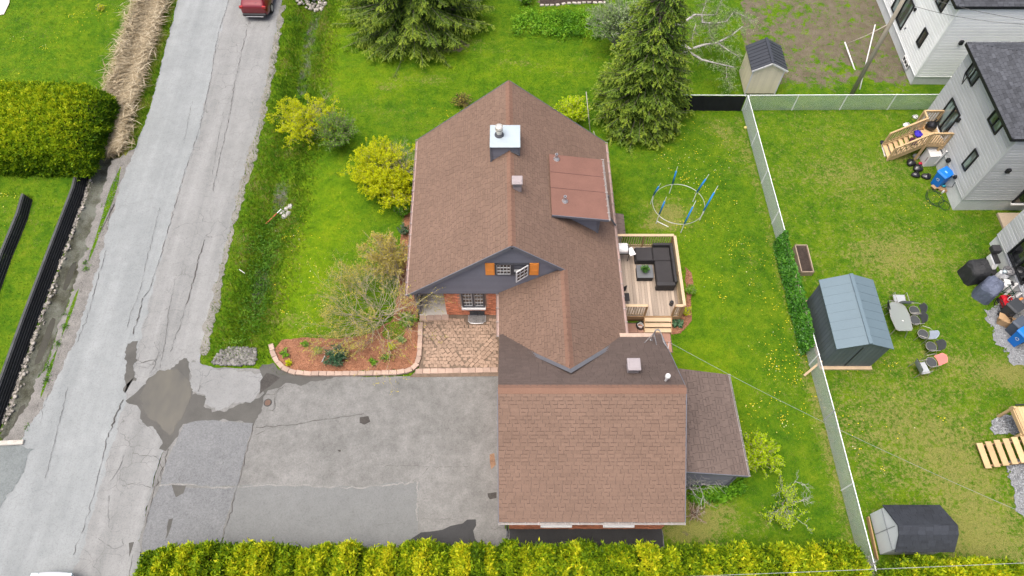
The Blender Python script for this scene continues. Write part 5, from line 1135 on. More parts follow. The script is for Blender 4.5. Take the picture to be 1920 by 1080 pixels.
# dark gambrel shed
gt = thing('garden_shed', 'dark gambrel roofed shed with pale grey end wall beside the hedge', 'shed', (16, 5.2, 0))
def gpt(u, v, z): return P(u, v, z)
yA, yB = 4.72, 6.32; xa, xb = 15.0, 17.2
prof = [(yA, .1), (yB, .1), (yB, 1.40), (5.46, 2.10), (5.16, 1.98), (yA, 1.42)]
b = MB(); b.extr([(xa, y, z) for y, z in prof], (xb - xa - .05, 0, 0)); wl = b.build('wall', [mat('pale_grey_panel', (.54, .575, .585), .6, .07, 1, 20, .05, .1)], gt)
M_DK = mat('black_felt_shingle', (.027, .031, .038), .9, .12, 1, 30, .2, .5, tint=.2)
pr = [(yA - .12, 1.38), (5.14, 2.0), (5.46, 2.12), (yB + .08, 1.36)]
for (ya, za), (yc, zc) in zip(pr[:-1], pr[1:]):
    b = MB(); b.extr([(xa - .06, ya, za), (xb + .06, ya, za), (xb + .06, yc, zc), (xa - .06, yc, zc)], (0, 0, .05)); rp = b.build('roof_panel', [M_DK], gt)
    A = Vector((xa - .06, ya, za + .052)); B2 = Vector((xa - .06, yc, zc + .052)); 
    if zc < za: A, B2 = B2, A
    ud = (B2 - A).normalized(); nn = X.cross(ud); nn = nn if nn.z > 0 else -nn; tbm = MB(); W_ = xb - xa + .12
    for q in shingle_tabs([A, A + X * W_, B2 + X * W_, B2], A, X, ud, .14, .3): tab_geom(tbm, A, X, ud, nn, q[0], q[1], q[2], q[3], q[4], .01)
    tbm.build('shingles', [M_DK], rp, kind='stuff', fix=False)
b = MB(); b.bar((xa - .02, yA, 1.2), (xa - .02, yB, 1.2), .02, .03); b.box((xa - .02, 5.5, 1.0), (.02, .02, 1.7)); b.build('panel_batten', [mat('batten_grey', (.19, .21, .22), .6)], gt)
b = MB(); b.bar((14.80, 4.5, .14), (14.86, 6.2, .14), .05, .22); bo = b.build('leaning_board', [M_DECKW[2]]); tag(bo, 'long brown board standing between wire fence and gambrel shed', 'board')
# ---------------------------------------------------------------- new houses on the east side
M_LGREY = mat('light_grey_siding', (.42, .435, .44), .55, .05, .8, 20, .04, .05, tint=.09); M_WSIDE = mat('white_siding', (.74, .76, .75), .5, .04, .8, 20, .03, .05, tint=.04)
M_FOUND = mat('smooth_foundation', (.50, .52, .515), .85, .14, .9, 18, .10, .2); M_BFR = mat('black_frame', (.012, .013, .015), .4, .05, 2, 30, .05, .05); M_SLATE = shmat('slate', .34)
def pane_mat(name, c, r=.06):
    if name in MATS: return MATS[name]
    m = glassmat(name, c, r); n = m.node_tree; bs = n.nodes['Principled BSDF']; p = posn(n)   # drawn curtains and rooms behind the glass
    v = noise(n, scaled(n, p, (2.2, 2.2, .5)), 1.3, 2, .4); n.links.new(ramp(n, v, [(.42, mul(c, .35)), (.5, c), (.56, mul(c, 1.1)), (.6, mul(c, 2.4))]), bs.inputs['Base Color']); return m
def lap_siding(b, o, xd, nv, w, z0, z1, gap=.115, holes=(), proud=.026):
    z = z0
    while z < z1 - .01:
        zt = min(z + gap, z1); segs = [(0, w)]
        for h0, h1, hz0, hz1 in holes:
            if zt > hz0 and z < hz1: segs = [q for s0, s1 in segs for q in ((s0, min(s1, h0)), (max(s0, h1), s1)) if q[1] - q[0] > .02]
        for s0, s1 in segs:
            a, c = o + xd * s0, o + xd * s1
            zm = z + (zt - z) * .72; b.add([a + UPZ * z + nv * proud, c + UPZ * z + nv * proud, c + UPZ * zm + nv * (proud - .004), a + UPZ * zm + nv * (proud - .004), c + UPZ * (zm + .012) + nv * .003, a + UPZ * (zm + .012) + nv * .003, a + UPZ * z + nv * .003, c + UPZ * z + nv * .003], [(0, 1, 2, 3), (3, 2, 4, 5), (6, 7, 1, 0)], 0, random.random())
        z = zt
def vert_siding(b, o, xd, nv, w, z0, z1, gap=.15, holes=()):
    k = int(w / gap)
    for i in range(k):
        s0, s1 = w * i / k + .006, w * (i + 1) / k - .006; segs = [(z0, z1)]
        for h0, h1, hz0, hz1 in holes:
            if s1 > h0 and s0 < h1: segs = [q for a, c in segs for q in ((a, min(c, hz0)), (max(a, hz1), c)) if q[1] - q[0] > .02]
        t = random.random()
        for a, c in segs:
            p = [o + xd * s0, o + xd * s1]; e = nv * .018
            b.add([p[0] + UPZ * a + e, p[1] + UPZ * a + e, p[1] + UPZ * c + e, p[0] + UPZ * c + e, p[0] + UPZ * a, p[1] + UPZ * a, p[0] + UPZ * c, p[1] + UPZ * c], [(0, 1, 2, 3), (0, 4, 6, 3), (1, 5, 7, 2)], 0, t)
def new_house(label, x, y0, y1, x1, zf, ze, sid, vertical, wins, ov=.4, roofz=1.6):
    t = thing('new_house', label, 'house', (x, y0, 0))
    b = MB(); b.box(((x + x1) / 2, (y0 + y1) / 2, zf / 2), (x1 - x - .06, y1 - y0 - .06, zf)); b.build('foundation', [M_FOUND], t)
    b = MB(); b.box(((x + x1) / 2, (y0 + y1) / 2, (zf + ze) / 2), (x1 - x, y1 - y0, ze - zf)); wl = b.build('wall', [sid], t)
    holes = [(y1 - w[1] - .02, y1 - w[0] + .02, w[2], w[3]) for w in wins]
    s = MB(); o = Vector((x, y1, 0))
    (vert_siding if vertical else lap_siding)(s, o, SOUTH, WEST, y1 - y0, zf, ze, .15 if vertical else .2, holes)
    lap_siding(s, Vector((x, y0, 0)), X, SOUTH, x1 - x, zf, ze, .2)
    s.build('siding_boards', [sid], wl, kind='stuff', fix=False)
    b = MB(); b.box((x - .01, y0 - .01, (zf + ze) / 2), (.12, .12, ze - zf - .02)); b.box((x - .01, (y0 + y1) / 2, zf - .01), (.06, y1 - y0, .05)); b.box(((x + x1) / 2, y0 - .01, zf - .012), (x1 - x, .06, .05)); b.build('corner_board', [sid], t)
    # roof
    e = [Vector((x - ov, y0 - ov * .3, ze)), Vector((x1 + ov, y0 - ov * .3, ze)), Vector((x1 + ov, y1 + ov * .3, ze)), Vector((x - ov, y1 + ov * .3, ze))]
    ym = (y0 + y1) / 2; r0 = Vector((x + (y1 - y0) / 2 * 1.1, ym, ze + roofz)); r1 = Vector((x1 - 1, ym, ze + roofz)); b = MB()
    b.add([*e, r0, r1], [(3, 0, 4), (0, 1, 5, 4), (1, 2, 5), (2, 3, 4, 5)]); rf = b.build('roof', [M_SLATE], t)
    sh = MB()
    for poly in ([e[3], e[0], r0], [e[0], e[1], r1, r0], [e[2], e[3], r0, r1]):
        A = poly[0]; xd = (poly[1] - A).normalized(); n = xd.cross(poly[2] - A).normalized(); n = n if n.z > 0 else -n; ud = n.cross(xd).normalized(); ud = ud if (poly[2] - A).dot(ud) > 0 else -ud
        for q in shingle_tabs(poly, A + n * .01, xd, ud, .145, .3): 
            if q[0] >= 0: tab_geom(sh, A + n * .01, xd, ud, n, q[0], q[1], q[2], q[3], q[4], .012)
    sh.build('shingles', [M_SLATE], rf, kind='stuff', fix=False)
    b = MB()
    for i in range(4):
        a, c = e[i], e[(i + 1) % 4]; b.bar(a + UPZ * -.07, c + UPZ * -.07, .05, .17)
    b.build('fascia', [M_BFR], t); b = MB(); b.box(((x + x1) / 2, ym, ze - .10), (x1 - x + 2 * ov - .08, y1 - y0 + .6 * ov - .08, .03)); b.build('soffit', [M_WHITE], t)
    for w in wins:
        nm, split = w[4], w[5]; window(t, Vector((x - .012, w[1], w[2])), SOUTH, UPZ, WEST, w[1] - w[0], w[3] - w[2], M_BFR, .07, 1, 1, None, .07, split, pane_mat('pane_' + w[6], {'pale': (.22, .27, .26), 'mid': (.09, .115, .115), 'dark': (.02, .022, .024)}[w[6]]), name=nm)
    return t
h1 = new_house('light grey house with horizontal siding and wooden back stairs', 23.5, 22.08, 28.3, 33, 1.04, 5.72, M_LGREY, False, [(25.96, 27.25, 1.42, 3.1, 'patio_door', 2, 'mid'), (23.28, 24.32, 4.54, 5.53, 'window', 2, 'mid'), (23.18, 23.68, 1.92, 3.14, 'window', 1, 'mid'), (26.58, 27.58, 4.5, 5.5, 'window', 2, 'pale')])
h2 = new_house('white sided house with grey foundation beyond the bare soil yard', 23.9, 31.4, 39.5, 34, .70, 5.62, M_WSIDE, False, [(35.0, 37.1, 1.05, 2.78, 'patio_door', 2, 'mid'), (32.53, 33.56, 4.25, 5.3, 'window', 2, 'mid'), (32.48, 33.06, 1.83, 2.86, 'window', 1, 'dark'), (36.2, 37.1, 4.25, 5.3, 'window', 2, 'mid')], .32)
h3 = new_house('light grey house behind the covered barbecues and bicycles', 24.7, 8.0, 20.0, 34, .85, 5.7, M_LGREY, False, [(16.9, 18.75, 1.0, 2.5, 'patio_door', 2, 'dark')])
window(h2, Vector((23.87, 33.3, .28)), SOUTH, UPZ, WEST, .92, .36, M_WHITE, .05, 1, 1, None, .05, 3, name='cellar_window')
# open casement and curtain details on the grey house
b = MB(); o = Vector((23.44, 27.55, 4.52)); a = math.radians(28); xd = Vector((-math.sin(a), -math.cos(a), 0)); nv = xd.cross(UPZ); frame_bars(b, o, xd, UPZ, nv, .95, .95, .05, .04); b.build('open_sash', [M_BFR], h1)
b = MB(); b.box((23.46, 26.6, 1.34), (.16, 1.35, .08)); b.build('door_sill', [M_WHITE], h1)
def wall_box(name, x, y, z, d, par, m=M_BFR): b = MB(); b.box((x, y, z), d); b.build(name, [m], par, bevel=.015)
wall_box('wall_light', 23.40, 25.80, 2.92, (.16, .14, .24), h1); wall_box('dryer_vent', 23.40, 24.52, 1.22, (.18, .2, .2), h1); wall_box('dryer_vent', 23.42, 23.4, 1.2, (.14, .16, .18), h1)
q = PY(1640 + 1230 / 4.911, 180 + 690 / 4.911, 22.0); wall_box('wall_light', q.x, 22.0, q.z, (.2, .16, .26), h1); q = PY(1802.5, 80, 31.32); wall_box('wall_light', q.x, 31.32, q.z, (.2, .16, .26), h2)
q = PX(1716, 18, 23.84); wall_box('wall_light', 23.83, q.y, q.z, (.12, .14, .2), h2); q = PX(1697, 53, 23.84); wall_box('outlet_cover', 23.85, q.y, q.z, (.08, .09, .1), h2, M_WINFR)
b = MB(); p0 = Vector((23.4, 23.15, 1.1)); b.tube([p0, p0 + Vector((-.03, -.1, -.3)), Vector((23.42, 23.5, .25)), Vector((23.35, 23.6, .05))], .018, 5); b.build('cable', [M_BLK], h1)
b = MB(); b.tube([(23.42, 25.05, 1.35), (23.38, 25.1, .3), (23.1, 25.35, .06)], .05, 8); b.build('downpipe', [M_WHITE], h1)
q = PY(1915, 375, 22.0); b = MB(); b.box((26.6, 22.02, 1.35), (.9, .08, 1.1)); b.build('window', [M_BFR], h1); b = MB(); b.box((26.6, 21.97, 1.35), (.76, .02, .95)); b.build('pane', [glassmat('window_glass')], h1); b = MB(); b.box((26.6, 21.95, .76), (1.0, .14, .07)); b.build('window_sill', [M_WHITE], h1)
sp = thing('stone_landing', 'beige slab landing between the two light grey houses', 'landing', (26.4, 21.2, 0)); b = MB(); b.box((26.5, 21.2, .08), (1.5, 1.3, .16)); b.build('slab', [mat('beige_slab', (.36, .29, .21), .9, .12, 2, 20, .1, .3)], sp, bevel=.02)
# ---------------------------------------------------------------- back stairs of the grey house
st = thing('back_stairs', 'new timber stairs with railings and landing at the grey house patio door', 'stairs', (22.4, 26.2, 0)); TB = [mat('fresh_timber', (.44, .31, .165), .75, .13, 1.2, 28, .14, .2, tint=.14)]
LZ = 1.33
for i in range(8): b = MB(); b.box((22.92, 25.56 + .2 * i, LZ), (1.12, .19, .036), 0, 0, random.random()); b.build('deck_board', TB, st, bevel=.004)
b = MB(); b.box((22.92, 26.25, LZ - .1), (1.08, 1.5, .14)); b.build('joist_frame', TB, st)
for i in range(7):
    z = LZ - .167 * (i + 1); xx = 22.36 - .205 * (i + .5); b = MB(); b.box((xx, 26.05, z), (.235, .9, .036), 0, 0, random.random()); b.build('stair_tread', TB, st, bevel=.004)
for yy in (25.56, 26.54): b = MB(); b.extr([(22.36, yy - .02, LZ), (22.36, yy - .02, LZ - .28), (21.15, yy - .02, 0), (20.9, yy - .02, 0), (20.9, yy - .02, .17)], (0, .04, 0)); b.build('stringer', TB, st)
bal2 = balus_proto(.78, .04)
def srail(a, c, h=.92, gap=.13):
    a, c = Vector(a), Vector(c); d = c - a; L = d.length; b = MB(); b.bar(a + UPZ * h, c + UPZ * h, .09, .04); b.build('top_rail', TB, st); b = MB(); b.bar(a + UPZ * .12, c + UPZ * .12, .04, .08); b.bar(a + UPZ * (h - .08), c + UPZ * (h - .08), .035, .08); b.build('rail', TB, st)
    for q in (a, c): b = MB(); b.box(q + UPZ * (h / 2 - .15), (.085, .085, h + .28)); b.build('post', TB, st)
    k = int(Vector((d.x, d.y, 0)).length / gap)
    for i in range(1, k): put('baluster', bal2, st, a + d * (i / k) + UPZ * .09)
srail((22.40, 25.52, LZ), (20.95, 25.52, .16)); srail((22.40, 26.58, LZ), (20.95, 26.58, .16)); srail((23.42, 25.5, LZ), (22.42, 25.5, LZ)); srail((23.42, 27.12, LZ), (22.40, 27.12, LZ)); srail((22.38, 27.1, LZ), (22.38, 26.62, LZ))
for xx, yy in ((22.42, 25.5), (22.42, 27.1), (23.3, 25.5)): b = MB(); b.box((xx, yy, LZ / 2), (.1, .1, LZ)); b.build('support_post', TB, st)
pv_ = P(1662, 283, .03); b = MB(); b.box(pv_, (.42, .85, .05), -.05); o = b.build('stepping_slab', [mat('white_slab', (.5, .47, .43), .85, .1, 2, 20, .1, .2)], bevel=.01); tag(o, 'pale flat slab on the grass at the foot of the back stairs', 'slab')
# steps at the lower right
s2 = thing('garden_steps', 'broad wooden plank steps rising to a landing above crushed gravel', 'steps', (21.4, 9, 0)); cnt = 0
for i in range(8):
    xx = 20.55 + .30 * i; z = .2 + .145 * i; b = MB(); b.box((xx, 8.78 + .02 * i, z), (.265, 1.12, .04), .03, 0, random.random()); b.build('stair_tread', TB, s2, bevel=.004)
for yy in (8.35, 9.25): b = MB(); b.extr([(20.5, yy - .02, 0), (20.5, yy - .02, .14), (22.9, yy - .02, 1.22), (22.9, yy - .02, .95), (20.8, yy - .02, 0)], (0, .04, 0)); b.build('stringer', [M_DECKW[2]], s2)
l2 = thing('garden_landing', 'slanting board landing with a corner post at the right edge of the lawn', 'landing', (22.6, 10, 0))
for i in range(7): b = MB(); b.box((22.05 + .15 * i, 10.05, 1.12), (.14, 1.25, .036), .06, 0, random.random()); b.build('deck_board', TB, l2, bevel=.004)
b = MB(); b.box((21.93, 10.05, 1.03), (.05, 1.3, .2), .06); b.build('fascia_board', TB, l2); b = MB(); b.box((21.9, 10.6, .6), (.10, .1, 1.3)); b.build('post', TB, l2); b = MB(); b.box((21.95, 9.48, .5), (.1, .1, 1.0)); b.build('post', TB, l2); b = MB(); b.bar((22.0, 10.72, 1.2), (23.3, 10.8, 1.2), .06, .06); b.build('black_rail', [M_BLK], l2)
# ---------------------------------------------------------------- utility pole, wires and white posts
M_POLE = mat('weathered_pole', (.33, .295, .235), .9, .18, 2, 30, .2, .3, stretch=(3, 3, .4)); up_ = P(1596, 178); t = thing('utility_pole', 'tall weathered wooden utility pole beside the white house', 'utility pole', up_)
b = MB(); b.tube([up_ + UPZ * -.1, up_ + Vector((-.02, .10, 4.5)), up_ + Vector((-.04, .2, 9))], [.125, .11, .09], 12); b.build('pole', [M_POLE], t, smooth=True)
b = MB(); b.bar(up_ + Vector((-.7, .2, 8.5)), up_ + Vector((.8, .2, 8.5)), .1, .12); b.build('crossarm', [M_POLE], t)
M_CAB = mat('overhead_cable', (.26, .27, .27), .6)
def cable(a, c, sag, r, label, m=M_CAB):
    a, c = Vector(a), Vector(c); pts = [a + (c - a) * s - UPZ * sag * 4 * s * (1 - s) for s in np.linspace(0, 1, 24)]; b = MB(); b.tube(pts, r, 5); o = b.build('overhead_cable', [m], smooth=True); tag(o, label, 'cable', 'overhead service cables'); return o
cable((6.6, 12.65, 3.55), P(2010, 1000, 5.5), .5, .006, 'thin service cable running from the garage mast across the lawns')
cable(P(1180, 1085, 6), P(2000, 1052, 6), .1, .009, 'thin cable strung above the golden hedge')
cable(P(1716, 12, 4.2), P(1990, 48, 7.5), .3, .012, 'lower sagging cable in front of the white house', mat('dark_cable', (.10, .10, .10), .6)); cable(P(1735, -5, 5), P(1990, 45, 7.5), .2, .012, 'upper cable dropping in front of the white house', MATS['dark_cable'])
for (a, c, r, lb, m) in (((1603, 132, 0), (1584, 79, .5), .042, 'short leaning white post on the bare soil beside the pole', M_WHITE), ((1612, 168, 0), (1641, 46, 2.2), .034, 'long thin white post leaning beside the utility pole', M_WHITE), ((1588, 82, .45), (1668, 44, 2.3), .03, 'grey branch bridging the two white posts', M_POLE)):
    b = MB(); q0, q1 = P(*a), P(*c); b.tube([q0, (q0 + q1) / 2 + UPZ * (-.12 if r < .032 else 0), q1], r, 8); o = b.build('leaning_post' if r > .032 else 'dead_branch', [m], smooth=True); tag(o, lb, 'post' if r > .032 else 'branch')
for i, (u0, v0, u1, v1, lb) in enumerate([(1107, 252, 1099, 172, 'taller pale post behind the green bush near the roof corner'), (1116, 258, 1113, 246, 'short pale post stub near the roof corner')]):
    a = P(u0, v0); b = MB(); b.tube([a, P(u1, v1, 1.9 if i == 0 else .4)], .024, 8); o = b.build('garden_post', [mat('bleached_wood', (.30, .28, .25), .9, .2, 3, 30, .2, .2)], smooth=True); tag(o, lb, 'post')
# ---------------------------------------------------------------- bins, bags and clutter
M_BIN = mat('blue_bin_plastic', (.008, .145, .52), .45, .05, 2, 20, .05, .05)
def wheelie(label, loc, rz, m, mark=True):
    t = thing('wheeled_bin', label, 'bin', loc, rz)
    b = MB(); lo = [(-.22, -.25), (.22, -.25), (.22, .25), (-.22, .25)]; hi = [(-.29, -.34), (.29, -.34), (.29, .34), (-.29, .34)]
    b.add([(x, y, .03) for x, y in lo] + [(x, y, 1.0) for x, y in hi], [(3, 2, 1, 0), (4, 5, 6, 7), (0, 1, 5, 4), (1, 2, 6, 5), (2, 3, 7, 6), (3, 0, 4, 7)]); b.build('body', [m], t, local=True, bevel=.02)
    b = MB(); b.extr([(-.31, -.37, 1.0), (-.31, .36, 1.03), (-.31, .3, 1.10), (-.31, -.30, 1.07)], (.62, 0, 0)); b.build('lid', [m], t, local=True, bevel=.015)
    b = MB(); b.tube([(-.24, .40, .98), (.24, .40, .98)], .02, 6); b.build('handle', [m], t, local=True)
    for s in (-1, 1): b = MB(); b.tube([(s * .2, .27, .12), (s * .27, .27, .12)], .12, 14); b.build('wheel', [M_TYRE], t, local=True)
    if mark:
        b = MB()
        for k in range(3):
            a0 = k * 2.094; p = [(math.cos(a0 + s) * .09, math.sin(a0 + s) * .09) for s in (0, .5, 1.0, 1.35)]; 
            for (x0_, z0_), (x1_, z1_) in zip(p[:-1], p[1:]):
                b.add([(x0_, -.318, .62 + z0_), (x1_, -.318, .62 + z1_), (x1_ * .68, -.318, .62 + z1_ * .68), (x0_ * .68, -.318, .62 + z0_ * .68)], [(0, 1, 2, 3)])
            x0_, z0_ = p[-1]; e = a0 + 1.75; b.add([(x0_ * 1.2, -.318, .62 + z0_ * 1.2), (math.cos(e) * .08, -.318, .62 + math.sin(e) * .08), (x0_ * .5, -.318, .62 + z0_ * .5)], [(0, 1, 2)])
        o = b.build('recycling_mark', [M_WHITE], t, local=True, fix=False)
        b = MB(); b.box((.0, -.05, 1.092), (.16, .1, .004)); b.build('lid_label', [mat('pale_blue_label', (.2, .42, .7), .5)], t, local=True)
    return t
wheelie('blue recycling bin beside the stairs of the grey house', P(1752, 348) + Vector((.1, .05, .02)), math.radians(-62), M_BIN)
wheelie('blue recycling bin at the end of the bicycle clutter', P(1893, 643) + Vector((.2, .05, .02)), math.radians(-62), M_BIN)
wheelie('dark grey wheeled bin behind the red ride-on toy', P(1873, 592) + Vector((.2, .0, .02)), math.radians(-60), mat('charcoal_plastic', (.03, .034, .04), .5, .05, 2, 20, .05, .05), False)
wheelie('slate grey wheeled bin squeezed beside the blue one', P(1886, 625) + Vector((.3, .1, -.18)), math.radians(-60), mat('slate_plastic', (.06, .075, .10), .5, .05, 2, 20, .05, .05), False)
def sack(label, loc, sx, sy, h, m, group=None, name='rubbish_bag', cat='bag', seed=0):
    r = random.Random(seed); n, k = 14, 8; b = MB(); vs = []
    for i in range(k + 1):
        f = i / k; rr = math.sin(min(1, f * 1.15 + .12) * math.pi) ** .6 if f < .86 else .16; rr = max(rr, .12) if i < k else .2
        for j in range(n):
            a = 2 * math.pi * j / n; w_ = 1 + .12 * math.sin(3 * a + seed + f * 4) + r.gauss(0, .05); vs.append((math.cos(a) * sx * rr * w_, math.sin(a) * sy * rr * w_, h * f + r.gauss(0, .01)))
    fs = [(i * n + j, i * n + (j + 1) % n, (i + 1) * n + (j + 1) % n, (i + 1) * n + j) for i in range(k) for j in range(n)] + [tuple(range(n))[::-1], tuple(k * n + j for j in range(n))]
    b.add([(x + loc[0], y + loc[1], z + loc[2]) for x, y, z in vs], fs); o = b.build(name, [m], smooth=True); tag(o, label, cat, group); return o
M_BAG = mat('black_bag_film', (.014, .014, .016), .25, .1, 4, 12, .1, .6, spec=.6); G1 = 'black rubbish bags by the back stairs'
sack('black rubbish bag nearest the stair foot with white scraps showing', P(1706, 308), .25, .24, .40, M_BAG, G1, seed=1); sack('shiny black bag with a red scrap beside the white cabinet', P(1719, 318), .27, .25, .42, M_BAG, G1, seed=2)
sack('black rubbish bag lying lowest on the lawn of the heap', P(1715, 330), .24, .20, .36, M_BAG, G1, seed=3); sack('black rubbish bag against the blue bin', P(1735, 333), .26, .2, .34, M_BAG, G1, seed=4)
sack('tall black bag standing on the stair landing by the patio door', (22.95, 26.65, LZ + .02), .28, .25, .75, M_BAG, G1, seed=5); sack('small black sack on the grass left of the stair foot', P(1655, 270), .16, .22, .2, M_BAG, G1, seed=6)
sack('bundle of royal blue cloth on the top stair', (22.25, 26.3, LZ - .1), .22, .24, .32, mat('royal_blue_cloth', (.035, .02, .33), .8, .2, 4, 20, .1), name='cloth_bundle', cat='clothes', seed=7); sack('bundle of dark plum cloth lower on the stairs', (22.02, 25.98, LZ - .35), .24, .26, .3, mat('plum_cloth', (.05, .012, .03), .85, .3, 5, 20, .2), name='cloth_bundle', cat='clothes', seed=8)
sack('orange-brown cloth heaped on the landing corner', (22.5, 26.75, LZ + .02), .17, .2, .22, mat('amber_cloth', (.42, .22, .08), .85, .2, 4, 20, .1), name='cloth_bundle', cat='clothes', seed=9)
sack('white bag on the lawn outside the upper stair railing', P(1699, 237), .22, .2, .3, M_WHITE, name='white_bag', seed=10); sack('small white bag under the landing rail', P(1715, 221), .16, .14, .25, M_WHITE, name='white_bag', seed=11)
sack('crumpled grey and white bag beside the white cabinet', P(1716, 296), .17, .17, .35, mat('pale_grey_film', (.35, .35, .35), .5, .3, 6, 20, .2), name='grey_bag', seed=12); sack('bright red scrap of cloth by the white cabinet', P(1724, 309), .1, .1, .25, mat('scarlet_cloth', (.5, .012, .05), .7), name='red_cloth', cat='cloth', seed=13)
cb = P(1735, 308); t = thing('white_cabinet', 'white metal chest cabinet standing under the back stairs', 'cabinet', cb); b = MB(); b.box(cb + Vector((.1, .12, .43)), (.66, .62, .84), .05); b.build('body', [M_WHITE], t, bevel=.012); b = MB(); b.box(cb + Vector((.1, .12, .875)), (.69, .65, .04), .05); b.build('lid', [M_WHITE], t, bevel=.01); b = MB(); b.tube([cb + Vector((-.235, -.1, .35)), cb + Vector((-.245, -.1, .7))], .012, 6); b.build('handle', [mat('dark_red_handle', (.10, .012, .014), .5)], t)
b = MB(); fr = [P(1699, 232), P(1714, 216, .75), P(1724, 227, .75), P(1709, 243)]; b.tube([p + UPZ * .02 for p in fr], .02, 6, close=True); b.tube([fr[0] + (fr[1] - fr[0]) * .5, fr[3] + (fr[2] - fr[3]) * .5], .016, 6); o = b.build('folded_frame', [M_BLK]); tag(o, 'black folded metal frame leaning on the stair railing', 'frame')
def box_thing(name, label, cat, c, d, rz, m, bev=.006):
    b = MB(); b.box(Vector(c) + UPZ * d[2] / 2, d, rz); o = b.build(name, [m], bevel=bev)
    fl = MB(); R = Matrix.Rotation(rz, 3, 'Z')
    for s in (-1, 1): fl.box(Vector(c) + UPZ * (d[2] + .03) + R @ Vector((s * d[0] * .55, 0, 0)), (d[0] * .45, d[1] * .95, .012), rz)
    fl.build('flap', [m], o); return tag(o, label, cat)
M_CARD = mat('brown_cardboard', (.33, .215, .115), .9, .12, 3, 20, .1, .1)
box_thing('cardboard_box', 'opened brown cardboard box on the lawn below the blue bin', 'box', P(1752, 352), (.34, .28, .16), .5, M_CARD); box_thing('cardboard_box', 'crushed brown cardboard box nearest the grey foundation', 'box', P(1766, 357), (.4, .26, .14), -.4, M_CARD)
box_thing('cardboard_box', 'cardboard carton wedged among the wheeled bins', 'box', P(1878, 606), (.5, .4, .45), -.5, M_CARD)
b = MB(); q = P(1771, 349, .15); b.box(q, (.24, .16, .1), .3); o = b.build('turquoise_packet', [mat('turquoise_print', (.05, .42, .52), .5)], bevel=.01); tag(o, 'turquoise packet on top of the crushed cardboard', 'packet')
b = MB(); q = P(1766, 362); b.lathe(q, [(.05, 0), (.055, .16), (.03, .2), (.03, .24)], 8); o = b.build('white_jug', [M_WHITE]); tag(o, 'small white jug by the grey house foundation', 'jug')
# hose on the lawn
hp = P(1752, 372); b = MB(); pts = [hp + Vector((math.cos(s) * (.42 + .07 * math.sin(2.3 * s)), math.sin(s) * (.5 + .09 * math.cos(1.7 * s)), .03 + .008 * (s % 3))) for s in np.linspace(0, 17, 90)] + [P(1770, 385, .03) + Vector((math.cos(s) * .28, math.sin(s) * .33, .03)) for s in np.linspace(1, 9, 40)]
b.tube(pts, .013, 5); o = b.build('garden_hose', [mat('dark_green_hose', (.012, .035, .018), .5)]); tag(o, 'dark green hose looped on the lawn below the grey house', 'hose')
def cover(label, x, y, rx, ry, h, m, rz):
    t = thing('covered_grill', label, 'covered grill', (x, y, 0), rz); n = 20; prof = [(1.04, .02), (1.0, .3), (.97, .72), (.93, .80), (.82, .9), (.62, 1.0), (.2, 1.03)]; b = MB(); vs = []
    for i, (rr, z) in enumerate(prof):
        for j in range(n):
            a = 2 * math.pi * j / n; c_, s_ = math.cos(a), math.sin(a); e = (abs(c_) ** 5 + abs(s_) ** 5) ** (-1 / 5); w_ = rr * e * (1 + .035 * math.sin(5 * a + i)) + random.gauss(0, .012)
            vs.append((c_ * rx * w_, s_ * ry * w_ * (1 if i < 5 else .8), z * h + (.03 * math.sin(3 * a) if i > 3 else 0)))
    fs = [(i * n + j, i * n + (j + 1) % n, (i + 1) * n + (j + 1) % n, (i + 1) * n + j) for i in range(len(prof) - 1) for j in range(n)] + [tuple((len(prof) - 1) * n + j for j in range(n))]
    b.add(vs, fs); b.build('cover', [m], t, local=True); b = MB(); b.tube([(-.12, -ry * .98, h * .5), (0, -ry * 1.06, h * .46), (.12, -ry * .98, h * .5)], .014, 5); b.build('strap', [m], t, local=True)
    for sx in (-1, 1): b = MB(); b.tube([(sx * rx * .8, -ry * .5, .08), (sx * rx * .9, -ry * .5, .08)], .08, 12); b.build('wheel', [M_TYRE], t, local=True)
cover('black fabric covered barbecue on the lawn edge by the scooter', 23.12, 18.0, .54, .50, 1.1, mat('black_cover_cloth', (.022, .023, .025), .7, .2, 2, 14, .15, .4), .15)
cover('blue grey fabric covered barbecue beside the black one', 23.4, 16.95, .55, .44, 1.1, mat('blue_grey_cover_cloth', (.085, .10, .145), .7, .2, 2, 14, .15, .4), .75)
def wheel(parent, c, r, ax, tube=.022):
    ax = Vector(ax).normalized(); u = ax.cross(UPZ).normalized(); b = MB(); b.tube([Vector(c) + (u * math.cos(s) + UPZ * math.sin(s)) * r for s in np.linspace(0, 2 * math.pi, 25)[:-1]], tube, 6, close=True); w_ = b.build('wheel', [M_TYRE], parent)
    b = MB()
    for s in np.linspace(0, 2 * math.pi, 11)[:-1]: b.tube([Vector(c), Vector(c) + (u * math.cos(s) + UPZ * math.sin(s)) * r], .004, 3)
    b.build('spokes', [M_GALV], w_); return w_
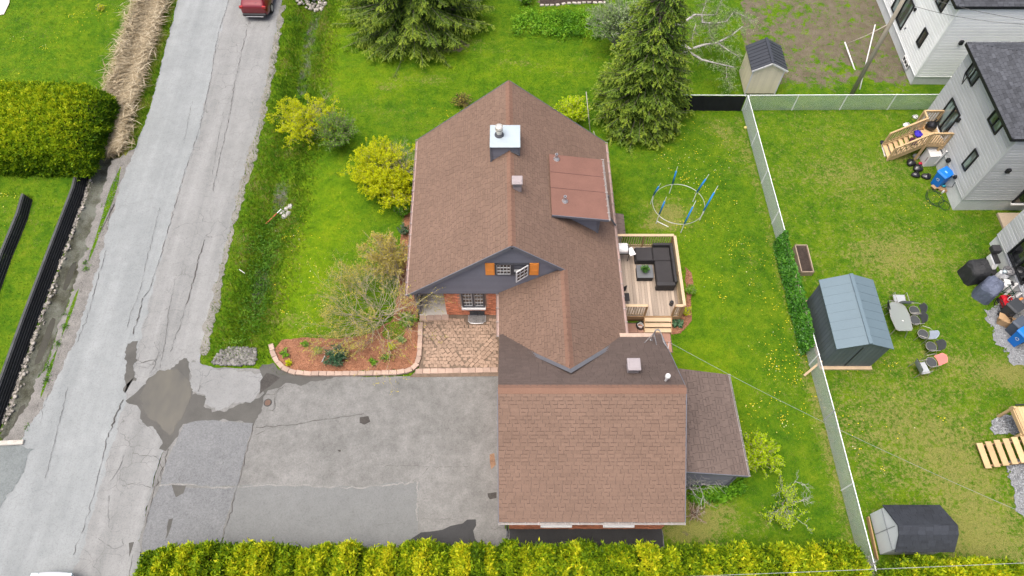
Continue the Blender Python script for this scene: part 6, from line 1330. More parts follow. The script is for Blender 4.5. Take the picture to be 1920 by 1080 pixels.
def bicycle(label, a, c, m, lean=.1):
    a, c = Vector(a), Vector(c); d = (c - a).normalized(); ax = Vector((-d.y, d.x, 0)); t = thing('bicycle', label, 'bicycle', a); r = .31; h = ax * lean; R_, F_ = a + UPZ * r, c + UPZ * r
    wheel(t, R_, r, ax); wheel(t, F_, r, ax); L = (c - a).length; bb_ = a + d * L * .42 + UPZ * .28; se = a + d * L * .30 + UPZ * .78 + h; hd = a + d * L * .80 + UPZ * .78 + h
    b = MB()
    for p, q in ((R_, bb_), (R_, se), (bb_, se), (bb_, hd), (se - UPZ * .1, hd), (hd, F_), (se, se + UPZ * .12), (hd, hd + UPZ * .2)): b.tube([p, q], .02, 6)
    b.build('frame', [m], t); b = MB(); b.box(se + UPZ * .14, (.26, .13, .06), math.atan2(d.y, d.x)); b.build('saddle', [M_BLK], t, bevel=.02); b = MB(); b.tube([hd + UPZ * .2 - ax * .3, hd + UPZ * .22, hd + UPZ * .2 + ax * .3], .014, 6); b.build('handlebar', [M_BLK], t)
bicycle('dark green bicycle leaning behind the covered barbecues', (24.2, 17.35, 0), (24.15, 16.35, 0), mat('dark_green_paint', (.012, .05, .035), .35), .15); bicycle('black bicycle with white grip tape parked by the red toy', (23.75, 16.15, 0), (23.9, 15.1, 0), mat('black_bike_paint', (.02, .02, .022), .35), -.1)
# scooter
sc0 = Vector((24.15, 18.2, 0)); t = thing('motor_scooter', 'white motor scooter with a black top box against the house wall', 'scooter', sc0); M_SW = mat('white_scooter_shell', (.65, .66, .67), .3, .03, 2, 20, .03, 0)
for yy in (-.62, .55): wheel(t, sc0 + Vector((0, yy, .24)), .2, (1, 0, 0), .06)
b = MB(); b.extr([sc0 + Vector((-.14, .75, .35)), sc0 + Vector((-.14, .72, .72)), sc0 + Vector((-.14, .1, .74)), sc0 + Vector((-.14, -.02, .3)), sc0 + Vector((-.14, .4, .25))], (.28, 0, 0)); b.build('body', [M_SW], t, bevel=.05)
b = MB(); b.extr([sc0 + Vector((-.18, -.42, .3)), sc0 + Vector((-.18, -.40, .95)), sc0 + Vector((-.18, -.55, .9)), sc0 + Vector((-.18, -.6, .35))], (.36, 0, 0)); b.build('leg_shield', [M_SW], t, bevel=.04); b = MB(); b.box(sc0 + Vector((0, -.2, .3)), (.28, .5, .07)); b.build('footboard', [M_BLK], t); b = MB(); b.box(sc0 + Vector((0, .38, .78)), (.27, .62, .1)); b.build('seat', [M_BLK], t, bevel=.03)
b = MB(); b.box(sc0 + Vector((0, .78, .98)), (.42, .38, .32)); b.build('top_box', [mat('matt_black_plastic', (.03, .03, .033), .5)], t, bevel=.03); b = MB(); b.tube([sc0 + Vector((-.33, -.38, 1.0)), sc0 + Vector((0, -.45, 1.02)), sc0 + Vector((.33, -.38, 1.0))], .016, 6); b.build('handlebar', [M_BLK], t); b = MB(); b.lathe(sc0 + Vector((0, -.52, .93)), [(.1, 0), (.1, .09), (.05, .13)], 10); b.build('headlight', [M_CAPM], t)
# spare tyre on the wall side
q = Vector((24.4, 17.75, .95)); tt = thing('spare_tyre', 'grey tyre lying on white drums beside the scooter', 'tyre', (q.x, q.y, .7)); b = MB(); b.tube([q + Vector((math.cos(s) * .21, math.sin(s) * .21, 0)) for s in np.linspace(0, 2 * math.pi, 25)[:-1]], .07, 8, close=True); b.build('tyre', [mat('worn_grey_rubber', (.10, .10, .105), .8)], tt, smooth=True); b = MB(); b.lathe(q + UPZ * -.04, [(.14, 0), (.14, .04), (.05, .06)], 12); b.build('rim', [M_GALV], tt)
for i, (dx, dy, h, lb) in enumerate([(-.02, 0, .86, 'white plastic drum under the grey tyre'), (.0, -.5, .62, 'lower white plastic drum next to the green bicycle')]): b = MB(); b.lathe((24.38 + dx, 17.75 + dy, 0), [(.24, 0), (.26, h * .5), (.24, h - .03), (.22, h)], 16); o = b.build('plastic_drum', [M_SW]); tag(o, lb, 'drum', 'white plastic drums by the wall')
# red ride-on toy, white pipes, orange tool
q = P(1868, 575); t = thing('ride_on_toy', 'red plastic ride-on toy car standing among the bicycles', 'toy car', q); M_RED = mat('red_plastic', (.42, .012, .022), .35, .05, 2, 20, .05, 0); b = MB(); b.extr([q + Vector((.12, -.42, .15)), q + Vector((.12, .42, .15)), q + Vector((.12, .45, .42)), q + Vector((.12, .15, .5)), q + Vector((.12, -.1, .38)), q + Vector((.12, -.42, .42))], (.5, 0, 0)); b.build('body', [M_RED], t, bevel=.04)
for dx in (.1, .64):
    for dy in (-.28, .28): b = MB(); b.tube([q + Vector((dx, dy, .13)), q + Vector((dx + .06, dy, .13))], .13, 12); b.build('wheel', [M_TYRE], t)
b = MB(); b.tube([q + Vector((.37 + .14 * math.cos(s), .1 + .05 * math.sin(s), .62 + .12 * math.sin(s))) for s in np.linspace(0, 6.28, 13)[:-1]], .016, 5, close=True); b.build('steering_wheel', [M_WHITE], t)
for i, (a, c, lb) in enumerate([((1882, 555, .1), (1907, 531, .9), 'upper white gutter pipe leaning against the house foundation'), ((1889, 570, .1), (1914, 549, .9), 'lower white gutter pipe leaning against the house foundation')]): b = MB(); b.bar(P(*a), P(*c), .12, .1); o = b.build('gutter_pipe', [M_WHITE], bevel=.01); tag(o, lb, 'pipe', 'white pipes by the bicycles')
b = MB(); a, c = P(1900, 577, .1), P(1912, 562, .9); b.tube([a, c], .016, 6); b.box(c, (.3, .1, .12), .5); o = b.build('snow_shovel', [mat('orange_plastic', (.55, .20, .06), .5)]); tag(o, 'orange bladed shovel leaning beside the white pipes', 'shovel')
b = MB(); f2 = [P(1884, 561, .3), P(1901, 548, .8), P(1907, 565, .8)]; b.tube(f2, .016, 6); o = b.build('bent_tube', [M_BLK]); tag(o, 'bent black metal tube between the white pipes', 'tube')
# ---------------------------------------------------------------- garden table and chairs
M_SEAT = mat('dark_mesh_fabric', (.045, .05, .052), .85, .1, 4, 60, .2, .2); M_FRM = mat('champagne_metal', (.28, .27, .24), .4, .05, 2, 20, .05, 0, metal=.4); M_SEATG = mat('silver_sling_fabric', (.29, .31, .325), .8, .08, 3, 50, .1, .1); M_PINK = mat('salmon_fabric', (.60, .20, .17), .85, .08, 3, 50, .1, .1); M_BLUEG = mat('blue_grey_fabric', (.27, .31, .37), .85, .08, 3, 50, .1, .1)
tp = P(1692, 602, .7); t = thing('garden_table', 'oblong glass topped garden table on the lawn beside the grey shed', 'table', (tp.x, tp.y, 0))
def gl_top():
    if 'frosted_glass' in MATS: return MATS['frosted_glass']
    m, n, b = _base('frosted_glass'); b.inputs['Base Color'].default_value = (.26, .29, .275, 1); b.inputs['Roughness'].default_value = .15; b.inputs['Alpha'].default_value = .62; return m
tpz = .70; out = [P(u, v, tpz) for u, v in [(1666, 571), (1672, 566), (1690, 569), (1697, 575), (1705, 590), (1711, 617), (1708, 620), (1685, 620), (1680, 617), (1670, 595)]]
b = MB(); b.prism([(p.x, p.y) for p in out], tpz, tpz + .008); b.build('table_top', [gl_top()], t); b = MB(); b.tube([p + UPZ * 0 for p in out], .014, 6, close=True); b.build('rim', [M_FRM], t)
for i in (1, 3, 6, 8): b = MB(); p = out[i]; cpt = Vector((tp.x, tp.y, 0)); e = p + (Vector((p.x, p.y, 0)) - cpt).normalized() * .06; b.tube([p - UPZ * .01 + (cpt - Vector((p.x, p.y, 0))) * .25, Vector((e.x, e.y, 0))], .018, 6); b.build('leg', [M_FRM], t)
b = MB(); b.lathe((tp.x, tp.y, tpz + .01), [(.035, 0), (.03, .04), (.01, .05)], 10); b.build('umbrella_collar', [M_WHITE], t)
def chair_a(label, loc, rz, sm, bm, tilt=.25, group='garden chairs on the neighbours lawn', low=False):
    t = thing('garden_chair', label, 'chair', loc, rz, group)
    b = MB(); n = 14; rim = [(math.cos(s) * .25, math.sin(s) * .24 - .02, .42) for s in np.linspace(0, 2 * math.pi, n + 1)[:-1]]; b.prism([(x, y) for x, y, z in rim], .41, .432); b.build('seat', [sm], t, local=True)
    b = MB(); pr = []
    for i in range(9):
        f = -1 + 2 * i / 8; pr.append((f * .26, .24 - .06 * f * f, .50)); 
    top = [(x * .95, y + tilt * .42, .90 - .10 * (x / .26) ** 2) for x, y, z in pr]; vs = pr + top + [(x, y + .02, z) for x, y, z in pr + top]; k = 9
    b.add(vs, [(i, i + 1, k + i + 1, k + i) for i in range(8)] + [(2 * k + i, 3 * k + i, 3 * k + i + 1, 2 * k + i + 1) for i in range(8)] + [(k + i, k + i + 1, 3 * k + i + 1, 3 * k + i) for i in range(8)]); b.build('backrest', [bm], t, local=True)
    b = MB(); b.tube([(-.29, -.22, .0), (-.29, -.20, .62), (-.30, .1, .66), (-.27, .26, .62)], .013, 6); b.tube([(.29, -.22, .0), (.29, -.20, .62), (.30, .1, .66), (.27, .26, .62)], .013, 6); b.tube([(x, y, .425) for x, y, z in rim], .013, 6, close=True); b.build('arm_frame', [M_FRM], t, local=True)
    for s in (-1, 1): b = MB(); b.tube([(s * .22, .18, .42), (s * .27, .32, 0)], .013, 6); b.build('leg', [M_FRM], t, local=True)
    return t
def sling(label, loc, rz, sm, group='garden chairs on the neighbours lawn'):
    t = thing('garden_chair', label, 'chair', loc, rz, group); pr = [(-.26, .36), (.0, .34), (.22, .38), (.34, .62), (.44, .98), (.46, 1.0)]
    b = MB(); b.extr([(-.27, y, z) for y, z in pr] + [(-.27, y + .015, z - .02) for y, z in pr[::-1]], (.54, 0, 0)); b.build('sling', [sm], t, local=True)
    for s in (-1, 1): b = MB(); b.tube([(s * .29, -.3, 0), (s * .29, -.26, .58), (s * .29, .25, .6), (s * .29, .30, .5)], .014, 6); b.tube([(s * .29, .3, .5), (s * .29, .4, 0)], .014, 6); b.tube([(s * .285, y, z) for y, z in pr], .014, 6); b.build('side_frame', [M_FRM], t, local=True)
    b = MB(); b.tube([(-.28, .46, 1.0), (.28, .46, 1.0)], .016, 6); b.build('head_bar', [M_BLK], t, local=True); return t
sling('silver sling garden chair pushed in at the far end of the glass table', P(1682, 572) + Vector((0, .12, 0)), math.radians(178), M_SEATG)
chair_a('dark round garden chair at the upper right side of the glass table', P(1707, 590), math.radians(-95), M_SEAT, M_SEAT); chair_a('dark round garden chair at the lower right side of the glass table', P(1708, 608), math.radians(-88), M_SEAT, M_SEAT)
chair_a('garden chair tucked in on the shed side of the glass table', P(1665, 586), math.radians(85), M_SEAT, M_SEAT)
chair_a('garden chair with a draped blue grey cloth on its back', P(1723, 634), math.radians(-118), M_SEAT, M_BLUEG, .55); chair_a('dark garden chair standing alone between the blue grey and pink ones', P(1738, 657), math.radians(-95), M_SEAT, M_SEAT, .4)
chair_a('dark garden chair with a salmon pink cloth over its back', P(1738, 686), math.radians(-82), M_SEAT, M_PINK, .55); sling('silver sling lounge chair turned towards the row of dark chairs', P(1722, 696), math.radians(100), M_SEATG)
# ---------------------------------------------------------------- vegetation
M_BARK = mat('grey_bark', (.16, .135, .11), .95, .25, 4, 30, .3, .5); M_TWIG = mat('pale_twig', (.30, .255, .19), .95, .2, 4, 30, .2, .2); M_GTWIG = mat('grey_twig', (.31, .30, .285), .95, .2, 4, 30, .2, .2)
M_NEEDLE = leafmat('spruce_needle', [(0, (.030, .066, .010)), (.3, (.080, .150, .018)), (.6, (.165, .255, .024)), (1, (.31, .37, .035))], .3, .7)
M_NEEDLE2 = leafmat('spruce_needle_bronze', [(0, (.030, .062, .012)), (.3, (.078, .142, .02)), (.6, (.162, .245, .024)), (1, (.30, .36, .035))], .3, .7)
def spruce(label, base, H, R0, nl, m, zlow=.5, seed=1):
    r = np.random.default_rng(seed); t = thing('spruce_tree', label, 'tree', base); bx, by, bz = base
    b = MB(); b.tube([Vector(base) - UPZ * .1, Vector(base) + Vector((.03, 0, H * .5)), Vector(base) + Vector((0, .02, H * .97))], [.24, .14, .02], 10); b.build('trunk', [M_BARK], t)
    z0 = zlow + (H - zlow - .15) * r.random(nl) ** 1.25; az = r.uniform(0, 6.283, nl); rad = R0 * (1 - (z0 - zlow) / (H - zlow)) ** .8 * r.uniform(.72, 1.08, nl) + .12
    lb = MB(); Cs = []; Us = []; Ws = []; Ts = []
    for i in range(nl):
        d = np.array([math.cos(az[i]), math.sin(az[i]), 0]); L = rad[i]; f = lambda s: np.array([bx, by, bz + z0[i]]) + d * L * s + np.array([0, 0, 1]) * (-.22 * L * s ** 1.2 + .14 * L * s ** 3)
        if L > .5: lb.tube([f(0), f(.35), f(.7), f(1)], [.028 + .012 * L / 3, .02, .012, .004], 4, cap=False)
        nt = max(6, int(L * 11)); s = r.uniform(.12, 1, nt) ** .8; sd = np.where(r.random(nt) < .5, -1, 1); ang = sd * r.uniform(.5, 1.05, nt); tl = (.42 * L * (1 - s) + .22) * r.uniform(.6, 1.1, nt); tl = np.minimum(tl, .75)
        P0 = np.array([f(q) for q in s]); ca, sa = np.cos(ang), np.sin(ang); D = np.stack([d[0] * ca - d[1] * sa, d[0] * sa + d[1] * ca, -.22 - .30 * r.random(nt)], 1); D = nrm(D)
        k = 8; u = (np.arange(k) + .6) / k
        C = P0[:, None] + D[:, None] * (tl[:, None] * u)[..., None] + np.array([0, 0, -.18]) * (tl[:, None] * u ** 2)[..., None]; C = C + r.normal(0, .015, C.shape); n = nt * k
        U = np.repeat(D, k, 0) + r.normal(0, .35, (n, 3)); U = nrm(U) * (np.repeat(tl, k) / k * .85 + .035)[:, None]; W = nrm(np.cross(U, np.array([0, 0, 1.]) + r.normal(0, .5, (n, 3)))) * r.uniform(.018, .04, n)[:, None]
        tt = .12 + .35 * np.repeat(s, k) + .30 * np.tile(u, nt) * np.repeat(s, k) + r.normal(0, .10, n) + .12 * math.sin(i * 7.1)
        Cs.append(C.reshape(-1, 3)); Us.append(U); Ws.append(W); Ts.append(tt)
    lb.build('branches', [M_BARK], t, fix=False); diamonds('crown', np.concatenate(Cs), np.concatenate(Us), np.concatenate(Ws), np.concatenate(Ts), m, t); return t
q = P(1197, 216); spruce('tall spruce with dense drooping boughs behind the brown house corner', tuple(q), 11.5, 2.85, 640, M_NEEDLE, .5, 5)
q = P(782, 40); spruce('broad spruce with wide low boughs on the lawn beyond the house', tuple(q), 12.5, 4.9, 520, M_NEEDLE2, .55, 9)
def hedge(name, label, x0, x1, y0, y1, h, dens, m, col=.7, ht=None, zb=0., rnd=.25, twig=True, size=.085, group=None, soft=1.):
    """clipped or loose row of cedars: sprays of scale leaves standing off a lumpy body"""
    t = thing(name, label, 'hedge', ((x0 + x1) / 2, (y0 + y1) / 2, zb), 0, group); L = x1 - x0; D = y1 - y0; cols = np.cumsum(rng.uniform(.55, 1.45, int(L / col)) * col); cols = x0 + cols * (L - col * .4) / cols[-1]; top = h + rng.normal(0, .13 * soft, len(cols)); lead = rng.uniform(-.05, .34, len(cols)) * (soft > .5); yo = rng.normal(0, .07, len(cols))
    area = L * D + 2 * L * h * .9 + 2 * D * h; n = int(area * dens); face = rng.choice(5, n, p=np.array([L * D * 1.6, L * h * .9, L * h * .9, D * h, D * h]) / (L * D * 1.6 + 2 * L * h * .9 + 2 * D * h))
    u = rng.random(n); v = rng.random(n); x = x0 + L * u; y = y0 + D * v; z = np.full(n, h); nv = np.zeros((n, 3)); nv[face == 0, 2] = 1
    for f, ys, s in ((1, y0, -1), (2, y1, 1)): k = face == f; y[k] = ys; z[k] = h * v[k]; nv[k, 1] = s
    for f, xs, s in ((3, x0, -1), (4, x1, 1)): k = face == f; x[k] = xs; z[k] = h * v[k]; y[k] = y0 + D * u[k]; nv[k, 0] = s
    ci = np.abs(x[:, None] - cols[None]).argmin(1); dx = np.clip((x - cols[ci]) / (col * .55), -1.2, 1.2); ym = (y0 + y1) / 2; dy = (y - ym) / (D / 2)
    zt = top[ci] - rnd * soft * (np.abs(dx) ** 2.2) * .8 - rnd * (1.9 - soft) * np.abs(dy) ** 3 + lead[ci] * np.exp(-(dx / .30) ** 2 - (dy / .6) ** 2) - (1 - soft) * 1.2 * np.clip((x - x1 + 1.6) / 1.6, 0, 1) ** 2
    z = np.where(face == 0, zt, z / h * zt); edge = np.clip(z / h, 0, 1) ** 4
    y = ym + (y - ym) * (1 - .10 * soft * np.abs(dx) ** 2 - .14 * edge * (face != 0)) + yo[ci] * soft; lump = .09 * wav(x * 3, y * 3 + z * 3, 1.3) + .05 * wav(x * 7 + 3, y * 7 + z * 6, 1.5)
    C = np.stack([x, y, z + zb], 1) + nv * lump[:, None] + nv * (rng.normal(-.04, .07, n) + (rng.random(n) < .06) * rng.uniform(.05, .2, n))[:, None]; out = nrm(nv * .8 + np.array([0, 0, .65]) + rng.normal(0, .35, (n, 3)))
    k = 4; Cc = np.repeat(C, k, 0); o = nrm(np.repeat(out, k, 0) + rng.normal(0, .55, (n * k, 3))); l = rng.uniform(.6, 1.25, n * k)[:, None] * size; U = o * l; W = nrm(np.cross(U, rdir(n * k))) * l * rng.uniform(.22, .4, n * k)[:, None]
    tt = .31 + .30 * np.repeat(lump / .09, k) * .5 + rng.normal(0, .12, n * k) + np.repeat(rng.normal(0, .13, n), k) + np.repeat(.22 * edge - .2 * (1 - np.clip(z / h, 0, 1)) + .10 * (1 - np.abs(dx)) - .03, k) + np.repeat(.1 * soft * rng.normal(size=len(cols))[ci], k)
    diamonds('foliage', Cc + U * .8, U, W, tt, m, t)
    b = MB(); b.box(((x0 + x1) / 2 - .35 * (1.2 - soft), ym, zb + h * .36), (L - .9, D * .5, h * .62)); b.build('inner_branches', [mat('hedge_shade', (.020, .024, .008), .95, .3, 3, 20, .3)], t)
    b = MB()
    for c in cols[::2]: b.tube([(c, ym, zb - .1), (c, ym, zb + .6)], .05, 6)
    b.build('trunk', [M_BARK], t); return t
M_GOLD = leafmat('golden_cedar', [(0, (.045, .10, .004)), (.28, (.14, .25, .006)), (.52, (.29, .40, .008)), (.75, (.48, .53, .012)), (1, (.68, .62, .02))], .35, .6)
M_CEDAR = leafmat('olive_cedar', [(0, (.045, .12, .004)), (.3, (.16, .28, .006)), (.55, (.32, .43, .008)), (.8, (.48, .53, .012)), (1, (.58, .58, .02))], .38, .65)
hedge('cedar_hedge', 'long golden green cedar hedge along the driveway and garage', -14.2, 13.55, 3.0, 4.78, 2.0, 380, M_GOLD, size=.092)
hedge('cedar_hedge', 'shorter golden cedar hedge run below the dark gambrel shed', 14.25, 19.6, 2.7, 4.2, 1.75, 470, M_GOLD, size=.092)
hy0, hy1 = P(100, 320, .25).y, P(100, 165, 2.4).y
hedge('cedar_hedge', 'thick dark olive cedar hedge beside the reed ditch and black wall', -31.5, -22.9, hy0 - .35, hy1 + .7, 2.4, 330, M_CEDAR, .9, zb=.22, rnd=.3, size=.085, soft=.12)
def shrub(name, label, base, R, H, stems, nleaf, size, ml, mt, up=.6, twigs=9, tb=.5, lo=.35, cat='shrub', sr=.02, lean=(0, 0), wide=.36, droop=0., seed=3, group=None):
    r = np.random.default_rng(seed); t = thing(name, label, cat, base, 0, group); b0 = np.array(base, float); br = MB(); anchors = []; dirs = []
    for i in range(stems):
        a = r.uniform(0, 6.283); q = math.sqrt(r.random()); e = np.array([math.cos(a) * q * R + lean[0], math.sin(a) * q * R + lean[1], H * (1 - .35 * q * q) * r.uniform(.75, 1.05) - droop * q]); c = e * np.array([.35, .35, up]) + r.normal(0, .06, 3)
        f = lambda s: b0 + 2 * s * (1 - s) * c + s * s * e
        br.tube([f(s) for s in (0, .3, .6, 1)], [sr, sr * .8, sr * .55, sr * .25], 4, cap=False)
        for j in range(twigs):
            s = r.uniform(lo, 1); p = f(s); d = nrm(e * np.array([1, 1, .5]) / max(H, 1e-6) + r.normal(0, .75, 3)); l = r.uniform(.15, .36) * R * .55 + .05
            br.tube([p, p + d * l * .5 + r.normal(0, .02, 3), p + d * l], [sr * .4, sr * .3, sr * .15], 3, cap=False); anchors.append((p, p + d * l))
    br.build('branches', [mt], t, fix=False)
    if nleaf:
        A = np.array([a for a, c in anchors]); B = np.array([c for a, c in anchors]); i = r.integers(0, len(A), nleaf); s = r.random(nleaf)[:, None]; C = A[i] + (B[i] - A[i]) * s + r.normal(0, .03, (nleaf, 3)); U = nrm(B[i] - A[i] + .55 * (C - b0) / R * R * .6 + r.normal(0, .45 * R, (nleaf, 3))) * (size * r.uniform(.6, 1.3, nleaf))[:, None]
        W = nrm(np.cross(U, rdir(nleaf))) * (size * wide * r.uniform(.7, 1.2, nleaf))[:, None]; hh = (C[:, 2] - base[2]) / max(H, .1); tt = tb - .18 + .36 * hh + r.normal(0, .14, nleaf) + .15 * (r.random(len(A)) - .5)[i]
        diamonds('foliage', C, U, W, tt, ml, t)
    return t
M_YEL = leafmat('yellow_green_leaf', [(0, (.20, .27, .006)), (.3, (.42, .51, .007)), (.55, (.62, .66, .009)), (.85, (.75, .72, .012)), (1, (.78, .72, .03))], .52)
M_OLIVE = leafmat('olive_bronze_leaf', [(0, (.18, .18, .03)), (.5, (.40, .36, .06)), (1, (.56, .44, .09))], .3)
M_GREEN = leafmat('fresh_green_leaf', [(0, (.03, .10, .006)), (.4, (.09, .24, .010)), (.7, (.17, .37, .015)), (1, (.32, .48, .04))], .35)
M_PALE = leafmat('silvery_leaf', [(0, (.09, .16, .05)), (.5, (.22, .34, .10)), (1, (.42, .52, .22))], .35)
M_TEAL = leafmat('blue_green_leaf', [(0, (.012, .05, .025)), (.5, (.035, .11, .05)), (1, (.10, .20, .10))], .3)
M_LIME = leafmat('lime_leaf', [(0, (.12, .22, .005)), (.35, (.32, .48, .006)), (.6, (.50, .66, .008)), (1, (.68, .74, .02))], .5)
S3 = lambda u, v, z=0.: tuple(G(u, v, z))
shrub('grey_bush', 'grey twiggy bush just leafing beside the upright yellow shrub', S3(640, 275), 1.35, 2.2, 110, 9000, .045, M_GREEN, mat('olive_twig', (.15, .135, .10), .95, .2, 4, 30, .2, .2), .7, 16, .6, .3, seed=13)
def wispy(name, label, base, n0, L0, depth, mt, spread, nleaf, ml, lean, seed, lsize=.035, rad=.02):
    """a shrub of forking, wandering twigs"""
    r = random.Random(seed); t = thing(name, label, 'shrub', base); br = MB(); tips = []
    def grow(p, d, l, rad, k):
        q = p + d * l * .5 + Vector((r.gauss(0, .06), r.gauss(0, .06), r.gauss(0, .04))) * l; e = q + (d + Vector((r.gauss(0, .25), r.gauss(0, .25), r.gauss(0, .14)))).normalized() * l * .5
        br.tube([p, q, e], [rad, rad * .85, rad * .7], 4 if k > 2 else 3, cap=False); tips.append((q, e))
        if k == 0: return
        for _ in range(r.choice((2, 3, 3))):
            nd = (d * .8 + Vector((r.gauss(0, .45), r.gauss(0, .45), r.gauss(.0, .26))) + Vector((lean[0], lean[1], -.03))).normalized(); grow(p + (e - p) * r.uniform(.55, 1), nd, l * r.uniform(.62, .92), rad * .62, k - 1)
    for i in range(n0):
        a = i * 6.283 / n0 + r.uniform(-.3, .3); d = Vector((math.cos(a) * spread, math.sin(a) * spread, r.uniform(.45, 1.1))).normalized(); b0 = Vector(base) + Vector((r.gauss(0, .18), r.gauss(0, .18), 0)); grow(b0, d, L0 * r.uniform(.8, 1.15), rad, depth)
    br.build('branches', [mt], t, fix=False); A = np.array([a for a, c in tips]); B = np.array([c for a, c in tips]); i = rng.integers(len(A) // 4, len(A), nleaf); C = A[i] + (B[i] - A[i]) * rng.random((nleaf, 1)) + rng.normal(0, .035, (nleaf, 3)); U = rdir(nleaf) * lsize * rng.uniform(.6, 1.3, nleaf)[:, None]
    diamonds('foliage', C, U, nrm(np.cross(U, rdir(nleaf))) * lsize * .45, rng.normal(.5, .22, nleaf), ml, t)
wispy('yellow_bush', 'big round yellow green bush against the left eave of the brown house', S3(732, 345), 30, 1.02, 4, M_TWIG, .62, 56000, M_YEL, (.0, .0), 11, .042)
wispy('yellow_bush', 'upright loose yellow shrub over the ditch beside the grey bush', S3(590, 248), 15, .92, 4, M_TWIG, .55, 19000, M_YEL, (.0, .02), 12, .04)
wispy('bare_shrub', 'wide wispy bare branched shrub spreading over lawn and mulch', S3(712, 598), 22, 1.38, 4, mat('tan_twig', (.30, .26, .19), .95, .25, 4, 30, .2, .2), .95, 11000, M_OLIVE, (-.13, .10), 14)
shrub('bronze_shrub', 'bronze yellow leafed shrub at the left front corner of the brown house', S3(746, 520), 1.45, 2.9, 80, 14000, .042, M_OLIVE, M_TWIG, .85, 14, .62, .35, lean=(-.45, .2), seed=15)
shrub('small_green_shrub', 'dark green shrub squeezed under the left eave of the brown house', S3(752, 405), .5, .9, 26, 2600, .05, M_GREEN, M_TWIG, .7, 8, .3, .2, seed=16); shrub('blue_green_shrub', 'small blue green shrub at the wall below the yellow bush', S3(757, 437), .34, .55, 20, 1300, .04, M_TEAL, M_TWIG, .7, 8, .6, .2, seed=17)
shrub('small_green_shrub', 'low grassy green clump beside the porch steps', S3(764, 603), .5, .45, 40, 3600, .08, M_GREEN, M_TWIG, .7, 6, .5, .1, wide=.14, seed=18)
shrub('blue_green_shrub', 'blue green perennial clump in the middle of the red mulch bed', S3(632, 672, .05), .58, .5, 40, 3400, .065, M_TEAL, M_TWIG, .7, 8, .55, .15, seed=19)
for i, (u, v, R_, ml, lb) in enumerate([(535, 664, .26, M_GREEN, 'tiny green perennial at the far left end of the mulch bed'), (572, 648, .18, M_GREEN, 'tiny green perennial near the lawn edge of the mulch bed'), (597, 660, .2, M_GREEN, 'tiny green perennial left of the blue green clump'), (543, 683, .14, M_YEL, 'yellowish seedling by the edging blocks of the mulch bed'), (700, 681, .2, M_GREEN, 'tiny green perennial by the edging right of the blue green clump'), (724, 672, .24, M_GREEN, 'leafy perennial under the bare shrub branches'), (753, 640, .22, M_PALE, 'pale leafed plant at the right end of the mulch bed'), (733, 652, .24, M_YEL, 'yellow green plant in the mulch beneath the bare shrub')]):
    shrub('perennial', lb, S3(u, v, .05), R_, .22, 14, 330, .05, ml, M_TWIG, .6, 5, .5, .1, cat='plant', sr=.006, seed=30 + i)
b = MB(); q = G(604, 680, .06); b.tube([q, q + Vector((.12, .3, .05))], .03, 6); o = b.build('driftwood', [M_GTWIG]); tag(o, 'bleached bit of wood lying in the mulch bed', 'wood')
shrub('leafy_bush', 'leafy green bush behind the right rear roof corner by the posts', S3(1072, 232), 1.15, 1.7, 60, 9000, .06, M_LIME, M_TWIG, .7, 10, .58, .25, seed=20); shrub('dark_shrub', 'dark brown twiggy shrub behind the left rear roof slope', S3(868, 198), .7, .6, 36, 900, .05, M_OLIVE, mat('dark_twig', (.07, .045, .035), .95), .7, 12, .2, .2, seed=21)
shrub('silver_tree', 'silvery leaved small tree half behind the tall spruce', S3(1158, 95), 1.9, 3.6, 90, 15000, .065, M_PALE, M_GTWIG, .9, 12, .5, .35, cat='tree', sr=.03, lean=(-.35, 0), seed=22)
shrub('yellow_bush', 'small yellow green shrub beside the annex gutter on the lawn', S3(1413, 862), 1.05, 1.55, 60, 9000, .055, M_LIME, M_TWIG, .75, 10, .42, .2, seed=23)
wispy('bare_shrub', 'thin leafless grey shrub rising between garage and annex', S3(1290, 915), 5, 1.0, 3, M_GTWIG, .16, 20, M_PALE, (.05, .0), 24, .03); shrub('red_shrub', 'small leafless reddish shrub by the garage corner', S3(1300, 965), .5, .6, 26, 420, .035, leafmat('red_leaf', [(0, (.08, .03, .02)), (1, (.22, .09, .06))], .3), M_TWIG, .6, 8, .5, .2, seed=25)
wispy('gnarled_tree', 'little gnarled grey tree sparsely leafed near the wire fence', S3(1476, 952), 6, .55, 4, M_GTWIG, .6, 2200, M_LIME, (.05, .05), 26, .04); shrub('low_bush', 'low dark green clump at the foot of the gnarled tree', S3(1460, 957), .45, .35, 24, 1100, .05, M_GREEN, M_TWIG, .6, 8, .3, .2, seed=27)
shrub('bare_shrub', 'bare twiggy sapling between garage wall strip and golden hedge', S3(1052, 1046), .5, 1.3, 9, 30, .03, M_PALE, M_GTWIG, .9, 6, .5, .4, sr=.012, seed=28); shrub('grey_bush', 'dead grey twigs filling the gap in the golden hedge at the wire fence', (13.9, 3.8, 0), .75, 1.65, 70, 900, .04, M_PALE, M_GTWIG, .9, 14, .3, .3, seed=29)
shrub('yellow_bush', 'bright yellow little shrub outside the deck corner', S3(1283, 587), .3, .5, 20, 800, .045, M_YEL, M_TWIG, .7, 6, .5, .2, seed=40); shrub('blue_green_shrub', 'blue green hosta beside the deck steps', S3(1268, 608), .26, .3, 18, 240, .11, M_TEAL, M_TWIG, .5, 5, .7, .2, wide=.6, seed=41); shrub('small_green_shrub', 'grassy green clump along the outer deck railing', S3(1292, 548), .3, .5, 26, 1300, .06, M_GREEN, M_TWIG, .8, 6, .6, .15, wide=.2, seed=42)
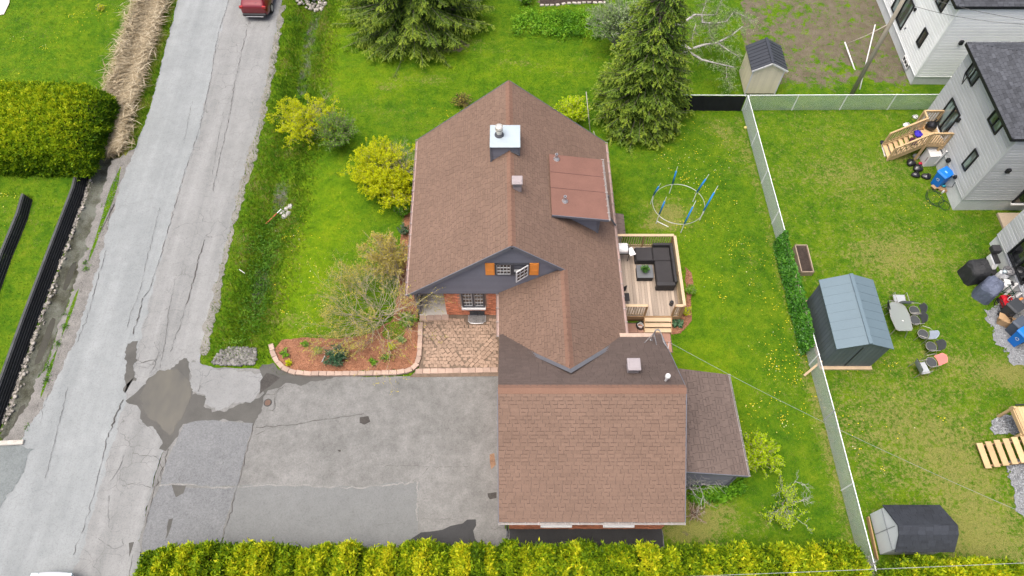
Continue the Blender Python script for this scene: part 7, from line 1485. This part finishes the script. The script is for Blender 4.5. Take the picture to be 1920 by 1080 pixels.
shrub('garden_bush', 'round green bush beside the soil bed at the top of the lawn', S3(985, 8), .7, .8, 30, 2600, .06, M_GREEN, M_TWIG, .7, 8, .55, .2, seed=43); shrub('weed_clump', 'yellow flowering weed clump on the lawn beside the reeds', S3(190, 18), .35, .3, 20, 500, .04, M_YEL, M_TWIG, .6, 6, .5, .2, seed=44, cat='plant')
# annex ground cover, perennial border
leafy('annex_ground_cover', inside(pl([(1292, 918), (1388, 912), (1385, 925), (1360, 936), (1300, 944)]), 60), 2600, .12, .32, .10, M_GREEN, tb=.35)
leafy('perennial_border', inside(pl([(962, 30), (1118, 28), (1122, 76), (965, 72)]), 130), 6500, .18, .62, .085, M_GREEN, tb=.5)
sheet('soil_bed', pl([(1010, -20), (1140, -20), (1140, 6), (1060, 6), (1040, 10), (1012, 10)]), .06, mat('dark_garden_soil', (.035, .025, .02), .95, .4, 5, 20, .4, .8), jit=.05)
be = thing('bed_edging', 'low row of pale stones edging the soil bed on the top lawn', 'edging', P(1080, 8)); sp_ = piece_proto(.26, .16, .12, [mat('pale_edging_stone', (.36, .33, .29), .9, .15, 4, 20, .15, .3, tint=.3)], 4, .02)
ll = [P(*q) for q in [(1012, 12), (1040, 12), (1062, 8), (1100, 7), (1140, 7)]]
for a, c in zip(ll[:-1], ll[1:]):
    k = max(1, int((c - a).length / .3))
    for i in range(k): put('edging_stone', random.choice(sp_), be, a + (c - a) * ((i + .5) / k), math.atan2((c - a).y, (c - a).x) + random.gauss(0, .12))
# ivy on the fence
def ivy():
    t = thing('ivy', 'dense green ivy swallowing the middle stretch of the wire fence', 'climbing plant', (13.85, 17, 0)); n = 9500; y = rng.uniform(13.6, 19.9, n); x = np.interp(y, [10.45, 29.3], [14.02, FA.x]); z = rng.random(n) ** .8 * 1.36; top = 1.38 - .25 * np.exp(-((y - 13.7) / .5) ** 2) + .06 * wav(y * 2, y, 2); z = np.minimum(z, top)
    x = x - .30 * (1 - (z / 1.45) ** 2) * rng.random(n) ** .4 + .10 * rng.random(n) * (rng.random(n) < .3) + .05 * wav(y * 2, z * 3, 2); C = np.stack([x, y, z], 1); U = nrm(rdir(n) + np.array([-.5, 0, .2])); l = rng.uniform(.04, .085, n)[:, None]; W = nrm(np.cross(U, np.array([-.6, 0, .8]) + .6 * rdir(n))) * l * .6
    diamonds('leaves', C, U * l, W, rng.normal(.4, .2, n) + .12 * wav(y * 3, z * 4, 2), leafmat('ivy_leaf', [(0, (.015, .065, .006)), (.5, (.05, .18, .012)), (1, (.15, .32, .035))], .2, .35), t)
    b = MB()
    for i in range(40):
        yy = random.uniform(13.7, 19.8); xx = float(np.interp(yy, [10.45, 29.3], [14.02, FA.x])) - .08; b.tube([(xx, yy, 0), (xx - .03, yy + random.uniform(-.3, .3), .7), (xx, yy + random.uniform(-.5, .5), 1.3)], .01, 4)
    b.build('stems', [M_TWIG], t, fix=False)
ivy()
# leaning bare tree behind the spruce
def limb_tree():
    base = P(1268, 118); t = thing('leaning_tree', 'half bare old tree with pale crooked limbs beside the black fence screen', 'tree', base); b = MB(); ends = []
    tr = P(1292, 92, 1.5); b.tube([base, base + (tr - base) * .5 + UPZ * .1, tr], [.16, .13, .10], 8)
    LM = [([(1288, 94, 1.5), (1320, 84, 1.8), (1345, 80, 2.0), (1372, 66, 2.3), (1392, 50, 2.6)], .075), ([(1290, 96, 1.45), (1316, 112, 1.6), (1345, 119, 1.8), (1376, 126, 1.9)], .07), ([(1345, 80, 2.0), (1362, 92, 1.9), (1385, 106, 1.8)], .045), ([(1255, 52, 2.2), (1285, 40, 2.4), (1302, 28, 2.6), (1316, 28, 2.7)], .11), ([(1316, 28, 2.7), (1317, 42, 2.6), (1340, 44, 2.6), (1362, 40, 2.7), (1376, 22, 3.0)], .06), ([(1316, 28, 2.7), (1342, 28, 2.8), (1348, 12, 3.0), (1356, -8, 3.3)], .035), ([(1316, 26, 2.7), (1322, 10, 2.9), (1326, -6, 3.1)], .025), ([(1376, 22, 3.0), (1395, 30, 2.9), (1408, 40, 2.8)], .03), ([(1330, 44, 2.6), (1330, 60, 2.4), (1334, 72, 2.3)], .022), ([(1360, 40, 2.7), (1340, 46, 2.5), (1325, 46, 2.5)], .02), ([(1362, 122, 1.85), (1362, 145, 1.4), (1370, 165, 1.0)], .018), ([(1305, 44, 2.4), (1300, 60, 2.2), (1298, 72, 2.0)], .02)]
    b.tube([tr, P(1262, 70, 2.0), P(1255, 52, 2.2)], [.10, .1, .1], 8)
    for px, r0 in LM:
        pts = [P(*q) for q in px]; b.tube(pts, [r0 * (1 - .6 * i / (len(pts) - 1)) for i in range(len(pts))], 7, cap=False); ends += [(pts[i] + (pts[i + 1] - pts[i]) * s) for i in range(len(pts) - 1) for s in (.3, .7, 1)]
    b.build('trunk', [M_GTWIG], t); tw = MB(); an = []
    for p in ends:
        for _ in range(9):
            d = Vector(rdir(1)[0]) * random.uniform(.25, .8); d.z = d.z * .5 - .05; tw.tube([p, p + d * .5 + Vector((0, 0, .05)), p + d], [.010, .007, .003], 3, cap=False); an.append((p + d * .3, p + d))
    tw.build('branches', [mat('dull_twig', (.17, .16, .125), .95, .2, 4, 30, .2, .2)], t, fix=False); an = [q for q in an if q[0].x > P(1325, 60, 2).x or random.random() < .25]; A = np.array([a for a, c in an]); B_ = np.array([c for a, c in an]); n = 8000; i = rng.integers(0, len(A), n); C = A[i] + (B_[i] - A[i]) * rng.random((n, 1)) + rng.normal(0, .05, (n, 3)); U = rdir(n) * rng.uniform(.025, .05, n)[:, None]
    diamonds('crown', C, U, nrm(np.cross(U, rdir(n))) * .02, rng.normal(.5, .2, n), M_PALE, t)
limb_tree()
stick = P(1274, 118); b = MB(); b.tube([P(1272, 112, .03), P(1279, 121, .03)], .035, 6); o = b.build('dead_branch', [M_GTWIG]); tag(o, 'short dead branch lying on the lawn right of the tall spruce', 'branch')
b = MB(); q = P(1397, 241); b.lathe(q, [(.06, 0), (.10, .06), (.08, .13), (.02, .16)], 10); o = b.build('yellow_ball', [mat('faded_yellow_rubber', (.48, .40, .14), .6)], smooth=True); tag(o, 'small faded yellow ball on the grass at the wire fence', 'ball')
